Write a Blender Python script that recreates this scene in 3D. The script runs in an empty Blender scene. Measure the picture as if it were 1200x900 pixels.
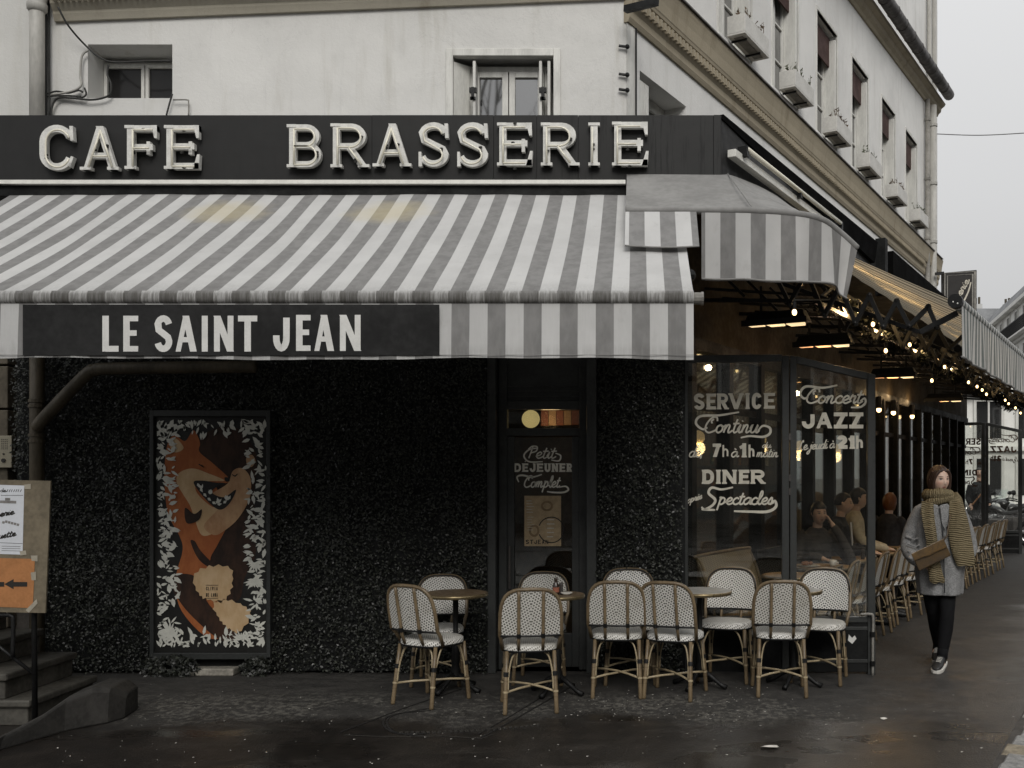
import bpy, bmesh, math, random
from mathutils import Vector, Matrix
from mathutils.geometry import tessellate_polygon
random.seed(7)
R = math.radians
PI = math.pi
sc = bpy.context.scene
COL = sc.collection
# ------------------------------------------------------------------ camera
F, CX, HY, CH = 1150.0, 748.0, 558.0, 1.61      # focal length, principal point, horizon (photo px), eye height
cam_d = bpy.data.cameras.new('camera')
cam = bpy.data.objects.new('camera', cam_d); COL.objects.link(cam)
cam.location = (0, 0, CH); cam.rotation_euler = (R(90), 0, 0)
cam_d.sensor_width = 36; cam_d.lens = F/1200*36
cam_d.shift_x = -(CX-600)/1200; cam_d.shift_y = (HY-450)/1200
cam_d.clip_start = .05; cam_d.clip_end = 3000
sc.camera = cam
# ------------------------------------------------------------------ world, sun, exposure
SUN_EL, SUN_AZ = 36, 172          # degrees; azimuth measured clockwise from +Y
world = bpy.data.worlds.new('World'); sc.world = world; world.use_nodes = True
nt = world.node_tree; nt.nodes.clear()
out = nt.nodes.new('ShaderNodeOutputWorld'); bg = nt.nodes.new('ShaderNodeBackground')
sky = nt.nodes.new('ShaderNodeTexSky'); sky.sky_type = 'NISHITA'; sky.sun_disc = False
sky.sun_elevation = R(SUN_EL); sky.sun_rotation = R(SUN_AZ); sky.dust_density = 4; sky.air_density = 1.2
hs = nt.nodes.new('ShaderNodeHueSaturation'); hs.inputs['Saturation'].default_value = .08
mx = nt.nodes.new('ShaderNodeMix'); mx.data_type = 'RGBA'; mx.inputs[0].default_value = .88
# the cloud layer: brighter overhead than near the horizon, as under any overcast
tc = nt.nodes.new('ShaderNodeTexCoord'); sp_ = nt.nodes.new('ShaderNodeSeparateXYZ'); nt.links.new(tc.outputs['Generated'], sp_.inputs[0])
mr_ = nt.nodes.new('ShaderNodeMapRange'); nt.links.new(sp_.outputs[2], mr_.inputs[0]); mr_.inputs[1].default_value=0; mr_.inputs[2].default_value=1; mr_.inputs[3].default_value=.8; mr_.inputs[4].default_value=2.0
nz_ = nt.nodes.new('ShaderNodeTexNoise'); nz_.inputs['Scale'].default_value = 2.2; nz_.inputs['Detail'].default_value = 4; nt.links.new(tc.outputs['Generated'], nz_.inputs['Vector'])
m1_ = nt.nodes.new('ShaderNodeMath'); m1_.operation='MULTIPLY_ADD'; nt.links.new(nz_.outputs['Fac'], m1_.inputs[0]); m1_.inputs[1].default_value=.16; m1_.inputs[2].default_value=.92
m2_ = nt.nodes.new('ShaderNodeMath'); m2_.operation='MULTIPLY'; nt.links.new(mr_.outputs[0], m2_.inputs[0]); nt.links.new(m1_.outputs[0], m2_.inputs[1])
vm_ = nt.nodes.new('ShaderNodeVectorMath'); vm_.operation='SCALE'; vm_.inputs[0].default_value=(6.3, 6.33, 6.38); nt.links.new(m2_.outputs[0], vm_.inputs['Scale'])
nt.links.new(vm_.outputs[0], mx.inputs[7])
nt.links.new(sky.outputs[0], hs.inputs['Color']); nt.links.new(hs.outputs[0], mx.inputs[6])
nt.links.new(mx.outputs[2], bg.inputs[0]); nt.links.new(bg.outputs[0], out.inputs[0])
bg.inputs[1].default_value = .09
sl = bpy.data.lights.new('sun', 'SUN'); sl.energy = 1.5; sl.angle = R(28); sl.color = (1, .965, .91)
so = bpy.data.objects.new('sun', sl); COL.objects.link(so)
el, az = R(SUN_EL), R(SUN_AZ)
sdir = Vector((math.sin(az)*math.cos(el), math.cos(az)*math.cos(el), math.sin(el)))   # towards the sun
so.rotation_euler = sdir.to_track_quat('Z', 'Y').to_euler(); so.location = sdir*30
sc.view_settings.view_transform = 'Standard'; sc.view_settings.look = 'None'
sc.view_settings.exposure = .12; sc.view_settings.gamma = 1

# ------------------------------------------------------------------ geometry of the place
def W(px, py, Y):
    return Vector(((px-CX)*Y/F, Y, CH+(HY-py)*Y/F))
def G(px, py, z=0):
    Y = F*(CH-z)/(py-HY); return Vector(((px-CX)*Y/F, Y, z))
def ZP(py, Y): return CH+(HY-py)*Y/F
def XP(px, Y): return (px-CX)*Y/F
WY = 8.1                                   # plane of the front wall
C0 = Vector((-.092, WY, 0))                # corner of the building
_d = Vector((612, 1150, 0)).normalized()   # the side street runs this way
_n = Vector((_d.y, -_d.x, 0))              # out of the side wall
SIDE_ANG = math.atan2(_d.y, _d.x)
def S(t, q, z): return Vector((C0.x+_d.x*t+_n.x*q, C0.y+_d.y*t+_n.y*q, z))
def TS(px, q):                             # t on the side plane at offset q seen at photo column px
    r = (px-CX)/F; ax = C0.x+_n.x*q; ay = C0.y+_n.y*q
    return (r*ay-ax)/(_d.x-r*_d.y)
def ZS(px, py, q):
    t = TS(px, q); return ZP(py, S(t, q, 0).y)

# ------------------------------------------------------------------ objects
def tag(o, label=None, cat=None, group=None, kind=None):
    if label: o['label'] = label
    if cat: o['category'] = cat
    if group: o['group'] = group
    if kind: o['kind'] = kind
    return o
def thing(name, loc=(0,0,0), label=None, cat=None, group=None, kind=None, rz=0):
    o = bpy.data.objects.new(name, None); COL.objects.link(o)
    o.location = loc; o.rotation_euler = (0,0,rz); o.empty_display_size = .1
    return tag(o, label, cat, group, kind)
def copy_tree(o, parent=None):
    c = o.copy(); COL.objects.link(c); c.parent = parent
    for ch in [x for x in o.children]: copy_tree(ch, c)
    return c
def origin_of(p):
    v = Vector((0,0,0))
    while p is not None:
        v = v+Vector(p.location); p = p.parent
    return v
class MB:
    def __init__(s): s.v=[]; s.f=[]; s.m=[]; s.st=[]; s.mi=0; s.sm=[]; s.smooth=False
    def _a(s, pts, faces, st=None):
        b=len(s.v); s.v += [tuple(p) for p in pts]
        s.st += (list(st) if st is not None else [(0,0,0)]*len(pts))
        for f in faces: s.f.append([b+i for i in f]); s.m.append(s.mi); s.sm.append(s.smooth)
    def hexa(s, p):   # 8 points: bottom ring 0-3, top ring 4-7
        s._a(p, [(3,2,1,0),(4,5,6,7),(0,1,5,4),(1,2,6,5),(2,3,7,6),(3,0,4,7)])
    def box(s, x0,x1,y0,y1,z0,z1):
        s.hexa([(x0,y0,z0),(x1,y0,z0),(x1,y1,z0),(x0,y1,z0),(x0,y0,z1),(x1,y0,z1),(x1,y1,z1),(x0,y1,z1)])
    def sbox(s, t0,t1,q0,q1,z0,z1):
        s.hexa([S(t0,q0,z0),S(t0,q1,z0),S(t1,q1,z0),S(t1,q0,z0),S(t0,q0,z1),S(t0,q1,z1),S(t1,q1,z1),S(t1,q0,z1)])
    def obox(s, c, size, M=None):
        hx,hy,hz=[a/2 for a in size]; M = M or Matrix.Identity(3); c=Vector(c)
        s.hexa([c+M@Vector(p) for p in ((-hx,-hy,-hz),(hx,-hy,-hz),(hx,hy,-hz),(-hx,hy,-hz),(-hx,-hy,hz),(hx,-hy,hz),(hx,hy,hz),(-hx,hy,hz))])
    def bar(s, a, b, w, h=None):
        a=Vector(a); b=Vector(b); h=h or w; d=(b-a); L=d.length
        q=d.to_track_quat('Z','Y').to_matrix(); s.obox((a+b)/2,(w,h,L),q)
    def quad(s, a,b,c,d, st=None): s._a([a,b,c,d], [(0,1,2,3)], st)
    def poly(s, pts, depth):     # flat polygon plus a depth vector
        n=len(pts); dv=Vector(depth); p=[Vector(q) for q in pts]
        s._a(p+[q+dv for q in p], [list(range(n)), list(range(2*n-1,n-1,-1))]+[(i,n+i,n+(i+1)%n,(i+1)%n) for i in range(n)])
    def loft(s, rings, caps=True, closed_ring=True, st=None):
        n=len(rings[0]); k=len(rings); pts=[p for r in rings for p in r]; fs=[]
        for j in range(k-1):
            for i in range(n if closed_ring else n-1):
                a=j*n+i; b=j*n+(i+1)%n; fs.append((a,b,b+n,a+n))
        if caps and closed_ring: fs.append(list(range(n-1,-1,-1))); fs.append([(k-1)*n+i for i in range(n)])
        s._a(pts, fs, st)
    def tube(s, pts, r, n=8, caps=True, flat=1.0, closed=False):
        pts=[Vector(p) for p in pts]; k=len(pts)
        rs = r if isinstance(r,(list,tuple)) else [r]*k
        rings=[]; up=None
        for i in range(k):
            if closed: t=pts[(i+1)%k]-pts[i-1]
            else: t=(pts[min(i+1,k-1)]-pts[max(i-1,0)])
            if t.length<1e-9: t=Vector((0,0,1))
            t.normalize()
            if up is None:
                up = Vector((0,0,1)) if abs(t.z)<.9 else Vector((0,1,0))
            x=(up-t*up.dot(t))
            if x.length<1e-6: x=t.orthogonal()
            x.normalize(); up=x; y=t.cross(x)
            rings.append([pts[i]+(x*math.cos(2*PI*j/n)+y*math.sin(2*PI*j/n)*flat)*rs[i] for j in range(n)])
        if closed: rings.append(rings[0]); caps=False
        s.loft(rings, caps)
    def sphere(s, c, r, n=10, k=7, sc=(1,1,1)):
        c=Vector(c); rings=[]
        for j in range(k+1):
            a=-PI/2+PI*j/k; cr=max(math.cos(a),.02)
            rings.append([c+Vector((math.cos(2*PI*i/n)*cr*r*sc[0], math.sin(2*PI*i/n)*cr*r*sc[1], math.sin(a)*r*sc[2])) for i in range(n)])
        s.loft(rings)
    def cyl(s, c, r, z0, z1, n=16, r1=None):
        r1 = r if r1 is None else r1
        s.loft([[Vector((c[0]+math.cos(2*PI*i/n)*rr, c[1]+math.sin(2*PI*i/n)*rr, z)) for i in range(n)] for rr,z in ((r,z0),(r1,z1))])
    def lathe(s, prof, c=(0,0,0), n=24):
        s.loft([[Vector((c[0]+math.cos(2*PI*i/n)*max(r,.0005), c[1]+math.sin(2*PI*i/n)*max(r,.0005), c[2]+z)) for i in range(n)] for r,z in prof])
    def ribbon(s, pts2, w, mp, depth, ends=True):
        """flat stroke: pts2 in plane units, mp(x,y)->world, depth vector towards the viewer"""
        p=[Vector((a,b)) for a,b in pts2]; k=len(p); L=[]; Rr=[]
        ws = w if isinstance(w,(list,tuple)) else [w]*k
        for i in range(k):
            t=p[min(i+1,k-1)]-p[max(i-1,0)]
            if t.length<1e-9: t=Vector((1,0))
            t.normalize(); nn=Vector((-t.y,t.x)); m=1.0
            if 0<i<k-1:
                a=(p[i]-p[i-1]); 
                if a.length>1e-9:
                    a.normalize(); m=1/max(.5,abs(a.dot(t)))
            L.append(p[i]+nn*ws[i]/2*m); Rr.append(p[i]-nn*ws[i]/2*m)
        dv=Vector(depth); pts=[]; fs=[]
        for i in range(k):
            a=mp(*L[i]); b=mp(*Rr[i]); pts += [a, b, a+dv, b+dv]
        for i in range(k-1):
            o=4*i; n=o+4
            fs += [(o+2,o+3,n+3,n+2),(o,o+2,n+2,n),(o+3,o+1,n+1,n+3)]
        fs += [(0,1,3,2),(4*(k-1),4*(k-1)+2,4*(k-1)+3,4*(k-1)+1)]
        s._a(pts, fs)
    def build(s, name, mat, parent=None, local=False, bevel=0, smooth=None, st=False):
        me=bpy.data.meshes.new(name)
        off = Vector((0,0,0)) if (local or parent is None) else origin_of(parent)
        me.from_pydata([(x-off.x,y-off.y,z-off.z) for x,y,z in s.v], [], s.f)
        for m in (mat if isinstance(mat,(list,tuple)) else [mat]): me.materials.append(m)
        if len(me.materials)>1: me.polygons.foreach_set('material_index', s.m)
        if smooth is None: me.polygons.foreach_set('use_smooth', s.sm)
        else: me.polygons.foreach_set('use_smooth', [smooth]*len(s.f))
        if st:
            at=me.attributes.new('st','FLOAT_VECTOR','POINT')
            at.data.foreach_set('vector', [c for t in s.st for c in t])
        me.update()
        o=bpy.data.objects.new(name, me); COL.objects.link(o)
        if parent is not None: o.parent=parent
        if bevel:
            b=o.modifiers.new('bevel','BEVEL'); b.width=bevel; b.segments=2; b.limit_method='ANGLE'
        return o
def catmull(pts, n=6, closed=False):
    pts=[Vector(p) for p in pts]; k=len(pts); res=[]
    for i in range(k if closed else k-1):
        if closed: p0,p1,p2,p3=pts[i-1],pts[i],pts[(i+1)%k],pts[(i+2)%k]
        else: p0,p1,p2,p3=pts[max(i-1,0)],pts[i],pts[i+1],pts[min(i+2,k-1)]
        for j in range(n):
            t=j/n; res.append(.5*((2*p1)+(p2-p0)*t+(2*p0-5*p1+4*p2-p3)*t*t+(3*p1-p0-3*p2+p3)*t**3))
    if not closed: res.append(pts[-1])
    return res
def frnd(a,b): return random.uniform(a,b)

# ------------------------------------------------------------------ materials
class NT:
    def __init__(s, name):
        s.mat=bpy.data.materials.new(name); s.mat.use_nodes=True; s.t=s.mat.node_tree
        s.b=s.t.nodes['Principled BSDF']; s.out=s.t.nodes['Material Output']
    def n(s, ty, **kw):
        x=s.t.nodes.new(ty)
        for k,v in kw.items(): setattr(x,k,v)
        return x
    def l(s, a, b): s.t.links.new(a,b)
    def val(s, x, inp):
        if isinstance(x,(int,float)): inp.default_value=x
        elif isinstance(x,(tuple,list)): inp.default_value=tuple(x)+((1,) if len(inp.default_value)==4 and len(x)==3 else ())
        else: s.l(x, inp)
    def m(s, op, a, b=None, c=None, clamp=False):
        x=s.n('ShaderNodeMath', operation=op, use_clamp=clamp); s.val(a,x.inputs[0])
        if b is not None: s.val(b,x.inputs[1])
        if c is not None: s.val(c,x.inputs[2])
        return x.outputs[0]
    def mix(s, f, a, b, blend='MIX'):
        x=s.n('ShaderNodeMix', data_type='RGBA', blend_type=blend); s.val(f,x.inputs[0]); s.val(a,x.inputs[6]); s.val(b,x.inputs[7]); return x.outputs[2]
    def coord(s, which='Object'): return s.n('ShaderNodeTexCoord').outputs[which]
    def wpos(s): return s.n('ShaderNodeNewGeometry').outputs['Position']
    def st(s): return s.n('ShaderNodeAttribute', attribute_name='st').outputs['Vector']
    def sep(s, v):
        x=s.n('ShaderNodeSeparateXYZ'); s.l(v,x.inputs[0]); return x.outputs
    def comb(s,x,y,z):
        c=s.n('ShaderNodeCombineXYZ'); s.val(x,c.inputs[0]); s.val(y,c.inputs[1]); s.val(z,c.inputs[2]); return c.outputs[0]
    def noise(s, v, scale, detail=4, rough=.55, sc=None, dist=0):
        if sc:
            mp=s.n('ShaderNodeMapping'); s.l(v,mp.inputs[0]); mp.inputs['Scale'].default_value=sc; v=mp.outputs[0]
        x=s.n('ShaderNodeTexNoise'); s.l(v,x.inputs['Vector']); x.inputs['Scale'].default_value=scale; x.inputs['Detail'].default_value=detail
        x.inputs['Roughness'].default_value=rough; x.inputs['Distortion'].default_value=dist; return x.outputs['Fac']
    def voro(s, v, scale, feature='F1'):
        x=s.n('ShaderNodeTexVoronoi', feature=feature); s.l(v,x.inputs['Vector']); x.inputs['Scale'].default_value=scale; return x.outputs
    def ramp(s, f, a, b, lo=0., hi=1.):
        x=s.n('ShaderNodeMapRange', interpolation_type='SMOOTHSTEP'); s.val(f,x.inputs[0]); x.inputs[1].default_value=a; x.inputs[2].default_value=b; x.inputs[3].default_value=lo; x.inputs[4].default_value=hi
        return x.outputs[0]
    def bump(s, h, strength=.3, dist=.01):
        x=s.n('ShaderNodeBump'); s.val(h,x.inputs['Height']); x.inputs['Strength'].default_value=strength; x.inputs['Distance'].default_value=dist
        s.l(x.outputs[0], s.b.inputs['Normal']); return x
    def set(s, col=None, rough=None, spec=None, metal=None):
        if col is not None: s.val(col, s.b.inputs['Base Color'])
        if rough is not None: s.val(rough, s.b.inputs['Roughness'])
        if spec is not None: s.val(spec, s.b.inputs['Specular IOR Level'])
        if metal is not None: s.val(metal, s.b.inputs['Metallic'])
        return s.mat
MATS={}
def pm(name, col, rough=.6, spec=.4, metal=0, var=.25, scale=6, bump=.15, bscale=60, detail=5, aniso=None, bdist=.004, space='Object'):
    """plain procedural material: noisy colour, noisy roughness, fine relief"""
    if name in MATS: return MATS[name]
    k=NT(name); v=k.coord(space)
    f=k.noise(v, scale, detail, sc=aniso); f2=k.noise(v, scale*7.3, 3, sc=aniso)
    f=k.m('ADD', k.m('MULTIPLY', f,.65), k.m('MULTIPLY', f2,.35))
    f=k.ramp(f,.32,.68)
    a=tuple(c*(1-var) for c in col); b=tuple(min(c*(1+var),.95) for c in col)
    k.set(k.mix(f,a,b), k.ramp(f,0,1,min(rough+.08,1),max(rough-.1,.03)), spec, metal)
    if bump: k.bump(k.noise(v,bscale,4,sc=aniso), bump, bdist)
    MATS[name]=k.mat; return k.mat
def emis(name, col, s):
    if name in MATS: return MATS[name]
    k=NT(name); k.set(tuple(min(c,.8) for c in col),.4); k.b.inputs['Emission Color'].default_value=(*col,1); k.b.inputs['Emission Strength'].default_value=s
    MATS[name]=k.mat; return k.mat
def glass_mat(name, tint=(.86,.9,.88), refl=.9, rough=.02, dirt=.12, fm=1.7):
    k=NT(name); tr=k.n('ShaderNodeBsdfTransparent'); gl=k.n('ShaderNodeBsdfGlossy'); df=k.n('ShaderNodeBsdfDiffuse')
    tr.inputs[0].default_value=(*tint,1); gl.inputs['Roughness'].default_value=rough; gl.inputs[0].default_value=(refl,refl,refl,1)
    df.inputs[0].default_value=(.35,.34,.31,1)
    fr=k.n('ShaderNodeFresnel'); fr.inputs[0].default_value=1.5
    m1=k.n('ShaderNodeMixShader'); k.l(k.m('MULTIPLY',fr.outputs[0],fm,clamp=True),m1.inputs[0]); k.l(tr.outputs[0],m1.inputs[1]); k.l(gl.outputs[0],m1.inputs[2])
    v=k.coord(); d=k.ramp(k.noise(v,1.7,6,.65),.42,.8,0,dirt)
    m2=k.n('ShaderNodeMixShader'); k.l(d,m2.inputs[0]); k.l(m1.outputs[0],m2.inputs[1]); k.l(df.outputs[0],m2.inputs[2])
    k.l(m2.outputs[0],k.out.inputs[0]); return k.mat

def stucco_mat(name, col, streak=.5, warm=(.40,.38,.32)):
    k=NT(name); v=k.wpos()
    big=k.noise(v,.7,5,.6); mid=k.noise(v,3.2,5,.6); st=k.noise(v,2.2,6,.6,sc=(3.0,3.0,.35))
    c=k.mix(k.ramp(big,.3,.7), tuple(x*.90 for x in col), tuple(min(1,x*1.05) for x in col))
    c=k.mix(k.ramp(mid,.45,.75,0,.35), c, tuple(x*.80 for x in col))
    c=k.mix(k.ramp(st,.52,.78,0,streak), c, warm)
    pat=k.ramp(k.voro(v,1.3)[1] if False else k.noise(v,1.1,2,.3),.62,.66,0,.18)
    c=k.mix(pat, c, tuple(min(1,x*1.12) for x in col))
    hr=k.noise(v,1.6,7,.8,dist=1.5); ck=k.ramp(k.m('ABSOLUTE',k.m('SUBTRACT',hr,.5)),.006,.0,0,.35); c=k.mix(k.m('MULTIPLY',ck,k.ramp(k.noise(v,.8,3),.5,.62)),c,tuple(x*.45 for x in col))
    dr=k.noise(v,5,5,.7,sc=(5,5,.22)); c=k.mix(k.m('MULTIPLY',k.ramp(dr,.58,.74,0,.35),k.ramp(big,.4,.6)),c,tuple(x*.62 for x in col))
    k.set(c,.85,.25)
    k.bump(k.m('ADD',k.noise(v,45,6,.7),k.m('MULTIPLY',k.noise(v,6,3),1.2)),.35,.008)
    return k.mat

M_wall = stucco_mat('stucco_cream',(.69,.684,.66),.45)
M_wall2 = stucco_mat('stucco_grey',(.60,.595,.57),.3)
M_side = stucco_mat('stucco_side',(.74,.735,.715),.3)
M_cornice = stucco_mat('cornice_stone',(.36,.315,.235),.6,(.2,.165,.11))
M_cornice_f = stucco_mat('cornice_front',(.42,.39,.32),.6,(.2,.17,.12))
M_frame = pm('white_joinery',(.60,.595,.56),.5,var=.14,scale=14,bump=.2,bscale=30,aniso=(1,1,.2))
M_pane = None
k=NT('dark_pane'); v=k.coord(); k.set(k.mix(k.noise(v,3,3),(.012,.013,.014),(.03,.03,.03)),.03,1.0); k.b.inputs['IOR'].default_value=2.1; k.bump(k.noise(v,1.2,2),.03,.02); M_pane=k.mat
k=NT('dim_pane'); k.set(k.mix(k.noise(k.coord(),3,3),(.010,.010,.011),(.025,.024,.023)),.12,.25); M_paned=k.mat
M_curtain = pm('red_blind',(.055,.026,.021),.8,bump=.3,bscale=20)
M_black = pm('black_paint',(.009,.0095,.0095),.65,.18,var=.5,scale=5,bump=.12,bscale=40)
M_blackmetal = pm('black_iron',(.008,.008,.008),.5,.3,metal=.0,var=.5,scale=20,bump=.25,bscale=90)
M_zinc = pm('zinc_gutter',(.075,.068,.064),.55,.4,metal=.35,var=.35,scale=9,bump=.3)
M_pipe = pm('grey_pipe',(.40,.39,.36),.55,var=.18,scale=6,bump=.2,aniso=(1,1,.3))
M_brownpipe = pm('brown_pipe',(.075,.062,.042),.55,.35,var=.35,scale=7,bump=.25,aniso=(1,1,.3))
M_cable = pm('cable_rubber',(.03,.03,.028),.6,bump=0)
M_grey = pm('weathered_grey',(.22,.21,.19),.7,var=.3)
M_white = pm('white_enamel',(.72,.71,.66),.35,.5,var=.12,scale=15,bump=.1)

# asphalt and wet pavement
def ground_mat():
    k=NT('wet_pavement'); v=k.wpos(); X,Y,Z=k.sep(v)
    ag=k.voro(v,95)[0]; fine=k.noise(v,160,3,.7); mid=k.noise(v,7,6,.65); big=k.noise(v,.9,4,.6)
    worn=k.noise(v,19,6,.75,sc=(1,.8,1)); edge=k.noise(v,1.3,4,.6)
    # wet zone away from the wall: beyond the awning's drip line
    drip=k.m('ADD', Y, k.m('MULTIPLY', k.m('SUBTRACT', edge,.5),1.3))
    wetf=k.ramp(drip,6.75,6.15)                       # 1 in the wet foreground
    q=k.m('ADD', k.m('MULTIPLY',k.m('SUBTRACT',X,C0.x),_n.x), k.m('MULTIPLY',k.m('SUBTRACT',Y,C0.y),_n.y))
    wets=k.ramp(k.m('ADD',q,k.m('MULTIPLY',k.m('SUBTRACT',edge,.5),1.6)),1.9,2.7)
    wet=k.m('MAXIMUM', wetf, k.m('MULTIPLY',wets,.85))
    dry=k.mix(k.ramp(mid,.3,.7),(.020,.0185,.0165),(.036,.033,.029))
    speck=k.ramp(k.m('MULTIPLY',worn,k.ramp(big,.35,.6,.85,1.1)),.50,.62)
    band=k.m('MULTIPLY',k.ramp(Y,6.0,6.6),k.ramp(Y,7.5,6.9))
    dry=k.mix(k.m('MULTIPLY',speck,k.m('MULTIPLY',band,.8)),dry,(.13,.122,.105))
    dry=k.mix(k.ramp(fine,.60,.72,0,.35),dry,(.09,.083,.072))
    wetc=k.mix(k.ramp(mid,.35,.7),(.010,.0085,.0072),(.022,.018,.015))
    wetc=k.mix(k.ramp(fine,.64,.74,0,.3),wetc,(.06,.05,.04))
    c=k.mix(wet,dry,wetc)
    wetc=k.mix(k.m('MULTIPLY',wets,k.ramp(Y,5.6,7.6,.25,1)),wetc,k.mix(k.ramp(mid,.35,.7),(.036,.033,.030),(.062,.057,.052)))  # paler grey on the side pavement, its sheen put into the colour
    c=k.mix(wet,dry,wetc)
    # dried smears
    sm=k.noise(v,3.0,5,.7,sc=(.35,1.3,1),dist=.6)
    c=k.mix(k.ramp(sm,.54,.70,0,.38),c,(.065,.059,.052))
    dk=k.noise(v,5.5,6,.75,sc=(.6,1,1)); c=k.mix(k.ramp(dk,.52,.64,0,.6),c,(.012,.011,.010))
    tr=k.noise(v,38,5,.8); c=k.mix(k.ramp(tr,.58,.70,0,.4),c,(.075,.069,.060))
    pud=k.ramp(k.noise(v,1.1,4,.55,sc=(.7,1.3,1)),.50,.62)
    rdry=k.ramp(mid,.3,.7,.72,.9); rwet=k.mix(pud,(.38,)*3,(.19,)*3)
    r=k.mix(wet,k.comb(rdry,rdry,rdry),rwet); rs=k.sep(r)[0]
    k.set(c,rs,.55)
    h=k.m('ADD',k.m('MULTIPLY',ag,.8),k.m('MULTIPLY',worn,.7))
    b=k.bump(h,.5,.004); k.l(k.m('SUBTRACT',.55,k.m('MULTIPLY',k.m('MULTIPLY',pud,wet),.40)),b.inputs['Strength'])
    return k.mat
M_ground=ground_mat()
# ------------------------------------------------------------------ lettering
def arc(cx,cy,rx,ry,a0,a1,n=10): return [(cx+rx*math.cos(R(a0+(a1-a0)*i/n)), cy+ry*math.sin(R(a0+(a1-a0)*i/n))) for i in range(n+1)]
# each stroke: ('l', pts) straight, ('c', pts) curved ribbon ; unit box, y up. third item: weight factor
def caps(ch):
    L={}
    if ch=='A': return [('d',[(0,0),(.5,1)],.75),('d',[(1,0),(.5,1)],1),('l',[(.2,.3),(.8,.3)],.8)]
    if ch=='B': return [('v',[(0,0),(0,1)],1),('c',[(0,1),(.5,1)]+arc(.55,.76,.38,.24,90,-90)+[(0,.52)],.85),('c',[(0,.52),(.5,.52)]+arc(.58,.26,.42,.26,90,-90)+[(0,0)],.85)]
    if ch=='C': return [('c',arc(.5,.66,.5,.34,20,180)+arc(.5,.34,.5,.34,180,340),1)]
    if ch=='D': return [('v',[(0,0),(0,1)],1),('c',[(0,1),(.4,1)]+arc(.45,.6,.55,.4,90,0)+arc(.45,.4,.55,.4,0,-90)+[(0,0)],.95)]
    if ch=='E': return [('v',[(0,0),(0,1)],1),('l',[(0,1),(1,1)],.85),('l',[(0,.52),(.82,.52)],.85),('l',[(0,0),(1,0)],.85)]
    if ch=='F': return [('v',[(0,0),(0,1)],1),('l',[(0,1),(1,1)],.85),('l',[(0,.5),(.82,.5)],.85)]
    if ch=='I': return [('v',[(.5,0),(.5,1)],1)]
    if ch=='J': return [('c',[(1,1),(1,.34)]+arc(.5,.34,.5,.34,0,-180)+[(0,.42)],1)]
    if ch=='L': return [('v',[(0,0),(0,1)],1),('l',[(0,0),(1,0)],.9)]
    if ch=='N': return [('v',[(0,0),(0,1)],.9),('d',[(1,0),(0,1)],1),('v',[(1,0),(1,1)],.9)]
    if ch=='O': return [('c',arc(.5,.66,.5,.34,0,180)+arc(.5,.34,.5,.34,180,360),1)]
    if ch=='R': return [('v',[(0,0),(0,1)],1),('c',[(0,1),(.5,1)]+arc(.55,.74,.42,.26,90,-90)+[(0,.48)],.85),('d',[(1,0),(.45,.48)],1)]
    if ch=='S': return [('c',arc(.5,.75,.5,.25,15,180,9)[0:9]+[(.1,.62),(.5,.5),(.9,.38)]+arc(.5,.25,.5,.25,0,-165,10),1)]
    if ch=='T': return [('v',[(.5,0),(.5,1)],1),('l',[(0,1),(1,1)],.9)]
    if ch=='U': return [('c',[(0,1),(0,.34)]+arc(.5,.34,.5,.34,180,360)+[(1,.34),(1,1)],1)]
    if ch=='V': return [('d',[(.5,0),(0,1)],1),('d',[(.5,0),(1,1)],1)]
    if ch=='P': return [('v',[(0,0),(0,1)],1),('c',[(0,1),(.5,1)]+arc(.55,.74,.42,.26,90,-90)+[(0,.48)],.85)]
    if ch=='Z': return [('l',[(0,1),(1,1)],.9),('d',[(.08,0),(.92,1)],1),('l',[(0,0),(1,0)],.9)]
    if ch=='h': return [('v',[(0,0),(0,1)],1),('c',[(0,.42)]+arc(.5,.42,.5,.24,180,0)+[(1,.4),(1,0)],1)]
    if ch=='1': return [('v',[(.6,0),(.6,1)],1),('l',[(.6,.95),(.1,.72)],.8)]
    if ch=='2': return [('c',arc(.5,.72,.45,.28,170,-20,9)+[(.7,.45),(.05,.06)],1),('l',[(0,0),(1,0)],.9)]
    if ch=='7': return [('l',[(0,1),(1,1)],.9),('d',[(.32,0),(.95,1)],1)]
    if ch=='a': return [('c',arc(.5,.3,.42,.3,0,360,14),1),('v',[(.95,0),(.95,.62)],1)]
    return []
def serifs(ch):
    D={'A':[(.0,0),(1,0)],'B':[(0,0,-1),(0,1,-1)],'C':[],'D':[(0,0,-1),(0,1,-1)],'E':[(0,0,-1),(0,1,-1)],'F':[(0,0),(0,1,-1)],'I':[(.5,0),(.5,1)],
       'R':[(0,0),(0,1,-1),(1,0)],'S':[],'N':[(0,0),(0,1),(1,1)],'U':[(0,1),(1,1)],'V':[(0,1),(1,1)],'J':[(1,1,-1)],'h':[(0,0),(1,0),(0,1,-1)],'1':[(.6,0)]}
    return D.get(ch,[])
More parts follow.
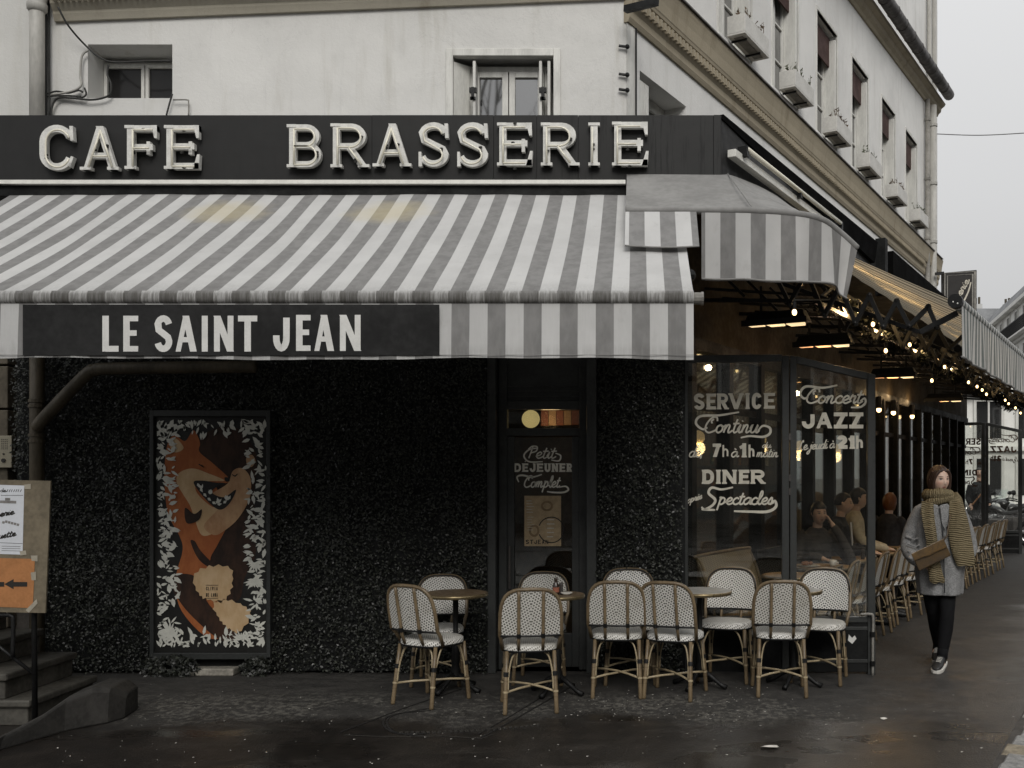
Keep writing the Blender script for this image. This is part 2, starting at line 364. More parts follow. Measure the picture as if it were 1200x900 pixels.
def glyph(mb, ch, x0,x1,y0,y1, w, mp, depth, slab=0, step=.0003, cnt=[0]):
    """letter in plane box; w stroke width (plane units)"""
    ix0,ix1,iy0,iy1 = x0+w/2,x1-w/2,y0+w*.43,y1-w*.43
    if ch=='I' or ch=='1': ix0,ix1=(x0,x1)
    sx,sy=ix1-ix0,iy1-iy0
    dv=Vector(depth); dn=dv.normalized()
    def P(p): return (ix0+p[0]*sx, iy0+p[1]*sy)
    for j,(ty,pts,wf) in enumerate(caps(ch)):
        d2=dv+dn*step*j; ww=w*wf
        q=[P(p) for p in pts]
        if ty=='v':
            (ax,ay),(bx,by)=q; lo,hi=y0,y1
            if ch=='h' and pts[0][0]==1: lo,hi=y0,by
            poly=[(ax-ww/2,lo),(ax+ww/2,lo),(bx+ww/2,hi),(bx-ww/2,hi)]
            mb.poly([mp(*p) for p in poly], d2)
        elif ty=='d':
            (ax,ay),(bx,by)=q; ay=y0 if pts[0][1]==0 else ay; by=y1 if pts[1][1]==1 else by
            L=math.hypot(bx-ax,by-ay); hw=ww/2*L/max(abs(by-ay),1e-6)
            poly=[(ax-hw,ay),(ax+hw,ay),(bx+hw,by),(bx-hw,by)]
            mb.poly([mp(*p) for p in poly], d2)
        elif ty=='l':
            (ax,ay),(bx,by)=q
            if abs(ay-by)<1e-6:
                poly=[(ax-w*.3 if pts[0][0]==0 and ch in 'TZE27FLH' and ch!='T' else (ax-w/2 if ch=='T' or ch=='Z' else ax),ay-ww/2),(bx+w/2,ay-ww/2),(bx+w/2,ay+ww/2),(ax-(w/2 if ch in 'TZ' else 0),ay+ww/2)]
                poly=[(poly[3][0],ay-ww/2),poly[1],poly[2],poly[3]]
                mb.poly([mp(*p) for p in poly], d2)
            else: mb.ribbon(q, ww, mp, d2)
        else: mb.ribbon(q, ww, mp, d2)
    if slab:
        for sf in serifs(ch):
            cx,cy=P(sf[:2]); side=sf[2] if len(sf)>2 else 0; sw=w*1.05*slab if slab>0 else w
            a=cx-w/2-w*.42*slab; b=cx+w/2+(0 if side==-1 else w*.42*slab)
            h=w*.42; yy0,yy1=(y0,y0+h) if sf[1]==0 else (y1-h,y1)
            mb.poly([mp(*p) for p in ((a,yy0),(b,yy0),(b,yy1),(a,yy1))], dv+dn*step*5)
# cursive alphabet, x-height 1, ascender 2, descender -1 ; strokes start at x=0 and the last point is the join
CUR={
 'a':(1.1,[[(1.0,.85),(.6,1.02),(.15,.7),(.1,.25),(.4,0),(.8,.3),(1.0,.9),(.95,.3),(1.1,.05),(1.35,.25)]]),
 'c':(.85,[[(.85,.8),(.55,1.02),(.15,.7),(.12,.25),(.45,0),(.8,.1),(1.1,.35)]]),
 'e':(.9,[[(0,.3),(.6,.55),(.75,.85),(.5,1.03),(.15,.7),(.15,.25),(.45,0),(.8,.12),(1.15,.35)]]),
 'i':(.5,[[(.0,.35),(.3,1.0),(.2,.3),(.35,0),(.7,.3)],[(.42,1.45),(.45,1.55)]]),
 'l':(.6,[[(0,.3),(.5,1.3),(.5,1.95),(.3,1.9),(.2,1.0),(.2,.3),(.4,0),(.8,.3)]]),
 'm':(1.6,[[(.1,.9),(.2,.9),(.1,0)],[(.12,.3),(.4,.95),(.62,.9),(.55,0)],[(.58,.3),(.9,.98),(1.15,.85),(1.1,.2),(1.25,0),(1.6,.3)]]),
 'n':(1.1,[[(.1,.9),(.2,.9),(.1,0)],[(.12,.3),(.45,.98),(.72,.88),(.65,.2),(.8,0),(1.2,.3)]]),
 'o':(1.0,[[(.6,1.0),(.2,.8),(.1,.3),(.4,0),(.8,.25),(.85,.7),(.6,1.0),(.75,.8),(1.15,.85)]]),
 'p':(1.1,[[(.1,.95),(.25,1.0),(.05,-.9)],[(.15,.5),(.5,1.02),(.85,.8),(.8,.25),(.45,0),(.2,.15)],[(.8,.25),(1.2,.4)]]),
 'r':(.8,[[(.0,.4),(.25,1.1),(.35,.95),(.65,.95),(.55,.3),(.65,.02),(.95,.3)]]),
 's':(.75,[[(0,.25),(.45,1.05),(.6,.5),(.5,.05),(.15,.08)],[(.5,.05),(.9,.3)]]),
 't':(.7,[[(.45,1.75),(.25,.6),(.25,.15),(.45,0),(.85,.3)],[(.0,1.15),(.8,1.2)]]),
 'u':(1.1,[[(0,.5),(.2,1.0),(.12,.3),(.3,0),(.65,.2),(.9,1.0),(.8,.25),(.95,0),(1.25,.3)]]),
 'd':(1.1,[[(.85,.85),(.5,1.0),(.12,.65),(.1,.2),(.4,0),(.75,.3),(1.1,1.95)],[(1.1,1.95),(.85,.4),(.95,.02),(1.3,.3)]]),
 'j':(.5,[[(.1,.6),(.35,1.0),(.1,-.7),(-.3,-.95),(-.35,-.6),(.3,.1),(.6,.3)],[(.42,1.45),(.45,1.55)]]),
 'é':(.9,[[(0,.3),(.6,.55),(.75,.85),(.5,1.03),(.15,.7),(.15,.25),(.45,0),(.8,.12),(1.15,.35)],[(.4,1.35),(.7,1.6)]]),
 'è':(.9,[[(0,.3),(.6,.55),(.75,.85),(.5,1.03),(.15,.7),(.15,.25),(.45,0),(.8,.12),(1.15,.35)],[(.3,1.6),(.6,1.35)]]),
 'à':(1.1,[[(1.0,.85),(.6,1.02),(.15,.7),(.1,.25),(.4,0),(.8,.3),(1.0,.9),(.95,.3),(1.1,.05),(1.35,.25)],[(.4,1.6),(.75,1.35)]]),
 ' ':(.6,[]), ',':(.4,[[(.2,.1),(.1,-.3)]]),
 'C':(1.5,[[(1.5,1.5),(1.3,2.0),(.7,1.9),(.2,1.1),(.2,.35),(.7,0),(1.3,.2),(1.7,.45)],[(.9,1.2),(.75,1.5),(1.0,1.75)]]),
 'P':(1.4,[[(.7,1.9),(.45,0)],[(.1,1.5),(.6,2.0),(1.3,1.9),(1.3,1.2),(.6,.9)]]),
 'S':(1.4,[[(1.5,1.75),(1.0,2.05),(.5,1.6),(.7,1.1),(1.1,.7),(.95,.15),(.4,-.05),(-.1,.2)]]),
 'L':(1.3,[[(1.0,1.6),(.9,2.0),(.6,1.5),(.4,.4),(.05,.05),(.3,.0),(.8,.1),(1.3,0)]]),
 'B':(1.4,[[(.5,1.9),(.3,0)],[(0,1.6),(.7,2.05),(1.2,1.7),(.9,1.1),(.5,1.05),(1.1,1.0),(1.3,.4),(.8,-.05),(.2,.1)]]),
}
def cursive(mb, word, x0,x1,ybase,xh, w, mp, depth, slant=.22, rise=0):
    tot=sum(CUR[c][0] for c in word); sx=(x1-x0)/tot; x=0; k=0
    dv=Vector(depth); dn=dv.normalized()
    for c in word:
        adv,strokes=CUR[c]
        for st in strokes:
            pts=catmull([Vector((p[0],p[1],0)) for p in st],5) if len(st)>2 else [Vector((p[0],p[1],0)) for p in st]
            q=[(x0+(x+p.x)*sx+slant*p.y*xh, ybase+p.y*xh+rise*(x+p.x)*sx) for p in pts]
            mb.ribbon(q, w, mp, dv+dn*.00025*(k%5)); k+=1
        x+=adv
def swash(mb, pts, w, mp, depth):
    p=catmull([Vector((a,b,0)) for a,b in pts],6)
    n=len(p); ws=[w*(.45+.75*math.sin(PI*(.12+.76*i/(n-1)))) for i in range(n)]
    mb.ribbon([(a.x,a.y) for a in p], ws, mp, depth)
def pxplane(Y):      # photo pixels -> a plane facing the street at depth Y
    return lambda x,y: W(x, -y, Y)
# ================================================================== GROUND
g=MB(); N=40
g.quad((-400,-400,0),(400,-400,0),(400,600,0),(-400,600,0))
tag(g.build('ground',M_ground),kind='structure')

# kerb of granite setts along the street
M_set=[pm('granite_a',(.21,.21,.205),.6,var=.35,scale=25,bump=.6,bscale=60),pm('granite_b',(.26,.25,.235),.6,var=.35,scale=25,bump=.6,bscale=60),pm('sandstone_sett',(.21,.18,.13),.65,var=.35,scale=20,bump=.6,bscale=60)]
M_joint=pm('joint_mortar',(.05,.045,.04),.85)
a=MB(); a.sbox(-6,16,3.07,9.0,.002,.02)
gut=tag(a.build('sett_strip',M_joint),kind='structure')
def sett(t0,t1,q0,q1,h,m):
    b=MB(); e=.012; j=[frnd(-.006,.006) for _ in range(8)]
    lo=[S(t0+j[0],q0+j[1],.004),S(t0+j[0],q1+j[2],.004),S(t1+j[3],q1+j[2],.004),S(t1+j[3],q0+j[1],.004)]
    mid=[Vector((p.x,p.y,h-e)) for p in lo]
    c=sum(lo,Vector())/4; top=[Vector((p.x+(c.x-p.x)*.09,p.y+(c.y-p.y)*.09,h+frnd(-.003,.003))) for p in lo]
    b.loft([lo,mid,top]); return b.build('sett',m,gut,smooth=False)
t=-4.4; row=0
while t<5:
    w=frnd(.17,.27); q=3.08
    while q<5.2:
        L=frnd(.28,.45); sett(t,t+w-.014,q+(frnd(0,.05) if q<3.1 else 0),q+L-.014,.026+frnd(0,.014),random.choice(M_set)); q+=L
    t+=w

# joints and cover outlines in the pavement
M_groove=pm('groove_dirt',(.012,.011,.010),.8)
M_lip=pm('worn_iron_lip',(.055,.052,.047),.45,metal=.4,var=.4,scale=30)
cov=MB()
gp=lambda pts,z=0: [G(x,y,0) for x,y in pts]
def gline(mb, pts, w, z, sm=True):
    p=[G(x,y,0) for x,y in pts]; p=catmull(p,5) if sm and len(p)>2 else p
    mb.ribbon([(a.x,a.y) for a in p], w, lambda x,y: Vector((x,y,z)), (0,0,.002))
for off in (0,3):
    gline(cov,[(505+off,833-off),(460+off,838),(449+off*1.5,848),(462+off,859),(500,863-off)],.014,.002)
gline(cov,[(400,858),(440,843),(480,828),(540,808)],.014,.002)
gline(cov,[(565,866-2),(600,845),(640,822),(668,806)],.014,.002)
gline(cov,[(560,861),(594,842),(632,819)],.010,.002)
root=thing('utility_cover',G(520,845),'cast iron access cover with curved raised rim set in the pavement before the chairs','access cover')
tag(root,kind=None)
cov.build('rim',M_groove,root)
cv=MB(); gline(cv,[(403,862),(450,864),(520,863),(565,866),(578,861)],.012,.003,False); cv.build('lip',M_lip,root)
for i in range(26):
    b=MB(); p=G(470+i*6.4,859-((i/25)**2)*9); b.obox((p.x,p.y,.004),(.022,.03,.006),Matrix.Rotation(.3,3,'Z')); 
    if i==0: first=b.build('rim_tooth',M_lip,root); base=p
    else:
        o=first.copy(); COL.objects.link(o); o.parent=root; o.location=(p.x-base.x,p.y-base.y,0)

# ================================================================== CAFE BUILDING
cafe=thing('cafe_building',C0,'cream stucco corner building with the cafe on its ground floor and planted windows above','building')
def front(u,d,z): return Vector((u,WY+d,z))
def side(u,d,z): return S(u,-d,z)
def mbox(mb,M,u0,u1,d0,d1,z0,z1):
    mb.hexa([M(u0,d0,z0),M(u1,d0,z0),M(u1,d1,z0),M(u0,d1,z0),M(u0,d0,z1),M(u1,d0,z1),M(u1,d1,z1),M(u0,d1,z1)])
def wall(mb,M,u0,u1,z0,z1,holes,depth=.3,ztop=None,back=True):
    us=sorted(set([u0,u1]+[h for o in holes for h in o[:2]])); zs=sorted(set([z0,z1]+[h for o in holes for h in o[2:4]]))
    for i in range(len(us)-1):
        for j in range(len(zs)-1):
            a,b,c,e=us[i],us[i+1],zs[j],zs[j+1]
            if any(o[0]<=a and b<=o[1] and o[2]<=c and e<=o[3] for o in holes): continue
            if ztop and j==len(zs)-2: mb.quad(M(a,0,c),M(b,0,c),M(b,0,ztop(b)),M(a,0,ztop(a)))
            else: mb.quad(M(a,0,c),M(b,0,c),M(b,0,e),M(a,0,e))
    for o in holes:
        a,b,c,e=o[:4]
        for p in (((a,0,c),(a,depth,c),(a,depth,e),(a,0,e)),((b,0,e),(b,depth,e),(b,depth,c),(b,0,c)),((a,0,e),(a,depth,e),(b,depth,e),(b,0,e)),((a,depth,c),(a,0,c),(b,0,c),(b,depth,c))):
            mb.quad(*[M(*x) for x in p])
    if back: mb.quad(M(u0,depth+.02,z0),M(u1,depth+.02,z0),M(u1,depth+.02,ztop(u1) if ztop else z1),M(u0,depth+.02,ztop(u0) if ztop else z1))
XL=-4.99
w_small=(XP(103,WY),XP(202,WY),ZP(115,WY),ZP(52,WY))
w_fr=(XP(527,WY),XP(653,WY),3.95,ZP(62,WY))
b=MB(); wall(b,front,XL,C0.x,3.6,9.4,[w_small,w_fr]); b.build('front_wall',M_wall,cafe)
SW=[TS(x,0) for x in (842,905,957,998,1033,1061)]
T_END=12.6
sw=[(t,t+.88,6.03,7.59) for t in SW]+[(.22,1.14,3.9,5.04)]+[(SW[0]-1.62,SW[0]-.74,6.03,7.59)]
gzA,gzB=ZS(1033,0,.28),ZS(1105,107,.28); gtA,gtB=TS(1033,.28),TS(1105,.28)
eave_z=lambda t: gzA+(gzB-gzA)*(t-gtA)/(gtB-gtA)
b=MB(); wall(b,side,0,T_END,3.6,7.9,sw,ztop=eave_z); b.build('side_wall',M_side,cafe)
# edge strip at the corner with shutter hinges
b=MB(); b.hexa([C0+Vector((.0,-.012,3.9)),S(.13,.012,3.9),S(.13,-.05,3.9),C0+Vector((-.03,.05,3.9)),C0+Vector((0,-.012,5.5)),S(.13,.012,5.5),S(.13,-.05,5.5),C0+Vector((-.03,.05,5.5))]); b.build('corner_strip',M_frame,cafe)
for py in (55,88,106):
    b=MB(); p=W(728,py,WY-.03); b.tube([p+Vector((-.02,0,.01)),p+Vector((.05,0,0))],.012,6); b.sphere(p+Vector((.05,-.005,0)),.02,8,5); b.build('hinge_pin',M_blackmetal,cafe)
b=MB(); b.bar(W(733,11,WY-.15),W(770,2,WY-.35),.05); b.build('bracket',M_blackmetal,cafe)
b=MB(); b.tube([S(.12,.02,3.95),S(.12,.02,5.35)],.008,6); b.build('shutter_rod',M_blackmetal,cafe)
# body behind, roof
b=MB(); b.poly([C0+Vector((0,.35,0)),S(T_END,-.35,0),S(T_END,-6,0),Vector((XL,WY+6,0)),Vector((XL,WY+.35,0))],(0,0,8.0)); b.build('inner_core',M_black,cafe) if False else None
b=MB(); b.poly([C0+Vector((-.1,.3,9.4)),S(T_END,-.3,8.85),S(T_END,-6,8.85),Vector((XL,WY+8,9.4)),Vector((XL,WY+.3,9.4))],(0,0,.2)); b.build('roof',M_zinc,cafe)

def joinery(M,u0,u1,z0,z1,d,parent,leaves=2,fw=.06,transom=None,panes=1,mat=None,name='window',s=.05,pane=None):
    """casement frame + leaves + panes, depth d into the wall"""
    mat=mat or M_frame
    f=MB(); t=.06
    mbox(f,M,u0,u0+fw,d,d+t,z0,z1); mbox(f,M,u1-fw,u1,d,d+t,z0,z1); mbox(f,M,u0+fw,u1-fw,d,d+t,z1-fw,z1); mbox(f,M,u0+fw,u1-fw,d,d+t,z0,z0+fw)
    win=f.build(name,mat,parent,bevel=.004)
    zt=z1-fw
    if transom: 
        q=MB(); mbox(q,M,u0+fw,u1-fw,d-.01,d+t,zt-transom,zt); q.build('head_board',mat,win,bevel=.003); zt-=transom
    W0=(u1-u0-2*fw)/leaves
    for i in range(leaves):
        a=u0+fw+i*W0+.004; e=a+W0-.008
        q=MB(); mbox(q,M,a,a+s,d-.02,d+.03,z0+fw,zt); mbox(q,M,e-s,e,d-.02,d+.03,z0+fw,zt); mbox(q,M,a+s,e-s,d-.02,d+.03,zt-s,zt-.003); mbox(q,M,a+s,e-s,d-.02,d+.03,z0+fw,z0+fw+s)
        for k in range(1,panes):
            zz=z0+fw+s+(zt-z0-fw-2*s)*k/panes; mbox(q,M,a+s,e-s,d-.015,d+.02,zz-.012,zz+.012)
        q.build('sash',mat,win,bevel=.003)
        q=MB(); mbox(q,M,a+s,e-s,d+.005,d+.012,z0+fw+s,zt-s); q.build('pane',pane or M_pane,win)
    return win
# front window: outer frame, folded shutters, french casement
u0,u1,z0,z1=w_fr
wf=joinery(front,u0+.12,u1-.07,z0,z1-.05,.15,cafe,2,.05)
b=MB(); mbox(b,front,u0-.03,u0+.03,-.02,.05,z0,z1+.03); mbox(b,front,u1-.03,u1+.03,-.02,.05,z0,z1+.03); mbox(b,front,u0+.03,u1-.03,-.02,.05,z1-.03,z1+.03); b.build('outer_frame',M_frame,wf,bevel=.004)
for k,(a,sg) in enumerate(((u0+.05,1),(u0+.20,1),(u1-.07,-1),(u1-.14,-1))):
    b=MB(); 
    if k==0: b.hexa([front(u0+.03,.02,z0),front(u0+.145,.12,z0),front(u0+.14,.145,z0),front(u0+.025,.045,z0),front(u0+.03,.02,z1-.06),front(u0+.145,.12,z1-.06),front(u0+.14,.145,z1-.06),front(u0+.025,.045,z1-.06)])
    else: mbox(b,front,a-.012,a+.012,.01,.12,z0,z1-.06)
    b.build('shutter',M_frame,wf,bevel=.004)
for u in (u0+.19,u1-.12):
    b=MB(); mbox(b,front,u-.03,u+.03,.0,.03,4.78,4.82); mbox(b,front,u-.022,u+.022,-.01,.02,4.72,4.74); mbox(b,front,u-.012,u+.012,-.01,.02,4.72,4.82); b.build('shutter_hinge',M_blackmetal,wf)
# small window
u0,u1,z0,z1=w_small
joinery(front,u0-.02,u1+.03,z0-.02,z1-.05,.25,cafe,2,.02,s=.028,pane=M_paned)
b=MB(); mbox(b,front,u0+.02,u1,.08,.1,z1-.12,z1-.006); b.build('soffit_board',M_brownpipe,cafe) if False else None
# side mezzanine window with half-open shutter
u0,u1,z0,z1=sw[6]
ws=joinery(side,u0,u1,z0,z1,.22,cafe,2,.06)
for i in range(5):
    b=MB(); mbox(b,side,u0+.02+i*.042,u0+.058+i*.042,.03,.06,z0,z1-.05); b.build('shutter_board',M_frame,ws,bevel=.003)
# upper side windows
for t0,t1,z0,z1 in sw[:6]+sw[7:]:
    w=joinery(side,t0+.04,t1-.02,z0,z1-.05,.17,cafe,2,.05,panes=3)
    b=MB(); mbox(b,side,t0+.06,t1-.04,.08,.10,z1-.42+frnd(-.06,.05),z1-.05); b.build('blind',M_curtain,w)
    b=MB(); mbox(b,side,t0-.035,t0,-.012,.04,z0,z1+.04); mbox(b,side,t1,t1+.035,-.012,.04,z0,z1+.04); mbox(b,side,t0,t1,-.012,.04,z1,z1+.05); b.build('surround',M_frame,w,bevel=.004)
    for k in (0,1):
        b=MB(); mbox(b,side,t1-.05-k*.03,t1-.03-k*.03,-.0,.15,z0+.02,z1-.08); b.build('shutter',M_frame,w,bevel=.003)
    b=MB(); mbox(b,side,t0-.04,t1+.04,-.02,.14,z0-.05,z0); b.build('sill',M_side,w,bevel=.006)

# string course, side: stacked mouldings, profile swept along the street
def cornice(M,u0,u1,prof,name,mat,zf=lambda u:0):
    c=MB(); k=max(2,int((u1-u0)/1.0)); rings=[]
    for i in range(k+1):
        u=u0+(u1-u0)*i/k; rings.append([M(u,-o,z+zf(u)) for o,z in prof])
    c.loft(rings); return c.build(name,mat,cafe,smooth=False)
zc0,zc1=ZS(900,165,.02),ZS(950,152,.12)
print('course',zc0,zc1,'eave',gzA,gzB)
zz_=lambda f: zc0+(zc1-zc0)*f
prof=[(-.02,zz_(0)),(.02,zz_(0)),(.035,zz_(.08)),(.035,zz_(.2)),(.055,zz_(.28)),(.06,zz_(.42)),(.08,zz_(.45)),(.085,zz_(.50)),(.09,zz_(.52)),(.10,zz_(.72)),(.115,zz_(.88)),(.12,zz_(.92)),(.125,zz_(1)),(-.02,zz_(1)+.02)]
sc_=cornice(side,-.02,T_END+.1,prof,'string_course',M_cornice)
d0=MB(); mbox(d0,side,0,.035,-.088,-.055,zz_(.28),zz_(.41)); dn0=d0.build('dentil',M_cornice,sc_)
for i in range(1,150):
    o=dn0.copy(); COL.objects.link(o); o.parent=sc_; v=_d*(i*.075); o.location=v
b=MB(); mbox(b,side,-.02,T_END,-.145,-.08,zc1+.004,zc1+.02); b.build('flashing',M_zinc,sc_)
zf=lambda u: -.04*(C0.x-u)*1.0
proff=[(-.02,5.40),(.03,5.40),(.05,5.45),(.05,5.47),(.09,5.52),(.10,5.60),(.2,5.63),(.24,5.72),(.3,5.8),(-.02,5.9)]
fc=cornice(front,XP(66,WY),C0.x,[(o,z+.14) for o,z in proff],'front_cornice',M_cornice_f,zf)
x=XP(72,WY); first=None
while x<-1.0:
    if first is None:
        b=MB(); mbox(b,front,x,x+.028,-.15,-.085,5.665+zf(x),5.745+zf(x)); first=b.build('dentil',M_cornice_f,fc); fx=x
    else:
        o=first.copy(); COL.objects.link(o); o.parent=fc; o.location=(x-fx,0,zf(x)-zf(fx))
    x+=.047
# eave cornice + gutter
pe=[(-.02,-.22),(.03,-.22),(.045,-.18),(.09,-.14),(.10,-.08),(.16,-.04),(.18,0),(-.02,.02)]
ec=cornice(side,-.02,T_END+.05,[(o,z) for o,z in pe],'eave_cornice',M_cornice,lambda u: eave_z(u))
gt=MB(); gt.smooth=True
gt.tube([S(t,.28,eave_z(t)+.10) for t in [x*.9 for x in range(0,14)]]+[S(T_END-.15,.28,eave_z(T_END-.15)+.10)],.10,12)
gut_o=gt.build('gutter',M_zinc,ec)
for i in range(16):
    t=3.5+i*.56; b=MB(); b.tube([S(t,.28,eave_z(t)+.10),S(t+.03,.28,eave_z(t)+.102)],.107,12); b.build('gutter_clip',M_zinc,gut_o)

# downpipes at the far end of the side wall
def downpipe(px,q,z0,z1,r,label,mat,extra=True):
    t=TS(px,q); p=S(t,q,0); d=thing('drainpipe',(p.x,p.y,z0),label,'drainpipe')
    b=MB(); b.smooth=True; b.tube([(p.x,p.y,z0),(p.x,p.y,z1)],r,12); b.build('pipe',mat,d)
    z=z0+.5
    while z<z1:
        b=MB(); b.cyl((p.x,p.y),r*1.25,z,z+.05,12); b.build('collar',mat,d); z+=1.1
    return d
downpipe(1087,.07,0,8.6,.045,'slimmer dark stained drainpipe, left of the pair at the far end of the side wall',M_grey)
downpipe(1093.5,.10,0,8.6,.065,'thicker pale grey drainpipe at the far end of the side wall below the gutter',M_pipe)
# neighbouring house, taller
nb=thing('neighbour_building',S(13,0,0),'taller pale house next door past the end of the cafe gutter','building')
te=TS(1098.5,-.5)
b=MB(); b.poly([S(T_END+.02,-.5,0),S(te,-.5,0),S(te,-8,0),S(T_END+.02,-8,0)],(0,0,18)); b.poly([S(8,-.5,9),S(T_END+.019,-.5,9),S(T_END+.019,-8,9),S(8,-8,9)],(0,0,9)); b.build('wall',M_side,nb)
for tt in (TS(1089,-.43),TS(1095,-.43)):
    b=MB(); b.tube([S(tt,-.43,0),S(tt,-.43,18)],.05,8); b.build('pipe',M_pipe,nb)

# left: neighbour wall, stone blocks
nl=thing('left_building',(XL-2,WY,0),'plain grey stucco house at the far left behind the large drainpipe','building')
b=MB(); wall(b,lambda u,d,z: Vector((u,WY+.02+d,z)),XL-7,XL,3.0,12,[]); b.build('wall',M_wall2,nl)
b=MB(); b.box(XL-7,XL-.02,WY+.06,WY+.3,0,3.0); b.build('mortar_wall',M_joint,nl)
M_block=pm('brown_stone',(.085,.072,.052),.8,var=.35,scale=4,bump=.5,bscale=30)
z=0; r_=0
while z<2.9:
    h=.36; x=XL-.17-(.25 if r_%2 else 0)
    xs=[XL-.17]; 
    while xs[-1]>XL-3.4: xs.append(xs[-1]-(.55 if (len(xs)+r_)%2 else .75))
    for i in range(len(xs)-1):
        b=MB(); b.box(xs[i+1]+.008,xs[i]-.008,WY-.06,WY+.1,z+.008,min(z+h,2.98)-.008); b.build('stone_block',M_block,nl,bevel=.008)
    z+=h; r_+=1
# big drainpipe on the front
dp=thing('drainpipe',(XP(43,8.0),8.0,3.9),'wide cream drainpipe with a moulded collar, left of the small barred window','drainpipe')
x=XP(43.5,7.98); b=MB(); b.smooth=True; b.tube([(x,7.98,3.8),(x,7.98,6.5)],.056,14); b.build('pipe',M_pipe,dp)
b=MB(); b.smooth=True; b.lathe([(.056,5.38),(.075,5.40),(.078,5.44),(.068,5.46),(.085,5.52),(.095,5.56),(.1,5.8),(.056,5.82)],(x,7.98,0),16); b.build('collar',M_pipe,dp)
dp=thing('drainpipe',(XP(43,7.98),7.98,0),'dark brown vertical drainpipe under the striped awning at the left edge of the leaf wall','drainpipe')
x=XP(43.5,7.9); b=MB(); b.smooth=True; b.tube([(x,7.9,0),(x,7.9,3.85)],.055,14); b.build('pipe',M_brownpipe,dp)
for py in (470,476,510,517):
    zz=ZP(py,7.9); b=MB(); b.cyl((x,7.9),.064,zz-.012,zz+.012,14); b.build('collar',M_brownpipe,dp)
b=MB(); b.smooth=True; b.tube(catmull([W(43,502,7.85),W(50,492,7.84),W(100,440,7.84),W(112,434,7.84),W(130,432,7.84),W(262,430,7.84),W(300,430,7.84)],5),.05,12); b.build('branch_pipe',M_brownpipe,dp)
# thin conduit bundle and loose cables beside the small window
cb=thing('cable_bundle',(XP(56,8.0),8.0,4),'black cables running down beside the wide drainpipe and around the small window','cables')
def cable(pts,r,name='cable',mat=M_cable,parent=cb,Y=8.06):
    b=MB(); b.smooth=True; b.tube(catmull([W(p[0],p[1],p[2] if len(p)>2 else Y) for p in pts],5),r,6); return b.build(name,mat,parent)
cable([(54,-10),(54,60),(54,140)],.012); cable([(57.5,-10),(57.5,60),(58,140)],.008)
cable([(68,8,7.9),(80,30,7.95),(100,53),(118,68),(135,73),(165,72),(200,71)],.008)
cable([(56,110),(66,107),(80,109),(92,106),(97,108)],.008); cable([(56,113),(75,112),(95,113)],.007)
cable([(60,140),(61,125),(68,115),(85,115),(105,117),(120,115),(129,110),(130,98),(126,88),(127,76)],.008)
cable([(60,111),(84,107),(95,100),(94,88),(96,66),(103,59)],.010,mat=M_pipe); cable([(99,103),(101,110),(97,114),(90,114)],.007)
cable([(202,110),(199,120),(195,135)],.007); cable([(203,117),(219,117),(221,120),(221,135)],.006,mat=M_grey)

# grey mural of trims: shop pilasters, door
M_pil=pm('pilaster_paint',(.030,.032,.031),.45,.45,var=.3,scale=6,bump=.12,bscale=40)
x0,x1=XP(583,WY),XP(688,WY)
b=MB(); wall(b,front,XL,XP(803,WY),0,3.75,[(x0,x1,0.0,3.5)],.35,back=False); b.build('ground_floor_wall',M_black,cafe)
door=None
b=MB(); mbox(b,front,XP(571,8.0),x0,-.1,.0,0,3.7); pl=b.build('pilaster',M_pil,cafe,bevel=.006)
b=MB(); mbox(b,front,x1,XP(699,8.0),-.1,.0,0,3.7); b.build('pilaster',M_pil,cafe,bevel=.006)
f=MB()
fr0,fr1=x0,x1
mbox(f,front,fr0,fr0+.07,.06,.16,0,3.2); mbox(f,front,fr1-.07,fr1,.06,.16,0,3.2)
mbox(f,front,fr0+.07,fr1-.07,.06,.16,ZP(480,8.2)+.0,ZP(470,8.2)); mbox(f,front,fr0+.07,fr1-.07,.06,.16,ZP(511,8.2),ZP(502,8.2))
door=f.build('door',M_pil,cafe,bevel=.004)
b=MB(); mbox(b,front,fr0+.07,fr1-.07,.10,.14,ZP(470,8.2)+.003,3.3); b.build('upper_panel',M_pil,door)
for py in (452,458,464): 
    b=MB(); zz=ZP(py,8.2); mbox(b,front,fr0+.07,fr1-.07,.085,.10,zz-.008,zz+.008); b.build('moulding',M_pil,door)
b=MB(); a0,a1=fr0+.07,fr1-.07
mbox(b,front,a0,a0+.06,.07,.12,.02,ZP(511,8.2)-.004); mbox(b,front,a1-.06,a1,.07,.12,.02,ZP(511,8.2)-.004); mbox(b,front,a0+.06,a1-.06,.07,.12,.02,.30); b.build('leaf_frame',M_pil,door,bevel=.004)
M_glass=glass_mat('shop_glass',dirt=.03); M_glass_b=glass_mat('bay_glass',dirt=.02,fm=.55); M_glass_s=glass_mat('screen_glass',tint=(.92,.93,.91),dirt=.02)
b=MB(); mbox(b,front,a0+.05,a1-.05,.095,.101,.30,ZP(511,8.2)-.01); b.build('pane',M_glass,door)
b=MB(); mbox(b,front,a0,a1,.095,.101,ZP(502,8.2),ZP(480,8.2)); b.build('transom_pane',M_glass,door)
b=MB(); b.tube([W(597,640,8.12),W(597,690,8.12)],.012,8); b.build('handle',M_zinc,door)
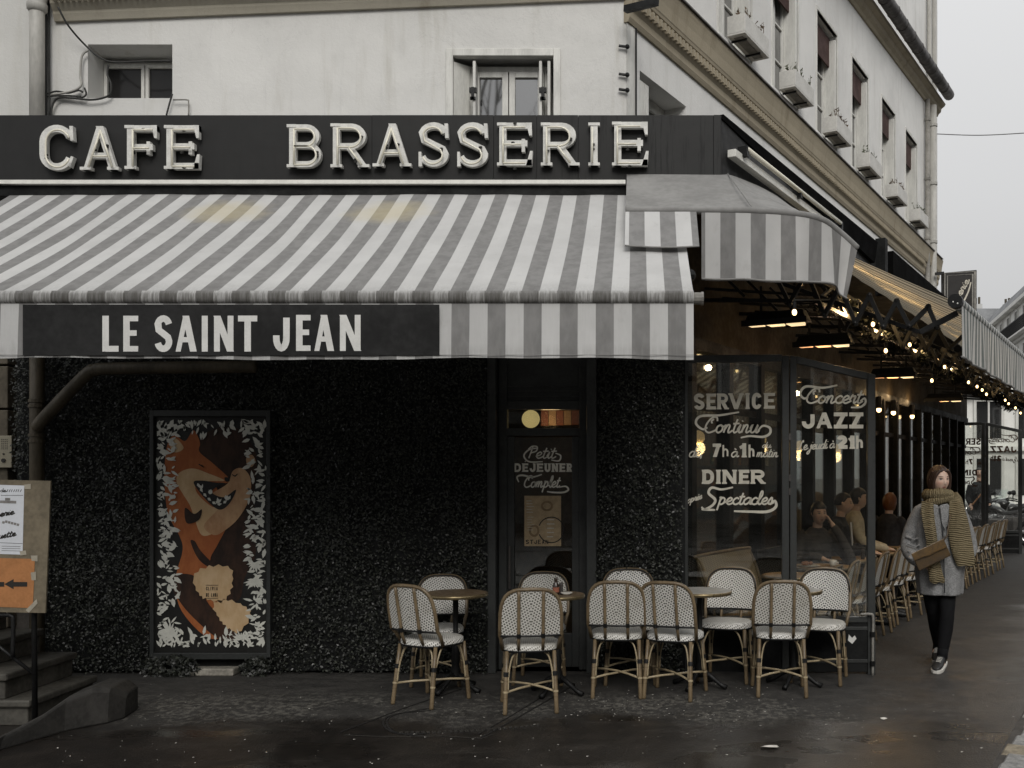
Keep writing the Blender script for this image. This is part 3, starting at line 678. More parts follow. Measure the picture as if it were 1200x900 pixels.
# room behind the door
room=MB(); m_in=pm('interior_brown',(.05,.030,.018),.7,var=.4,scale=3)
rx0,rx1=x0-.9,x1+.25
for q in (((rx0,8.47,0),(rx0,11,0),(rx0,11,3.4),(rx0,8.47,3.4)),((rx1,8.47,0),(rx1,11,0),(rx1,11,3.4),(rx1,8.47,3.4)),((rx0,11,0),(rx1,11,0),(rx1,11,3.4),(rx0,11,3.4)),((rx0,8.47,3.4),(rx1,8.47,3.4),(rx1,11,3.4),(rx0,11,3.4)),((rx0,8.47,.01),(rx1,8.47,.01),(rx1,11,.01),(rx0,11,.01))): room.quad(*[Vector(p) for p in q])
room.build('entry_room',m_in,cafe)
M_globe=emis('globe_glow',(1,.72,.30),.42)
gl=thing('globe_lamp',W(622,491,8.9)+Vector((0,0,-.0)),'glowing round yellow lamp seen through the transom above the door','lamp')
b=MB(); b.smooth=True; b.sphere(W(622,491,8.9),.082,16,12); b.build('globe',M_globe,gl)
b=MB(); b.tube([W(622,491,8.9)+Vector((0,0,.08)),Vector((W(622,491,8.9).x,8.9,3.39))],.008,6); b.build('stem',M_blackmetal,gl)
L=bpy.data.lights.new('curtain_fill_light','POINT'); L.energy=1.3; L.color=(1,.62,.3); L.shadow_soft_size=.09  # added fill in front of the curtain to brighten it, apart from the globe
lo=bpy.data.objects.new('curtain_fill_light',L); COL.objects.link(lo); lo.location=W(645,492,8.40); 
# striped valance of red-brown cloth inside the transom
M_rb=[pm('russet_cloth',(.13,.045,.028),.8),pm('tan_cloth',(.24,.16,.10),.8)]
cl=thing('striped_curtain',W(655,490,8.5),'short russet and tan striped curtain behind the door transom','curtain')
for i in range(6):
    b=MB(); xx=XP(634+i*9,8.55); b.box(xx,xx+.062,8.55,8.56,ZP(499-i*.3,8.55),ZP(481,8.55)); b.build('stripe',M_rb[i%2],cl)
# door lettering
M_letd_=pm('cream_vinyl_lightened',(.80,.77,.68),.6,var=.1,scale=12,bump=0)  # same cream vinyl, lightened to offset the shade in the doorway
M_let=pm('cream_vinyl',(.50,.475,.40),.6,var=.15,scale=12,bump=0)
Yd=8.192; mp=pxplane(Yd); dv=(0,-.0015,0)
dl=MB(); cursive(dl,'Petit',616,650,-537,7.0,1.5,mp,dv)
swash(dl,[(646,-539),(655,-540),(657,-534),(651,-531)],1.5,mp,dv); swash(dl,[(636,-541),(620,-541),(614,-534),(620,-527),(630,-525)],1.6,mp,dv); dl.build('lettering_script',M_letd_,door)
xs=[602,612,620.5,629,638,646.5,655.5,664,672]
for i,ch in enumerate('DEJEUNER'):
    dl=MB(); glyph(dl,ch,xs[i]+.2,xs[i+1]-1.4,-553,-543,2.6,mp,dv,slab=.5); dl.build('letter',M_letd_,door)
dl=MB(); dl.ribbon([(615,-541.2),(617.5,-539.5)],1.2,mp,dv); dl.build('accent',M_let,door)
dl=MB(); cursive(dl,'Complet',613,655,-571,6.6,1.6,mp,dv)
swash(dl,[(655,-571),(663,-570),(666,-574),(660,-577),(648,-577),(641,-576)],1.8,mp,dv); swash(dl,[(608,-565),(606,-559),(612,-557),(624,-559),(635,-556)],1.8,mp,dv); dl.build('lettering_script',M_letd_,door)
# menu poster in the door
M_poster=pm('kraft_poster',(.40,.30,.18),.7,var=.2,scale=20,bump=.05)
M_ink=pm('dark_ink',(.02,.018,.015),.6,bump=0)
mn=thing('menu_poster',W(636,640,8.19),'brown paper menu with a dark circle and white lines taped inside the door glass','poster')
b=MB(); b.box(XP(614.5,8.188),XP(657.5,8.188),8.186,8.1885,ZP(640,8.188),ZP(581,8.188)); b.build('sheet',M_poster,mn)
mp2=pxplane(8.1855); b=MB(); b.ribbon(arc(646,-621,15,15,-160,160,22),1.3,mp2,(0,-.0006,0)); b.build('circle_print',M_ink,mn)
b=MB(); 
for i,(ch) in enumerate('ST'): glyph(b,ch,616+i*5,620+i*5,-637.5,-632.5,1.1,mp2,(0,-.0006,0))
for i,(ch) in enumerate('JEAN'): glyph(b,ch,626+i*4.4,629.4+i*4.4,-637.5,-632.5,1.0,mp2,(0,-.0006,0))
b.build('lettering',M_ink,mn)
b=MB()
for i in range(5):
    b.ribbon([(617,-587-i*3.3),(617+frnd(6,13),-587-i*3.3)],.8,mp2,(0,-.0006,0)); b.ribbon([(641,-609-i*5),(641+frnd(6,9),-609-i*5)],1.2,mp2,(0,-.0006,0))
for i in range(6): b.ribbon([(618,-606-i*3),(618+frnd(5,9),-606-i*3)],.6,mp2,(0,-.0006,0))
b.build('menu_lines',M_let,mn)
b=MB(); b.ribbon(arc(641,-593,6,5,0,360,14),2.5,mp2,(0,-.0005,0)); b.ribbon(arc(626,-622,5,6,0,360,14),2.5,mp2,(0,-.0005,0)); b.build('blot_print',pm('ochre_print',(.22,.15,.08),.7,bump=0),mn)

# ---- ground floor on the side street: panelled base, glazed bays, brown fascia panel
Q=.423
bb=MB(); bb.sbox(.225,T_END+1,Q-.3,Q,2.75,3.9); bb.build('fascia_panel',pm('brown_panel',(.040,.031,.020),.8,.12,var=.35,scale=2.5,bump=.15),cafe)
bb=MB(); bb.sbox(.225,T_END+1,Q-.06,Q+.02,2.68,2.78); bb.build('lintel',M_black,cafe)
bb=MB(); bb.sbox(.225,T_END+1,Q-.25,Q,0,.55); bb.build('stall_riser',M_black,cafe)
t=.3; k_=0
while t<T_END+.8:
    bb=MB(); bb.sbox(t,t+.09,Q-.1,Q+.03,.55,2.7); mu=bb.build('mullion',M_black,cafe)
    if k_%1==0:
        nt_=min(t+.8,T_END+1)
        bb=MB(); bb.sbox(t+.07,nt_,Q-.05,Q-.02,2.18,2.24); bb.build('transom_bar',M_black,cafe)
        bb=MB(); bb.sbox(t+.07,nt_,Q-.04,Q-.034,.55,2.18); bb.build('shop_pane',M_glass_b,cafe)
        bb=MB(); bb.sbox(t+.07,nt_,Q-.04,Q-.034,2.24,2.7); bb.build('shop_pane',M_glass_b,cafe)
    t+=.8; k_+=1
# interior of the side room
M_inw=pm('interior_wall',(.10,.06,.035),.7,var=.5,scale=2.2); M_inf=pm('interior_floor',(.05,.035,.025),.35)
r=MB(); r.quad(S(.3,Q-3.2,0),S(T_END+1,Q-3.2,0),S(T_END+1,Q-3.2,2.75),S(.3,Q-3.2,2.75)); r.quad(S(.3,Q-3.2,2.76),S(T_END+1,Q-3.2,2.76),S(T_END+1,Q-.3,2.76),S(.3,Q-.3,2.76))
r.quad(S(T_END+1,Q-3.2,0),S(T_END+1,Q-.3,0),S(T_END+1,Q-.3,2.75),S(T_END+1,Q-3.2,2.75)); r.quad(S(.75,Q-3.2,0),S(.75,Q-.3,0),S(.75,Q-.3,2.75),S(.75,Q-3.2,2.75)); r.build('dining_room',M_inw,cafe)
r=MB(); r.quad(S(.3,Q-3.2,.01),S(T_END+1,Q-3.2,.01),S(T_END+1,Q-.3,.01),S(.3,Q-.3,.01)); r.build('dining_floor',M_inf,cafe)
# back bar shelves with bottles, seen dimly
bar=thing('back_bar',S(7,Q-3,0),'bottle shelves of the bar glimpsed through the side windows','shelf')
mgl=[pm('bottle_green',(.03,.07,.03),.1,.6,bump=0),pm('bottle_amber',(.25,.10,.02),.1,.6,bump=0),pm('bottle_clear',(.4,.4,.38),.1,.6,bump=0)]
for z in (1.1,1.45,1.8):
    b=MB(); b.sbox(3,12.5,Q-3.15,Q-2.95,z-.03,z); b.build('shelf_board',m_in,bar)
prot=[]
for m in mgl:
    b=MB(); b.smooth=True; b.lathe([(.03,0),(.035,.02),(.035,.17),(.012,.21),(.012,.27),(.014,.28)],(0,0,0),8); o=b.build('bottle',m,None,local=True)
    prot.append(o)
n_=0
for z in (1.1,1.45,1.8):
    t=3.3
    while t<12.2:
        p=S(t,Q-3.05,z); o=prot[n_] if n_<3 else random.choice(prot).copy()
        if n_>=3: COL.objects.link(o)
        o.location=p; n_+=1; t+=frnd(.9,1.5); tag(o,'%s bottle on the %s bar shelf behind the side windows'%(dict(bottle_green='green',bottle_amber='amber',bottle_clear='clear')[o.data.materials[0].name],{1.1:'lowest',1.45:'middle',1.8:'topmost'}[z]),'bottle','bottles on the bar shelves')

# ---- fascia sign
sign=thing('fascia_sign',(-2,7.7,3.89),'long black cafe fascia with white neon serif lettering above the striped awning','sign')
SY=7.7; sx1=XP(845,SY); zb,zt=ZP(218,SY),ZP(135,SY)
k=NT('fascia_black'); v=k.wpos(); st=k.noise(v,5,6,.7,sc=(7,7,.35)); X,Y,Z=k.sep(v)
mask=k.m('MULTIPLY',k.ramp(st,.53,.62),k.ramp(X,-1.6,.2,.1,.9)); c=k.mix(k.noise(v,9,5),(.013,.013,.013),(.022,.022,.0215)); k.set(k.mix(mask,c,(.004,.004,.004)),.55,.25); k.bump(k.noise(v,30,5),.12,.004); M_fascia=k.mat
xs=[-6.2,XP(436,SY),XP(578.5,SY),XP(629,SY),XP(677.5,SY),sx1-.06]
for i in range(len(xs)-1):
    b=MB(); b.box(xs[i]+.0015,xs[i+1]-.0015,SY-(.0025 if i in (1,3) else 0),SY+.39,zb,zt); b.build('face_panel',M_fascia,sign)
b=MB(); b.box(sx1-.06,sx1,SY-.006,SY+.3,zb,zt+.002); b.build('corner_trim',M_fascia,sign,bevel=.004)
b=MB(); b.sbox(0,1,0,1,0,1); b=MB()
e0=Vector((sx1,SY,0)); sd=_d
def E(u,o,z): return e0+sd*u+_n*o+Vector((0,0,z))
UL=14.2
M_fs=pm('fascia_side_grey',(.030,.030,.030),.6,.25,var=.3,scale=2,bump=.1)
b.hexa([E(0.003,-.5,zb),E(0.003,0,zb),E(UL,0,zb),E(UL,-.5,zb),E(0.003,-.5,zt-.004),E(0.003,0,zt-.004),E(UL,0,zt-.004),E(UL,-.5,zt-.004)]); b.build('side_face',M_fs,sign)
M_matt=pm('matt_black',(.004,.004,.004),.95,.03,bump=0)
# black board widening along the street, its black holding the ledge's shade
b=MB(); b.hexa([E(.0,-.4,zt-.03),E(.0,.01,zt-.03),E(4.5,.05,zt-.30),E(4.5,-.4,zt-.30),E(0,-.4,zt+.012),E(.02,.012,zt+.012),E(4.6,.06,zt-.035),E(4.6,-.4,zt-.035)]); b.build('hood_board',M_matt,sign)
b=MB(); b.hexa([E(5.2,-.4,zt-.45),E(5.2,.10,zt-.45),E(9.6,.10,zt-.5),E(9.6,-.4,zt-.5),E(5.2,-.4,zt-.02),E(5.2,.10,zt-.02),E(9.6,.10,zt-.05),E(9.6,-.4,zt-.05)]); b.build('hood_board',M_matt,sign)
b=MB(); b.hexa([E(4.72,.0,zb-.1),E(4.72,.12,zb-.1),E(4.84,.12,zb-.1),E(4.84,0,zb-.1),E(4.72,0,zt+.04),E(4.72,.12,zt+.04),E(4.84,.12,zt+.04),E(4.84,0,zt+.04)]); b.build('post',M_black,sign)
b=MB(); b.box(-6.2,XP(733,SY-.06),SY-.09,SY-.05,zb-.008,zb+.022); b.build('led_strip',M_white,sign)
b=MB(); b.box(-6.2,sx1-.1,SY-.05,SY+.1,zb-.09,zb-.004); b.build('awning_housing',M_black,sign)
# letters
M_chan=pm('channel_letter_white',(.62,.615,.585),.45,.4,var=.16,scale=14,bump=.05)
M_neon=pm('neon_glass',(.74,.71,.60),.15,.6,var=.06,bump=0)
LET=[('C',50,90,149,201),('A',97,143,150,201),('F',149,187,149,200),('E',195,236,149,200),('B',338,379,148,198),('R',389,432,147,198),('A',438,484,147,197),('S',492,527,146,197),('S',537,573,146,197),('E',583,624,146,196),('R',634,677,146,196),('I',686,707,146,196),('E',717,759,145,196)]
mpS=pxplane(SY-.02)
for ch,xa,xb,ya,yb in LET:
    b=MB(); W_=8.2; ix0,ix1=xa,xb
    sl=.75
    a_,b_=xa+(3 if ch in 'EFBR' else 0),xb
    if ch in 'EFBRA': a_=xa+3
    if ch=='A': b_=xb-3
    glyph(b,ch,a_,b_,-yb,-ya,W_ if ch!='S' else 7.6,mpS,(0,-.042,0),slab=sl,step=.001)
    # serif spurs
    dvv=(0,-.045,0)
    if ch in 'EF':
        b.poly([mpS(*p) for p in ((xb-7,-ya),(xb,-ya),(xb,-ya-15),(xb-3,-ya-15))],dvv)
        b.poly([mpS(*p) for p in ((xb-12,-ya-19),(xb-8,-ya-19),(xb-8,-ya-34),(xb-12,-ya-34))],dvv)
    if ch=='E': b.poly([mpS(*p) for p in ((xb-7,-yb),(xb,-yb),(xb+1,-yb+17),(xb-2,-yb+17))],dvv)
    if ch=='C' or ch=='S': b.poly([mpS(*p) for p in ((xb-5,-ya-1),(xb-1,-ya-1),(xb,-ya-18),(xb-4,-ya-18))],dvv)
    if ch=='S': b.poly([mpS(*p) for p in ((xa,-yb),(xa+4,-yb),(xa+3,-yb+17),(xa,-yb+17))],dvv)
    if ch=='C': b.poly([mpS(*p) for p in ((xb-4,-yb+3),(xb,-yb+15),(xb-3,-yb+16),(xb-8,-yb+6))],dvv)
    lt=b.build('letter',M_chan,sign)
    # neon tubes stand in front, hugging the stroke edges
    for st_ in caps(ch):
        pts=[(a_+6+(b_-a_-12)*p[0]-2.5, -yb+4+(yb-ya-8)*p[1]+1) for p in st_[1]]
        b=MB(); b.smooth=True
        b.tube([W(p[0],-p[1],SY-.098) for p in pts],.0085,6); b.build('neon_tube',M_neon,lt)
    for _ in range(3):
        p=random.choice(caps(ch))[1]; p=p[len(p)//2] if len(p)>2 else ((p[0][0]+p[1][0])/2,(p[0][1]+p[1][1])/2)
        px_,py_=a_+6+(b_-a_-12)*p[0]-2.5,-yb+4+(yb-ya-8)*p[1]+frnd(-6,6)
        b=MB(); b.tube([W(px_,-py_,SY-.10),W(px_+2,-py_,SY-.06)],.009,6); b.build('tube_clip',M_cable,lt)
# fluorescent tube on the side face
ft=thing('tube_light',E(.3,.1,4.1),'unlit white fluorescent strip on the side face of the fascia above the corner awning','strip light')
b=MB(); b.hexa([E(.08,.02,4.13),E(.08,.09,4.13),E(2.9,.09,4.13),E(2.9,.02,4.13),E(.08,.02,4.19),E(.08,.09,4.19),E(2.9,.09,4.19),E(2.9,.02,4.19)]); b.build('fixture',M_white,ft,bevel=.004)
b=MB(); b.smooth=True; b.tube([E(.25,.12,4.23),E(2.85,.12,4.23)],.02,8); b.build('tube',M_neon,ft)
for u in (.22,1.55,2.86):
    b=MB(); b.hexa([E(u,.05,4.17),E(u,.13,4.17),E(u+.05,.13,4.17),E(u+.05,.05,4.17),E(u,.05,4.25),E(u,.13,4.25),E(u+.05,.13,4.25),E(u+.05,.05,4.25)]); b.build('lamp_holder',M_blackmetal,ft)
# ================================================================== AWNINGS
def stripe_mat(name, off, white=(.56,.558,.55), grey=(.235,.232,.228), per=.2119, dirty=.0, stains=(), trans=.12, soft=.012):
    k=NT(name); s=k.st(); X,V,Z=k.sep(s); p=k.wpos()
    fr=k.m('FRACT', k.m('DIVIDE', k.m('SUBTRACT', X, off), per))
    edge=k.m('MULTIPLY', k.ramp(fr,0,soft), k.ramp(fr,.5+soft,.5))
    f=k.noise(p,2.4,5,.6); f2=k.noise(p,14,4,.6,sc=(1,1,.5))
    wv=k.noise(p,420,2,.5)
    w=k.mix(k.ramp(f,.3,.7),tuple(c*.88 for c in white),white); g_=k.mix(k.ramp(f2,.3,.7),tuple(c*.84 for c in grey),tuple(c*1.08 for c in grey))
    c=k.mix(edge,g_,w)
    c=k.mix(k.ramp(f2,.58,.78,0,.16),c,(.20,.195,.18))
    for (sx,sy,rx,ry) in stains:
        px_,py_,pz=k.sep(p)
        d=k.m('ADD',k.m('POWER',k.m('DIVIDE',k.m('SUBTRACT',px_,sx),rx),2),k.m('POWER',k.m('DIVIDE',k.m('SUBTRACT',py_,sy),ry),2))
        d=k.m('ADD',d,k.m('MULTIPLY',k.noise(p,6,4),.9))
        c=k.mix(k.ramp(d,1.3,.35,0,.45),c,(.56,.48,.28))
    # grime along the lower edge: st.y = 1 on the dirty lip
    gr=k.m('MULTIPLY',V,k.ramp(k.noise(p,26,4,.7,sc=(3.5,1,.25)),.30,.62,.30,1)); c=k.mix(k.m('MULTIPLY',gr,.75),c,(.055,.05,.04))
    k.set(c,.85,.2); k.bump(k.m('ADD',wv,k.m('MULTIPLY',k.noise(p,7,3,.5,sc=(3,.6,.6)),5)),.18,.004)
    if trans:
        tl=k.n('ShaderNodeBsdfTranslucent'); k.l(c,tl.inputs[0]); m=k.n('ShaderNodeMixShader'); m.inputs[0].default_value=trans
        k.l(k.b.outputs[0],m.inputs[1]); k.l(tl.outputs[0],m.inputs[2]); k.l(m.outputs[0],k.out.inputs[0])
    return k.mat
M_str=stripe_mat('striped_canvas',-.5855,stains=((-3.05,7.3,.42,.30),(-1.85,7.3,.42,.30)))
M_strv=stripe_mat('striped_valance_canvas',XP(549.5,5.75),trans=.05)
M_strc=stripe_mat('striped_corner_canvas',.0418)
M_strs=stripe_mat('striped_side_canvas',0.03,white=(.56,.52,.42),grey=(.14,.125,.10),trans=.32)  # stripe whites yellowed: golden lamplight mixed into the canvas colour
M_strsv=stripe_mat('striped_side_valance',0.03,white=(.68,.675,.66),grey=(.22,.245,.24),per=.13,trans=.2)
M_greycloth=pm('grey_canvas',(.225,.222,.215),.85,.2,var=.16,scale=3,bump=.2,bscale=25)
AX0,AX1=-4.9,.325
aw=thing('striped_awning',(-1.5,7.7,3.87),'wide grey and white striped awning with the dark name banner on its valance','awning')
m=MB(); m.smooth=True
nx,ny=90,26; pts=[];st=[];fs=[]
prof=[]
for j in range(ny+1):
    f=j/ny; Y=7.78-(7.78-5.80)*f; Z=-.78+.6*Y - .035*math.sin(PI*f)
    prof.append((Y,Z,max(0,(f-.9)*3)))
prof += [(5.765,2.70,.5),(5.752,2.68,.9),(5.75,2.655,1),(5.753,2.635,1),(5.775,2.622,1)]
for i in range(nx+1):
    x=AX0+(AX1-AX0)*i/nx
    for (Y,Z,dv_) in prof:
        wob=.010*math.sin(x*3.0+Y*.8)+.005*math.sin(x*9+Y*2.2)+.004*math.sin(x*17+Y*5)
        fz=wob*(1-abs((7.78-Y)/2-.5)*1.6) if Y>5.8 else 0
        pts.append((x,Y,Z+fz)); st.append((x,dv_,0))
K=len(prof)
for i in range(nx):
    for j in range(K-1): a=i*K+j; fs.append((a,a+1,a+K+1,a+K))
m._a(pts,fs,st); can=m.build('canopy',M_str,aw,st=True)
b=MB(); b.box(AX0,AX1-.01,5.79,5.85,2.62,2.67); b.build('front_bar',M_zinc,aw)
b=MB(); b.tube([(AX1,5.80,2.66),(AX1+.045,5.80,2.66)],.036,12); b.tube([(AX1+.045,5.8,2.66),(AX1+.06,5.8,2.66)],.04,12); b.build('bar_end_cap',M_grey,aw)
m=MB(); m.smooth=True; pts=[];st=[];fs=[]
for i in range(161):
    x=AX0+(AX1-AX0)*i/160
    for j in range(8):
        z=2.625-(2.625-2.298)*j/7; y=5.768-.018*j/7+.004*math.sin(x*6)*j/7+(.003*math.sin(x*27) if j>4 else 0)
        pts.append((x,y,z-(.006*math.sin(x*2.4)+.003*math.sin(x*7.7) if j==7 else 0))); st.append((x,.06 if j<6 else .25,0))
for i in range(160):
    for j in range(7): a=i*8+j; fs.append((a,a+1,a+9,a+8))
m._a(pts,fs,st); val=m.build('valance',M_strv,aw,st=True)
for (z,w) in ((2.318,.003),): 
    b=MB(); b.box(AX0,AX1,5.744,5.7465,z,z+w); b.build('hem_seam',M_greycloth,val)
# arms under the front awning
for x in (-4.2,-2.1,-.2):
    b=MB(); b.bar((x,7.7,3.6),(x+.55,6.7,2.98),.05,.04); b.bar((x+.55,6.7,2.98),(x-.1,5.86,2.60),.045,.04); b.sphere((x+.55,6.7,2.98),.045,8,6); b.build('folding_arm',M_blackmetal,aw)
M_banner=pm('banner_black',(.020,.020,.020),.8,.2,var=.25,scale=3,bump=.12,bscale=30)
b=MB(); BY=5.742; b.box(XP(27,BY),XP(515,BY),BY-.003,BY,ZP(416.5,BY),ZP(357,BY)); ban=b.build('banner',M_banner,aw)
M_paintw=pm('painted_white',(.64,.635,.61),.7,var=.08,scale=12,bump=0)
mpB=pxplane(BY-.0035); dv=(0,-.0008,0)
for ch,xa,xb in (('L',120,139),('E',144.5,162),('S',181,202),('A',205,230.5),('I',236.5,243.5),('N',250.5,274),('T',279,301.5),('J',320,339.5),('E',347,364),('A',367.5,391.5),('N',398,423)):
    b=MB(); glyph(b,ch,xa,xb,-412 if xa<300 else -411.3,-370 if xa<300 else -369,7.6 if ch!='I' else 7,mpB,dv,step=.0002); b.build('letter',M_paintw,ban)

# corner awning
ca=thing('corner_awning',(.9,7.5,3.6),'small curved grey canvas hood with striped valance wrapping the corner of the fascia','awning')
rim=[Vector(p) for p in ((-.09,6.87,3.47),(.2,6.87,3.47),(.5,6.87,3.47),(.8,6.87,3.465),(1.10,6.89,3.45),(1.29,6.96,3.43),(1.43,7.06,3.375),(1.59,7.15,3.27))]
top=[Vector((-.09,7.69,3.975)),Vector((.2,7.69,3.975)),Vector((.62,7.685,3.97)),E(.08,.04,3.99),E(.5,.03,4.05),E(.9,.03,4.09),E(1.3,.03,4.10),E(1.5,.03,4.0)]
rimc=catmull(rim,6); topc=catmull(top,6)
m=MB(); m.smooth=True; nn=len(rimc); pts=[];fs=[]
for i in range(nn):
    for j in range(9):
        f=j/8; p=topc[i].lerp(rimc[i],f); p=p+Vector((0,0,-.03*math.sin(PI*f)+.006*math.sin(i*1.1)*math.sin(PI*f))); pts.append(p)
for i in range(nn-1):
    for j in range(8): a=i*9+j; fs.append((a,a+1,a+10,a+9))
m._a(pts,fs); m.build('hood',M_greycloth,ca)
m=MB(); m.smooth=True; m.tube(rimc,.028,10); m.build('rim_tube',M_greycloth,ca)
b=MB(); b.tube([topc[int(nn*.40)]+Vector((0,-.0,.006)),rimc[int(nn*.42)]+Vector((0,-.004,.02))],.004,5); b.build('seam',M_greycloth,ca)
def hang(name,rows,smat,parent,cols_st):
    m=MB(); m.smooth=True; pts=[];st=[];fs=[]; K=len(rows[0])
    for i,r in enumerate(rows):
        for p in r: pts.append(p); st.append((cols_st[i],.0,0))
    for i in range(len(rows)-1):
        for j in range(K-1): a=i*K+j; fs.append((a,a+1,a+K+1,a+K))
    m._a(pts,fs,st); return m.build(name,smat,parent,st=True)
rows=[];cs=[]
x0_,x1_=XP(733,6.87),XP(818.5,6.6)
for i in range(25):
    x=x0_+(x1_-x0_)*i/24; r=[]
    for j in range(6):
        f=j/5; Y=6.845-.34*f; z=3.455+(3.138-3.455)*f - .012*math.sin(i/24*PI*.9)*f
        r.append(Vector((x,Y,z)))
    rows.append(r); cs.append(x)
hang('short_valance',rows,M_strc,ca,cs)
b=MB(); b.smooth=True; b.tube([r[-1]+Vector((0,-.003,0)) for r in rows],.006,5); b.build('hem',M_greycloth,ca)
i0=next(i for i,p in enumerate(rimc) if p.x>XP(820.5,6.87)); vr=rimc[i0-1:]
vr=[Vector((XP(822,6.85),6.85,3.45))]+[p+Vector((0,-.02,-.02)) for p in rimc[i0:]]
dense=[]
for i in range(len(vr)-1):
    for j in range(4): dense.append(vr[i].lerp(vr[i+1],j/4))
dense.append(vr[-1])
rows=[];cs=[];s_=dense[0].x
for i,p in enumerate(dense):
    if i: s_+=(p-dense[i-1]).length
    u=i/(len(dense)-1); h=.475 if u<.4 else .475-.10*((u-.4)/.6)
    r=[]
    tn=(dense[min(i+1,len(dense)-1)]-dense[max(i-1,0)]).normalized(); nr=Vector((tn.y,-tn.x,0))
    for j in range(10):
        f=j/9; fold=(.012+.03*u*u)*math.sin(s_*19)*f
        pull=Vector((-.05,-.03,0))*(max(0,u-.75)/.25)**2*f*2.2
        r.append(p+Vector((0,0,-h*f))+nr*fold+pull)
    rows.append(r); cs.append(s_)
hang('valance',rows,M_strc,ca,cs)
b=MB(); b.smooth=True; b.tube([r[-1]+Vector((0,-.004,.01)) for r in rows],.008,5); b.build('hem',M_greycloth,ca)

# side awning along the street
sa=thing('side_awning',E(9,.6,3.7),'long striped awning over the side street terrace, lit warm from below','awning')
PJ=1.78; rows=[];cs=[]
us=[.02+(13.6-.02)*i/130 for i in range(131)]
ZA,ZB=3.83,2.83
for u in us:
    r=[]
    for j in range(9):
        f=j/8; r.append(E(u,.04+(PJ-.04)*f,ZA+(ZB-ZA)*f-.03*math.sin(PI*f)+.004*math.sin(u*9)))
    rows.append(r); cs.append(u)
hang('canopy',rows,M_strs,sa,cs)
pts=[];st=[];fs=[]
for i,u in enumerate(us):
    for j in range(14):
        a=2*PI*j/14; pts.append(E(u,PJ+.045*math.cos(a),ZB+.045*math.sin(a))); st.append((u,0,0))
for i in range(len(us)-1):
    for j in range(14): a=i*14+j; b2=i*14+(j+1)%14; fs.append((a,b2,b2+14,a+14))
m=MB(); m.smooth=True; m._a(pts,fs,st); m.build('roller',M_strsv,sa,st=True)
b=MB(); b.tube([E(-.04,PJ,ZB),E(.03,PJ,ZB)],.05,14); b.build('roller_cap',M_blackmetal,sa)
for a in (0,2.1):
    b=MB(); b.sphere(E(-.045,PJ+.02*math.cos(a),ZB-.02+.015*math.sin(a)),.006,6,4); b.build('cap_screw',M_white,sa)
rows=[];cs=[]
for i,u in enumerate(us):
    r=[]
    for j in range(8):
        f=j/7; r.append(E(u,PJ+.035+.010*math.sin(u*8)*f+.008*math.sin(u*21)*f,ZB-.02-.365*f))
    rows.append(r); cs.append(u)
hang('valance',rows,M_strsv,sa,cs)
b=MB(); b.smooth=True; b.tube([r[-1] for r in rows],.010,5); b.build('hem',M_greycloth,sa)
for u in (.18,1.7,3.3,5.0,6.8,8.8,11.0,13.0):
    ar=MB(); zz=[(1.76,2.78),(1.50,2.66)]; zg=[(1.615,2.69),(1.555,2.84),(1.42,2.71),(1.327,2.90),(1.23,2.72),(1.126,2.96),(1.02,2.76),(.90,3.05),(.78,2.84),(.64,3.18),(.5,2.95),(.3,3.35),(.05,3.55)]
    ar.bar(E(u,*zz[0]),E(u,*zz[1]),.045,.035)
    for p_,q_ in zip(zg[:-1],zg[1:]): ar.bar(E(u,*p_),E(u,*q_),.034,.03)
    for p_ in zg: ar.sphere(E(u,*p_),.024,6,4)
    ar.bar(E(u+.02,1.5,2.66),E(u+.4,.05,3.3),.03); ar.build('folding_arm',M_blackmetal,sa)
# lattice girder carrying lamps and heaters
def lattice(t0,t1,q,z0,z1,step=.42):
    lt=MB(); lt.bar(S(t0,q,z0),S(t1,q,z0),.03); lt.bar(S(t0,q,z1),S(t1,q,z1),.03); t=t0; up=True
    while t<t1-.01:
        n=min(t+step,t1); lt.bar(S(t,q,z0 if up else z1),S(n,q,z1 if up else z0),.024); up=not up; t=n
    return lt
for q_,z0_,z1_ in ((1.5,2.98,3.16),):
    t=.35
    while t<13:
        lattice(t,min(t+2.5,13),q_,z0_,z1_).build('lattice_girder',M_blackmetal,sa); t+=2.5
for t in [.6+.8*i for i in range(16)]:
    b=MB(); b.bar(S(t,.43,3.12),S(t,1.55,3.02),.03); b.bar(S(t,.43,3.22),S(t+.4,1.5,3.12),.022); b.bar(S(t+.4,.43,3.2),S(t,1.5,3.0),.022); b.bar(S(t,.43,3.5),S(t,.8,3.12),.022); b.build('strut',M_blackmetal,sa)
# dark greenery wound along the girder, with string lights
def leafcloud(name,centres,n,spread,size,mat,parent,kind='stuff',flat=None,outn=None):
    m=MB(); pts=[];fs=[]
    for i in range(n):
        c,rr=random.choice(centres)
        p=Vector(c)+Vector((random.gauss(0,1)*rr[0],random.gauss(0,1)*rr[1],random.gauss(0,1)*rr[2]))
        d=Vector((frnd(-1,1),frnd(-1,1),frnd(-1,1))).normalized(); e=d.orthogonal().normalized(); s_=size*frnd(.6,1.3)
        k=len(pts); pts += [p,p+d*s_*.5+e*s_*.28,p+d*s_,p+d*s_*.5-e*s_*.28]; fs.append((k,k+1,k+2,k+3))
    m._a(pts,fs); o=m.build(name,mat,parent); tag(o,kind=kind); return o
def leaf_mat(name,a,b,rough=.45,spec=.5):
    k=NT(name); g=k.n('ShaderNodeNewGeometry'); r=g.outputs['Random Per Island']
    c=k.mix(r,a,b); c=k.mix(k.ramp(r,.90,.99),c,tuple(x*2.0 for x in b)); k.set(c,k.ramp(r,0,1,rough-.12,rough+.15),spec); return k.mat  # a few leaves coloured paler to stand in for glossy highlights
M_garland=leaf_mat('garland_leaves',(.003,.0035,.0025),(.008,.009,.006),.7,.15)
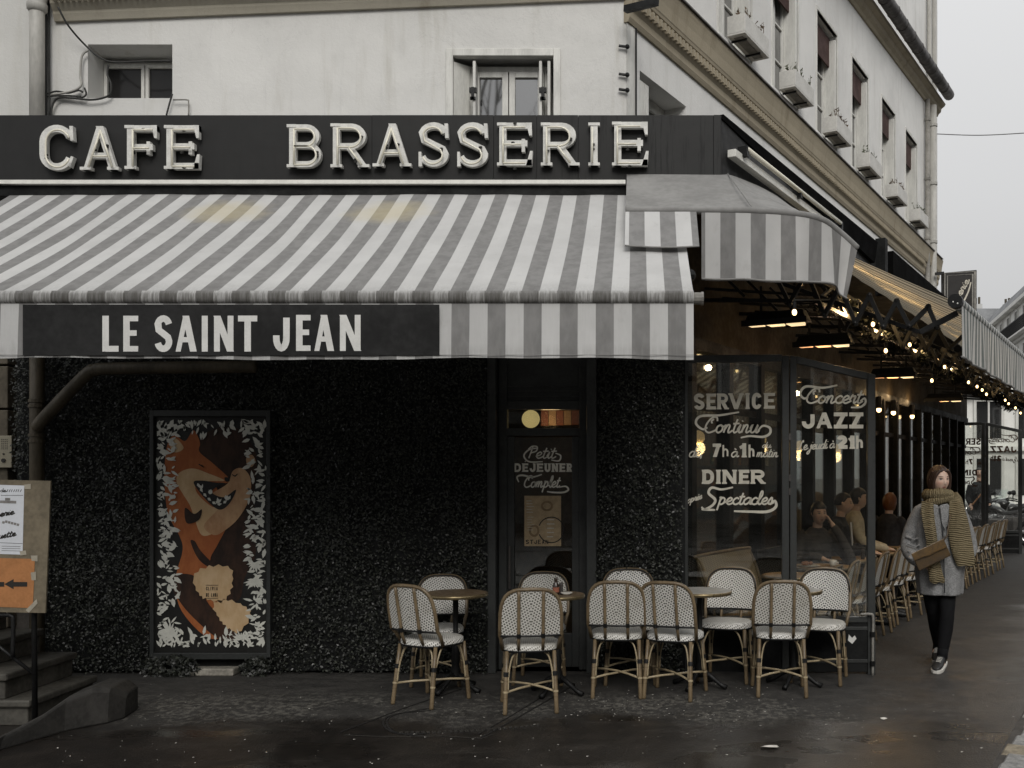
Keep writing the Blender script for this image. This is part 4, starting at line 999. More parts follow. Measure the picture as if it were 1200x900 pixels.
gar=thing('leaf_garland',S(6,1.45,3),'dark leafy garland wound along the metal girder under the side awning','garland')
cen=[(S(t,1.45+.08*math.sin(t*5),3.06+.04*math.sin(t*7)-.010*t),(.05,.05,.04)) for t in [.9+.09*i for i in range(135)]]
leafcloud('leaves',cen,9000,.1,.045,M_garland,gar)
b=MB(); b.tube([c[0] for c in cen[::3]],.02,5); b.build('stem',M_blackmetal,gar)
M_bulb=emis('bulb_glow',(1,.66,.30),5)
sl_=thing('string_lights',S(6,1.6,3),'string of small warm bulbs hanging along the side terrace awning','string lights')
BP=[(931,366),(1007,365),(1023,380),(1054,398),(1066,404),(1079,408),(1098,422),(1107,430),(1135,441),(1135,448),(1145,453),(1151,457),(1156,462),(1092,446),(1178,469),(1182,473),(1187,475),(1190,478),(1038,411),(1196,484)]
bw=[]
for px,py in BP:
    q=1.62; t=TS(px,q); p=S(t,q,0); p.z=ZP(py,p.y); bw.append((t,p))
    b=MB(); b.smooth=True; b.sphere(p,.017,8,6,(1,1,1.3)); b.build('bulb',M_bulb,sl_)
    b=MB(); b.cyl((p.x,p.y),.013,p.z+.02,p.z+.075,8); b.build('socket',M_blackmetal,sl_)
bw.sort(key=lambda a:a[0])
b=MB(); b.tube([p+Vector((0,0,.085+.02*(i%2))) for i,(t,p) in enumerate(bw)],.006,5); b.build('cable',M_cable,sl_)
for k_,t in enumerate((1.2,2.4,4.0,6.0,8.5,11.0)):
    L=bpy.data.lights.new('bulb_light','POINT'); L.energy=(11,10,8,7,6,5)[k_]; L.color=(1,.66,.30); L.shadow_soft_size=.03
    lo=bpy.data.objects.new('bulb_light',L); COL.objects.link(lo); lo.location=S(t,1.55,3.02)
# heaters
M_heat=emis('heater_glow',(1,.50,.24),.85); M_heat2=emis('heater_glow_pale',(1,.74,.42),.95)
H=[(911,381,.62,'nearest'),(966,406,.62,'second nearest'),(1047,443,.62,'third'),(1107,471,.62,'farthest')]
for i,(px,py,w,nm) in enumerate(H):
    q=1.0; t=TS(px,q); z=ZP(py-2,S(t,q,0).y)
    ht=thing('terrace_heater',S(t,q,z),['black three-plate heater glowing brightest under the corner end of the awning','black three-plate heater with pinkish plates, second along from the corner hood','black heater with a thin glowing strip over the middle of the side terrace','black heater glowing farthest along the side terrace, near the far glass screen'][i],'heater','electric heaters under the side awning')
    b=MB(); ql,qr=q-.28,q+.28
    b.hexa([S(t-.09,ql,z),S(t-.09,qr,z),S(t+.09,qr,z),S(t+.09,ql,z),S(t-.05,ql+.04,z+.10),S(t-.05,qr-.04,z+.10),S(t+.05,qr-.04,z+.10),S(t+.05,ql+.04,z+.10)]); b.build('housing',M_blackmetal,ht,bevel=.006)
    for k_ in range(3):
        a=ql+.025+k_*.18; b=MB(); zo=-.008*k_; b.hexa([S(t-.075,a,z-.010+zo),S(t-.075,a+.125,z-.010+zo),S(t+.06,a+.125,z-.010+zo),S(t+.06,a,z-.010+zo),S(t-.075,a,z-.002),S(t-.075,a+.125,z-.002),S(t+.06,a+.125,z-.002),S(t+.06,a,z-.002)])
        b.build('glowing_plate',(M_heat2 if i==0 or k_==2 else M_heat),ht)
    b=MB(); b.hexa([S(t-.105,ql-.01,z-.022),S(t-.105,qr+.01,z-.022),S(t-.095,qr+.01,z-.022),S(t-.095,ql-.01,z-.022),S(t-.105,ql-.01,z+.03),S(t-.105,qr+.01,z+.03),S(t-.095,qr+.01,z+.03),S(t-.095,ql-.01,z+.03)]); b.build('front_lip',M_blackmetal,ht)
    L=bpy.data.lights.new('heater_light','POINT'); L.energy=(.5,3,4,3)[i]; L.color=(1,.66,.42); L.shadow_soft_size=.03
    lo=bpy.data.objects.new('heater_light',L); COL.objects.link(lo); lo.location=S(t,q,z-.16)
    for dq in (-.15,.15):
        b=MB(); b.bar(S(t,q+dq,z+.1),S(t,q+dq,z+.33),.02); b.build('hanger',M_blackmetal,ht)
# wall sconces by the side windows
for i,(px,py) in enumerate(((1047,452),(1069,457),(1030,448))):
    q=Q+.06; t=TS(px,q); p=S(t,q,0); z=ZP(py+22,p.y)
    s_=thing('wall_sconce',(p.x,p.y,z),['small up-lighting wall lamp above the side windows, middle one','small up-lighting wall lamp above the side windows, farthest one','small up-lighting wall lamp above the side windows, nearest one'][i],'wall lamp','wall lamps above the side windows')
    b=MB(); b.cyl((p.x,p.y),.04,z-.1,z+.06,10); b.build('body',M_blackmetal,s_)
    b=MB(); b.sphere((p.x,p.y,z-.12),.035,8,6); b.build('bulb',M_bulb,s_)
    L=bpy.data.lights.new('sconce_light','POINT'); L.energy=2.2; L.color=(1,.66,.32); L.shadow_soft_size=.04
    lo=bpy.data.objects.new('sconce_light',L); COL.objects.link(lo); lo.location=Vector((p.x,p.y,z+.12))+_n*.05
# pendant lamps inside the dining room
for i,(t,z) in enumerate(((4.2,2.1),(6.4,2.15),(8.2,2.1),(10.2,2.1))):
    p=S(t,Q-1.7,z); s_=thing('pendant_lamp',p,'warm pendant lamp behind the side windows, %s from the corner'%['nearest','second','third','farthest'][i],'lamp','pendant lamps in the dining room')
    b=MB(); b.smooth=True; b.sphere(p,.09,12,8); b.build('globe',emis('pendant_glow',(1,.62,.28),.4),s_); b=MB(); b.tube([p+Vector((0,0,.09)),p+Vector((0,0,2.74-z))],.008,5); b.build('cord',M_cable,s_)
    L=bpy.data.lights.new('pendant_light','POINT'); L.energy=11; L.color=(1,.62,.3); L.shadow_soft_size=.1
    lo=bpy.data.objects.new('pendant_light',L); COL.objects.link(lo); lo.location=p-Vector((0,0,.14))

# ================================================================== LEAF WALL
M_hedge=leaf_mat('boxwood_leaves',(.004,.005,.0035),(.026,.029,.021),.45,.45)
def leafwall(name,label,rects,holes,dens,Yf,extra=()):
    h=thing(name,((rects[0][0]+rects[0][1])/2,Yf,0),label,'leaf wall')
    b=MB()
    for (a,c,z0,z1) in rects: b.box(a,c,Yf+.02,WY-.004,z0,z1)
    b.build('backing_panel',M_black,h)
    pts=[];fs=[];rg=random
    def leaf(p,sz):
        a=rg.uniform(0,2*PI); d=Vector((math.cos(a),rg.uniform(-.7,.35),math.sin(a))).normalized(); nrm=Vector((rg.uniform(-.6,.6),-1,rg.uniform(-.4,.8)))
        e=d.cross(nrm).normalized(); s_=sz*rg.uniform(.6,1.35); k=len(pts)
        pts.extend((p,p+d*s_*.5+e*s_*.27,p+d*s_,p+d*s_*.5-e*s_*.27)); fs.append((k,k+1,k+2,k+3))
    for (a,c,z0,z1) in rects:
        n=int((c-a)*(z1-z0)*dens)
        for i in range(n):
            x=rg.uniform(a,c); z=rg.uniform(z0+.0,z1)
            if any(o[0]<x<o[1] and o[2]<z<o[3] for o in holes): continue
            cl=.5+.5*math.sin(x*9+math.sin(z*7)*2)*math.sin(z*11+x*3); c2=.5+.5*math.sin(x*2.3+1+math.sin(z*1.9)*1.3)*math.sin(z*2.7+x)
            sx_=abs(((x-a)/.5)%1-.5)*2; sz_=abs((z/.5)%1-.5)*2
            if (sx_>.965 or sz_>.965) and rg.random()<.55: continue
            if rg.random()<.75*(1-c2)*(1-cl): continue
            leaf(Vector((x,Yf-.005-rg.random()**1.5*(.015+.045*cl+.045*c2),z)),.024)
    for (cx_,cy_,cz_,rx,ry,rz,n) in extra:
        for i in range(n):
            u=Vector((rg.gauss(0,1),rg.gauss(0,1),rg.gauss(0,1))).normalized()*rg.uniform(.6,1)
            leaf(Vector((cx_+u.x*rx,cy_+u.y*ry,max(.01,cz_+u.z*rz))),.03)
    m=MB(); m._a(pts,fs); o=m.build('foliage',M_hedge,h); tag(o,kind='stuff'); return h
YH=8.0
mural=(XP(178,7.96),XP(315,7.96),ZP(770,7.96)-.02,ZP(480,7.96))
leafwall('leaf_wall','tall dark boxwood leaf wall left of the door, around the painted fox panel',[(XP(52,YH),XP(571,YH)+.0,.02,3.0),(XP(18,YH),XP(36,YH),.9,3.0)],[(mural[0],mural[1],.0,mural[3])],6000,YH,
  extra=((XP(205,7.9),7.88,.08,.2,.08,.1,420),(XP(300,7.9),7.9,.07,.13,.06,.09,260),(XP(180,7.9),7.92,.06,.1,.06,.1,150)))
leafwall('leaf_wall','narrow dark boxwood leaf wall between the door and the lettered glass screen',[(XP(699,YH),XP(800,YH),.02,3.0)],[],6000,8.05)
b=MB(); b.box(XP(224,7.93),XP(275,7.93),7.9,8.06,.0,ZP(783,7.93)); o=b.build('plinth_stone',pm('pale_plinth',(.30,.28,.24),.8,var=.4,scale=8,bump=.4),cafe,bevel=.01)

# ---- mural panel
mu=thing('painted_panel',W(246,765,7.96),'tall painted panel of an orange fox hugging a dark bear among white leaves','painting')
MY=7.95
b=MB(); b.box(XP(181,MY),XP(315,MY),MY,WY-.005,ZP(765,MY),ZP(487,MY)); b.build('board',pm('mural_black',(.012,.012,.011),.5,bump=.05),mu)
for (xa,xb,ya,yb) in ((177,181.5,770,481),(313.5,318,770,481),(181.5,313.5,488,481),(181.5,313.5,772,765)):
    b=MB(); b.box(XP(xa,MY),XP(xb,MY),MY-.025,WY-.006,ZP(ya,MY),ZP(yb,MY)); b.build('frame_bar',M_pil,mu,bevel=.003)
def zc(x,y): return (160+x/2.8125, 460+y/2.8125)
def paint(name,pts,mat,lay,n=5):
    p=catmull([Vector((x,y,0)) for x,y in pts],n,closed=True); b=MB()
    q=[W(*zc(a.x,a.y),MY-.0015*lay) for a in p]
    tri=tessellate_polygon([[Vector((v.x,v.z,0)) for v in q]])
    m=MB(); m._a(q,[list(f) for f in tri])
    return m.build(name,mat,mu)
def fur_mat(name,a,b):
    k=NT(name); v=k.wpos(); f=k.noise(v,9,5,.65,sc=(1.2,1,.6)); f2=k.noise(v,40,4,.7,sc=(2,1,.5)); k.set(k.mix(k.m('ADD',k.m('MULTIPLY',k.ramp(f,.35,.65),.7),k.m('MULTIPLY',f2,.3)),a,b),.6,.3); return k.mat
P_or=fur_mat('paint_orange',(.30,.085,.025),(.42,.14,.045)); P_cr=fur_mat('paint_cream',(.50,.33,.17),(.62,.45,.27)); P_br=fur_mat('paint_bear',(.012,.007,.005),(.055,.026,.015)); P_tan=fur_mat('paint_tan',(.38,.20,.10),(.56,.36,.20)); P_wh=pm('paint_leaf_white',(.60,.60,.54),.6,var=.1,scale=20,bump=0); P_bk=pm('paint_black',(.010,.009,.008),.5,bump=0)
paint('fox_body',[(104,165),(126,140),(160,160),(188,124),(209,165),(207,195),(250,232),(303,281),(298,298),(262,300),(270,330),(282,380),(300,430),(268,500),(244,545),(246,590),(270,640),(300,690),(330,770),(245,812),(150,722),(128,620),(152,520),(140,470),(104,400),(92,300),(94,220)],P_or,2)
paint('bear_body',[(198,165),(250,122),(330,116),(384,178),(397,240),(388,330),(392,440),(390,545),(356,612),(340,680),(300,690),(230,660),(190,560),(180,440),(185,300),(190,220)],P_br,1)
paint('bear_ear',[(362,215),(380,205),(392,225),(380,245),(365,238)],P_tan,3)
paint('fox_cheek',[(140,265),(185,250),(240,268),(290,290),(240,292),(198,298),(200,332),(250,377),(300,385),(262,455),(215,470),(190,410),(175,370),(150,330),(132,295)],P_cr,3)
paint('fox_ear',[(112,168),(128,150),(155,180),(140,195),(118,195)],P_cr,3)
paint('bear_muzzle',[(250,332),(300,300),(318,258),(350,250),(376,285),(372,350),(335,415),(290,455),(255,470),(222,440),(262,392),(318,335),(290,346),(262,342)],P_tan,4)
paint('open_mouth',[(188,298),(215,290),(262,297),(292,299),(262,312),(248,330),(288,345),(328,320),(306,366),(272,386),(228,352)],P_bk,5)
for tx,ty,ta in ((204,306,1.2),(214,322,1.0),(226,338,.9),(240,352,.7),(256,364,.5),(274,368,-.2),(292,360,-.7),(306,346,-1)):
    b=MB(); cc,ss=math.cos(ta),math.sin(ta); b._a([W(*zc(tx+u*cc-v*ss,ty+u*ss+v*cc),MY-.0085) for u,v in ((-8,0),(-2,5),(8,0),(-2,-5))],[(0,1,2,3)]); b.build('tooth_leaf',pm('paint_leaf_white',(.60,.60,.54)),mu)
paint('fox_nose',[(290,280),(305,281),(306,292),(294,293)],P_bk,5)
for e in (((205,236),(222,246),(215,239)),((315,270),(325,276),(333,268))):
    b=MB(); b.ribbon([(zc(*p)[0],-zc(*p)[1]) for p in e],1.1,pxplane(MY-.009),(0,-.0006,0)); b.build('closed_eye',P_bk,mu)
paint('dark_paw',[(160,380),(190,400),(215,385),(205,420),(165,430)],P_br,5)
paint('tail_curl',[(178,492),(192,490),(210,520),(250,560),(285,575),(250,580),(205,550)],P_br,5)
paint('dark_leg',[(110,612),(180,600),(215,640),(240,700),(330,790),(300,822),(240,790),(150,700)],P_br,5)
def furry(pts,a=5):
    p=catmull([Vector((x,y,0)) for x,y in pts],5,closed=True); c=sum(p,Vector())/len(p); return [((q+(q-c).normalized()*(a*random.uniform(.5,1.6) if i%2 else -1)).x,(q+(q-c).normalized()*(a*random.uniform(.5,1.6) if i%2 else -1)).y) for i,q in enumerate(p)]
paint('cream_tail',furry([(188,606),(240,576),(308,580),(312,640),(285,685),(235,680),(205,660)]),P_cr,6,n=1)
paint('tail_tip',furry([(255,700),(290,685),(350,702),(374,735),(336,788),(300,772),(272,742)]),P_cr,6,n=1)
b=MB()
for row,(word,y0_,y1_) in enumerate((('OLIVIA',-652,-640),('DE LUNA',-673,-661))):
    cw=40/len(word)
    for i,ch in enumerate(word):
        if ch==' ': continue
        x=229+i*cw; a=zc(x,-y0_); c=zc(x+cw-1.6,-y1_); glyph(b,ch,a[0],c[0],-a[1],-c[1],.65,pxplane(MY-.010),(0,-.0006,0),step=.00005)
for y in (635,678): a=zc(228,y); c=zc(269,y); b.ribbon([(a[0],-a[1]),(c[0],-c[1])],.6,pxplane(MY-.010),(0,-.0006,0))
b.build('signature',P_bk,mu)
lv=MB(); rr=random.Random(5)
def pleaf(x,y,ang,L,wd,lay):
    c,s_=math.cos(ang),math.sin(ang); o=[(0,0),(L*.3,wd*.5),(L*.65,wd*.42),(L,0),(L*.65,-wd*.42),(L*.3,-wd*.5)]
    lv._a([W(*zc(x+u*c-v*s_,y+u*s_+v*c),MY-.0013*lay) for u,v in o],[(0,1,2,3,4,5)])
x0m,x1m,y0m,y1m=62,430,84,846
for i in range(560):
    e=rr.random(); side_=rr.choice('LLLRRRTB')
    dpt=rr.random()**1.4
    if side_=='L': x=x0m+4+dpt*62; y=rr.uniform(y0m+6,y1m-6); ang=rr.gauss(0,.9)
    elif side_=='R': x=x1m-4-dpt*55; y=rr.uniform(y0m+6,y1m-6); ang=PI+rr.gauss(0,.9)
    elif side_=='T': y=y0m+4+dpt*45; x=rr.uniform(x0m+6,x1m-6); ang=PI/2+rr.gauss(0,.7)
    else: y=y1m-4-dpt*45; x=rr.uniform(x0m+6,x1m-6); ang=-PI/2+rr.gauss(0,.7)
    L=rr.uniform(14,34); ex=x+L*math.cos(ang); ey=y+L*math.sin(ang)
    if not(x0m<ex<x1m and y0m<ey<y1m): ang+=PI; ex=x+L*math.cos(ang); ey=y+L*math.sin(ang)
    if not(x0m<ex<x1m and y0m<ey<y1m): continue
    pleaf(x,y,ang,L,L*rr.uniform(.22,.48),7+(i%7)*.12)
for x,y,n in ((215,318,3),(300,355,4),(390,560,9),(385,620,9),(345,815,8),(110,790,8),(245,335,4),(270,365,5),(120,350,6),(400,300,6)):
    for k_ in range(n): pleaf(x,y,-PI/2+(k_-n/2)*.38+(PI if x>300 and y<800 else 0),rr.uniform(22,44) if n>6 else rr.uniform(10,20),rr.uniform(5,9),8+k_*.06)
o=lv.build('white_leaves',P_wh,mu); tag(o,kind='stuff')

# ================================================================== GLASS SCREENS
def make_screen(root,Ff,Tf,lmat,dvec,kick=True):
    """Ff/Tf(px,py,off) -> world for frame and for lettering, laid out in the near screen's units"""
    def fr(name,pts,parent,d0=-.03,d1=.03,mat=M_pil,bevel=.004):
        b=MB(); A=[Ff(x,y,d0) for x,y in pts]; B=[Ff(x,y,d1) for x,y in pts]; n=len(pts)
        b._a(A+B,[list(range(n)),list(range(2*n-1,n-1,-1))]+[(i,n+i,n+(i+1)%n,(i+1)%n) for i in range(n)]); return b.build(name,mat,parent,bevel=bevel)
    p1=fr('wide_panel_frame',[(800,417),(806,417),(806,790),(800,790)],root)
    fr('stile',[(916,417),(924.2,417),(924.2,790),(916,790)],p1); fr('top_rail',[(806,417),(916,415.5),(916,424),(806,425.5)],p1); fr('rail',[(806,722),(916,722),(916,730),(806,730)],p1)
    fr('kick_panel',[(806,730.3),(916,730.3),(916,788),(806,788)],p1,-.012,.012,M_black)
    fr('pane',[(806,425.5),(916,424),(916,722),(806,722)],p1,-.004,.004,M_glass_s,0)
    p2=fr('narrow_panel_frame',[(925.2,417),(933,417.8),(933,790),(925.2,790)],root)
    fr('stile',[(1016,437),(1025,439.5),(1025,790),(1016,790)],p2); fr('top_rail',[(933,417.8),(1016,437),(1016,445),(933,426)],p2); fr('rail',[(933,722),(1016,722),(1016,729),(933,729)],p2)
    fr('kick_panel',[(933,729.3),(1016,729.3),(1016,787),(933,787)],p2,-.02,.02,M_black)
    fr('kick_ridge',[(933,734),(1016,734),(1016,738),(933,738)],p2,-.027,-.0205,M_pil,.002); fr('kick_ridge',[(933,772),(1016,772),(1016,776),(933,776)],p2,-.027,-.0205,M_pil,.002)
    fr('pane',[(933,426),(1016,445),(1016,722),(933,722)],p2,-.004,.004,M_glass_s,0)
    for y in (512,576,560,700): fr('hinge',[(923.6,y-4),(926,y-4),(926,y+4),(923.6,y+4)],p1,-.036,-.0305,M_zinc,0)
    mp=lambda x,y: Tf(x,-y,-.006); dv=dvec
    # panel 1
    def gl_(p,*a,**k): q=MB(); glyph(q,*a,**k); q.build('letter',lmat,p)
    def cu_(p,*a,**k): q=MB(); cursive(q,*a,**k); tag(q.build('script_word',lmat,p),kind='stuff')
    def sw_(p,*a): q=MB(); swash(q,*a); q.build('flourish',lmat,p)
    for ch,a,c in (('S',813,825.6),('E',828,839),('R',840.5,853.5),('V',854,871),('I',873,879),('C',881,892.5),('E',895.5,908)):
        gl_(p1,ch,a,c,-480+(a-813)*.012,-461.5+(a-813)*.012,4.2 if ch!='I' else 4.0,mp,dv,slab=.35,step=.0001)
    for ch,a,c in (('D',823,836.7),('I',838.5,845),('N',846.7,863),('E',866,878),('R',880,896.5)): gl_(p1,ch,a,c,-567,-550.5,4.4,mp,dv,slab=.4,step=.0001)
    gl_(p1,'7',833,845,-535.5,-520,4.2,mp,dv,step=.0001); gl_(p1,'1',866,876,-536,-519.5,4.6,mp,dv,step=.0001,slab=.4)
    gl_(p1,'h',846.5,853.5,-535.5,-521.5,2.0,mp,dv,step=.0001); gl_(p1,'h',877,884,-536,-521,2.4,mp,dv,step=.0001)
    cu_(p1,'Continu',824,888,-507,9.0,2.0,mp,dv)
    sw_(p1,[(866,-483),(843,-486.7),(821,-487.8),(815.5,-496),(823,-503),(829,-501)],2.4,mp,dv)
    sw_(p1,[(888,-505),(894,-499),(902,-501.5),(902,-508),(894,-512),(879,-511),(868,-513)],2.4,mp,dv)
    cu_(p1,'de,',807,823,-535.5,6.5,1.5,mp,dv); cu_(p1,'à',856.5,864,-535.5,6.2,1.6,mp,dv,slant=.15)
    cu_(p1,'du',893,903,-524.5,3.4,1.0,mp,dv); cu_(p1,'matin',886,911,-535.5,5.2,1.2,mp,dv); cu_(p1,'après',805,822,-590,4.2,1.1,mp,dv,rise=.33)
    sw_(p1,[(859,-571),(845.5,-573.5),(834,-571.5),(830.5,-578),(838,-585.5),(835,-592),(826,-596.7),(822,-594)],2.6,mp,dv)
    cu_(p1,'pectacles',841,905,-591,7.6,2.0,mp,dv)
    sw_(p1,[(903,-590),(908,-587),(909,-594),(899,-599.5),(879,-599.5),(860,-599)],2.8,mp,dv); sw_(p1,[(822,-597),(838,-597.5)],2.2,mp,dv)
    for ch,a,c in (('J',939.5,954.5),('A',956,975),('Z',977,993),('Z',995,1011.5)): gl_(p2,ch,a,c,-502,-483.5,4.9,mp,dv,step=.0001)
    for ch,a,c,w in (('2',980,993,5.0),('1',994,1001.7,5.0),('h',1003,1011,2.8)): gl_(p2,ch,a,c,-526,-510.5,w,mp,dv,step=.0001,slab=.4 if ch=='1' else 0)
    cu_(p2,'Concert',943,1009,-472.5,8.4,2.0,mp,dv)
    sw_(p2,[(981,-451.5),(964,-454.5),(944.5,-453),(937.5,-461),(942,-467),(947,-465)],2.4,mp,dv); sw_(p2,[(1008,-470),(1013,-467),(1014,-472),(1008,-477),(997,-477.5)],2.2,mp,dv)
    cu_(p2,'Le jeudi à',934.5,977,-527.5,5.4,1.25,mp,dv,rise=.06)
    return p1,p2
NYf=lambda px: 8.13-.15*(px-803)/222
near=thing('glass_screen',W(914,790,8.05),'near folding glass screen lettered SERVICE Continu and Concert JAZZ beside the empty front chairs','glass screen')
Fn=lambda x,y,o: (lambda Y: Vector((XP(x,Y),Y+o,ZP(y,Y))))(NYf(x))
p1,p2=make_screen(near,Fn,Fn,M_let,(0,-.001,0))
b=MB(); b.smooth=True; b.tube(catmull([Fn(1007,719,-.05),Fn(1017,718.5,-.06),Fn(1021,722,-.06),Fn(1021,750,-.05),Fn(1021,791,-.05)],4),.011,8); b.build('drop_bolt',M_grey,p2)
b=MB(); p=Fn(1021,742,-.05); b.cyl((p.x,p.y),.02,p.z-.02,p.z+.02,8); p=Fn(1021,776,-.05); b.cyl((p.x,p.y),.02,p.z-.02,p.z+.02,8); b.build('bolt_bracket',M_blackmetal,p2)
b=MB(); b.poly([Fn(x,y,-.0215) for x,y in ((994,743),(998,747),(1001,744),(1003,748),(998,754),(993,750))],(0,-.001,0)); b.build('sticker',M_paintw,p2)
far=thing('glass_screen',W(1150,650,20.6),'far folding glass screen at the end of the side terrace, its lettering seen mirrored','glass screen')
YFAR=20.6
def farx(px): return 1100+(px-803)/122*54 if px<925 else 1154.4+(px-925)/100*43
def zf_(y): return ZP(y,8.05)*1.05
Ff_=lambda x,y,o: (lambda Y: Vector((XP(farx(x),Y),Y+o,zf_(y))))(YFAR-.25*(x-803)/222)
Ft_=lambda x,y,o: Ff_((803+924.5-x) if x<924.8 else (925+1025-x),y,o)
M_letd=pm('rust_vinyl',(.10,.055,.035),.6,bump=0)
make_screen(far,Ff_,Ft_,M_letd,(0,-.002,0))
# ================================================================== RATTAN CHAIRS
def weave_mat(name,white=(.80,.79,.75),dark=(.020,.021,.024),p=.024,chev=True,frac=.60,warm=None):
    k=NT(name); s=k.st(); X,Y,Z=k.sep(s); ax=k.m('ABSOLUTE',X)
    if chev: a=k.m('ADD',k.m('MULTIPLY',ax,.8),Y); b=k.m('SUBTRACT',k.m('MULTIPLY',ax,1.1),Y)
    else: a=k.m('MULTIPLY',X,1.0); b=k.m('ADD',k.m('MULTIPLY',Y,.9),k.m('MULTIPLY',X,.35))
    row=k.m('FLOOR',k.m('DIVIDE',a,p)); fa=k.m('FRACT',k.m('DIVIDE',a,p))
    sh=k.m('MULTIPLY',k.m('MODULO',row,2),.5)
    fb=k.m('FRACT',k.m('ADD',k.m('DIVIDE',b,p*(1.15 if chev else 1.6)),sh))
    ma=k.m('MULTIPLY',k.ramp(fa,.12,.22),k.ramp(fa,.80,.70)); mb=k.m('MULTIPLY',k.ramp(fb,.0,.1),k.ramp(fb,frac+.14,frac+.04))
    d=k.m('MULTIPLY',ma,mb); n=k.noise(k.coord(),9,4)
    w=k.mix(n,tuple(c*.82 for c in white),white); c=k.mix(d,w,dark)
    thin=k.ramp(fa,.10,.0,0,.55); c=k.mix(thin,c,tuple(x*.35 for x in white))
    oi=k.n('ShaderNodeObjectInfo'); rnd=oi.outputs['Random']; c=k.mix(k.ramp(rnd,0,1,0,.28),c,(.30,.27,.2)); dn_=k.noise(k.coord(),7,5,.7); c=k.mix(k.ramp(dn_,.5,.72,0,.35),c,(.16,.14,.10)); k.set(c,.42,.45); k.bump(k.m('SUBTRACT',1,k.m('ABSOLUTE',k.m('SUBTRACT',fa,.5))),.35,.002); return k.mat
M_weave=weave_mat('woven_black_white'); M_weaveS=weave_mat('woven_seat',p=.013,chev=False,frac=.42)
M_weaveT=weave_mat('woven_tan',white=(.36,.30,.19),dark=(.13,.10,.06),p=.03)
def cane(name,a,b):
    k=NT(name); v=k.coord(); n=k.noise(v,16,5,.65,sc=(1,1,.35)); r=k.m('FRACT',k.m('MULTIPLY',k.sep(v)[2],9)); node=k.ramp(r,.06,.0,0,.5)
    c=k.mix(k.ramp(n,.3,.7),a,b); c=k.mix(node,c,tuple(x*.4 for x in a)); k.set(c,.38,.45); k.bump(k.noise(v,60,3,.6,sc=(1,1,.2)),.2,.002); return k.mat
M_cane=cane('dark_cane',(.105,.075,.042),(.21,.155,.09)); M_cane2=cane('pale_cane',(.30,.24,.15),(.42,.345,.22)); M_wrap=pm('black_binding',(.010,.010,.010),.4,bump=.2)
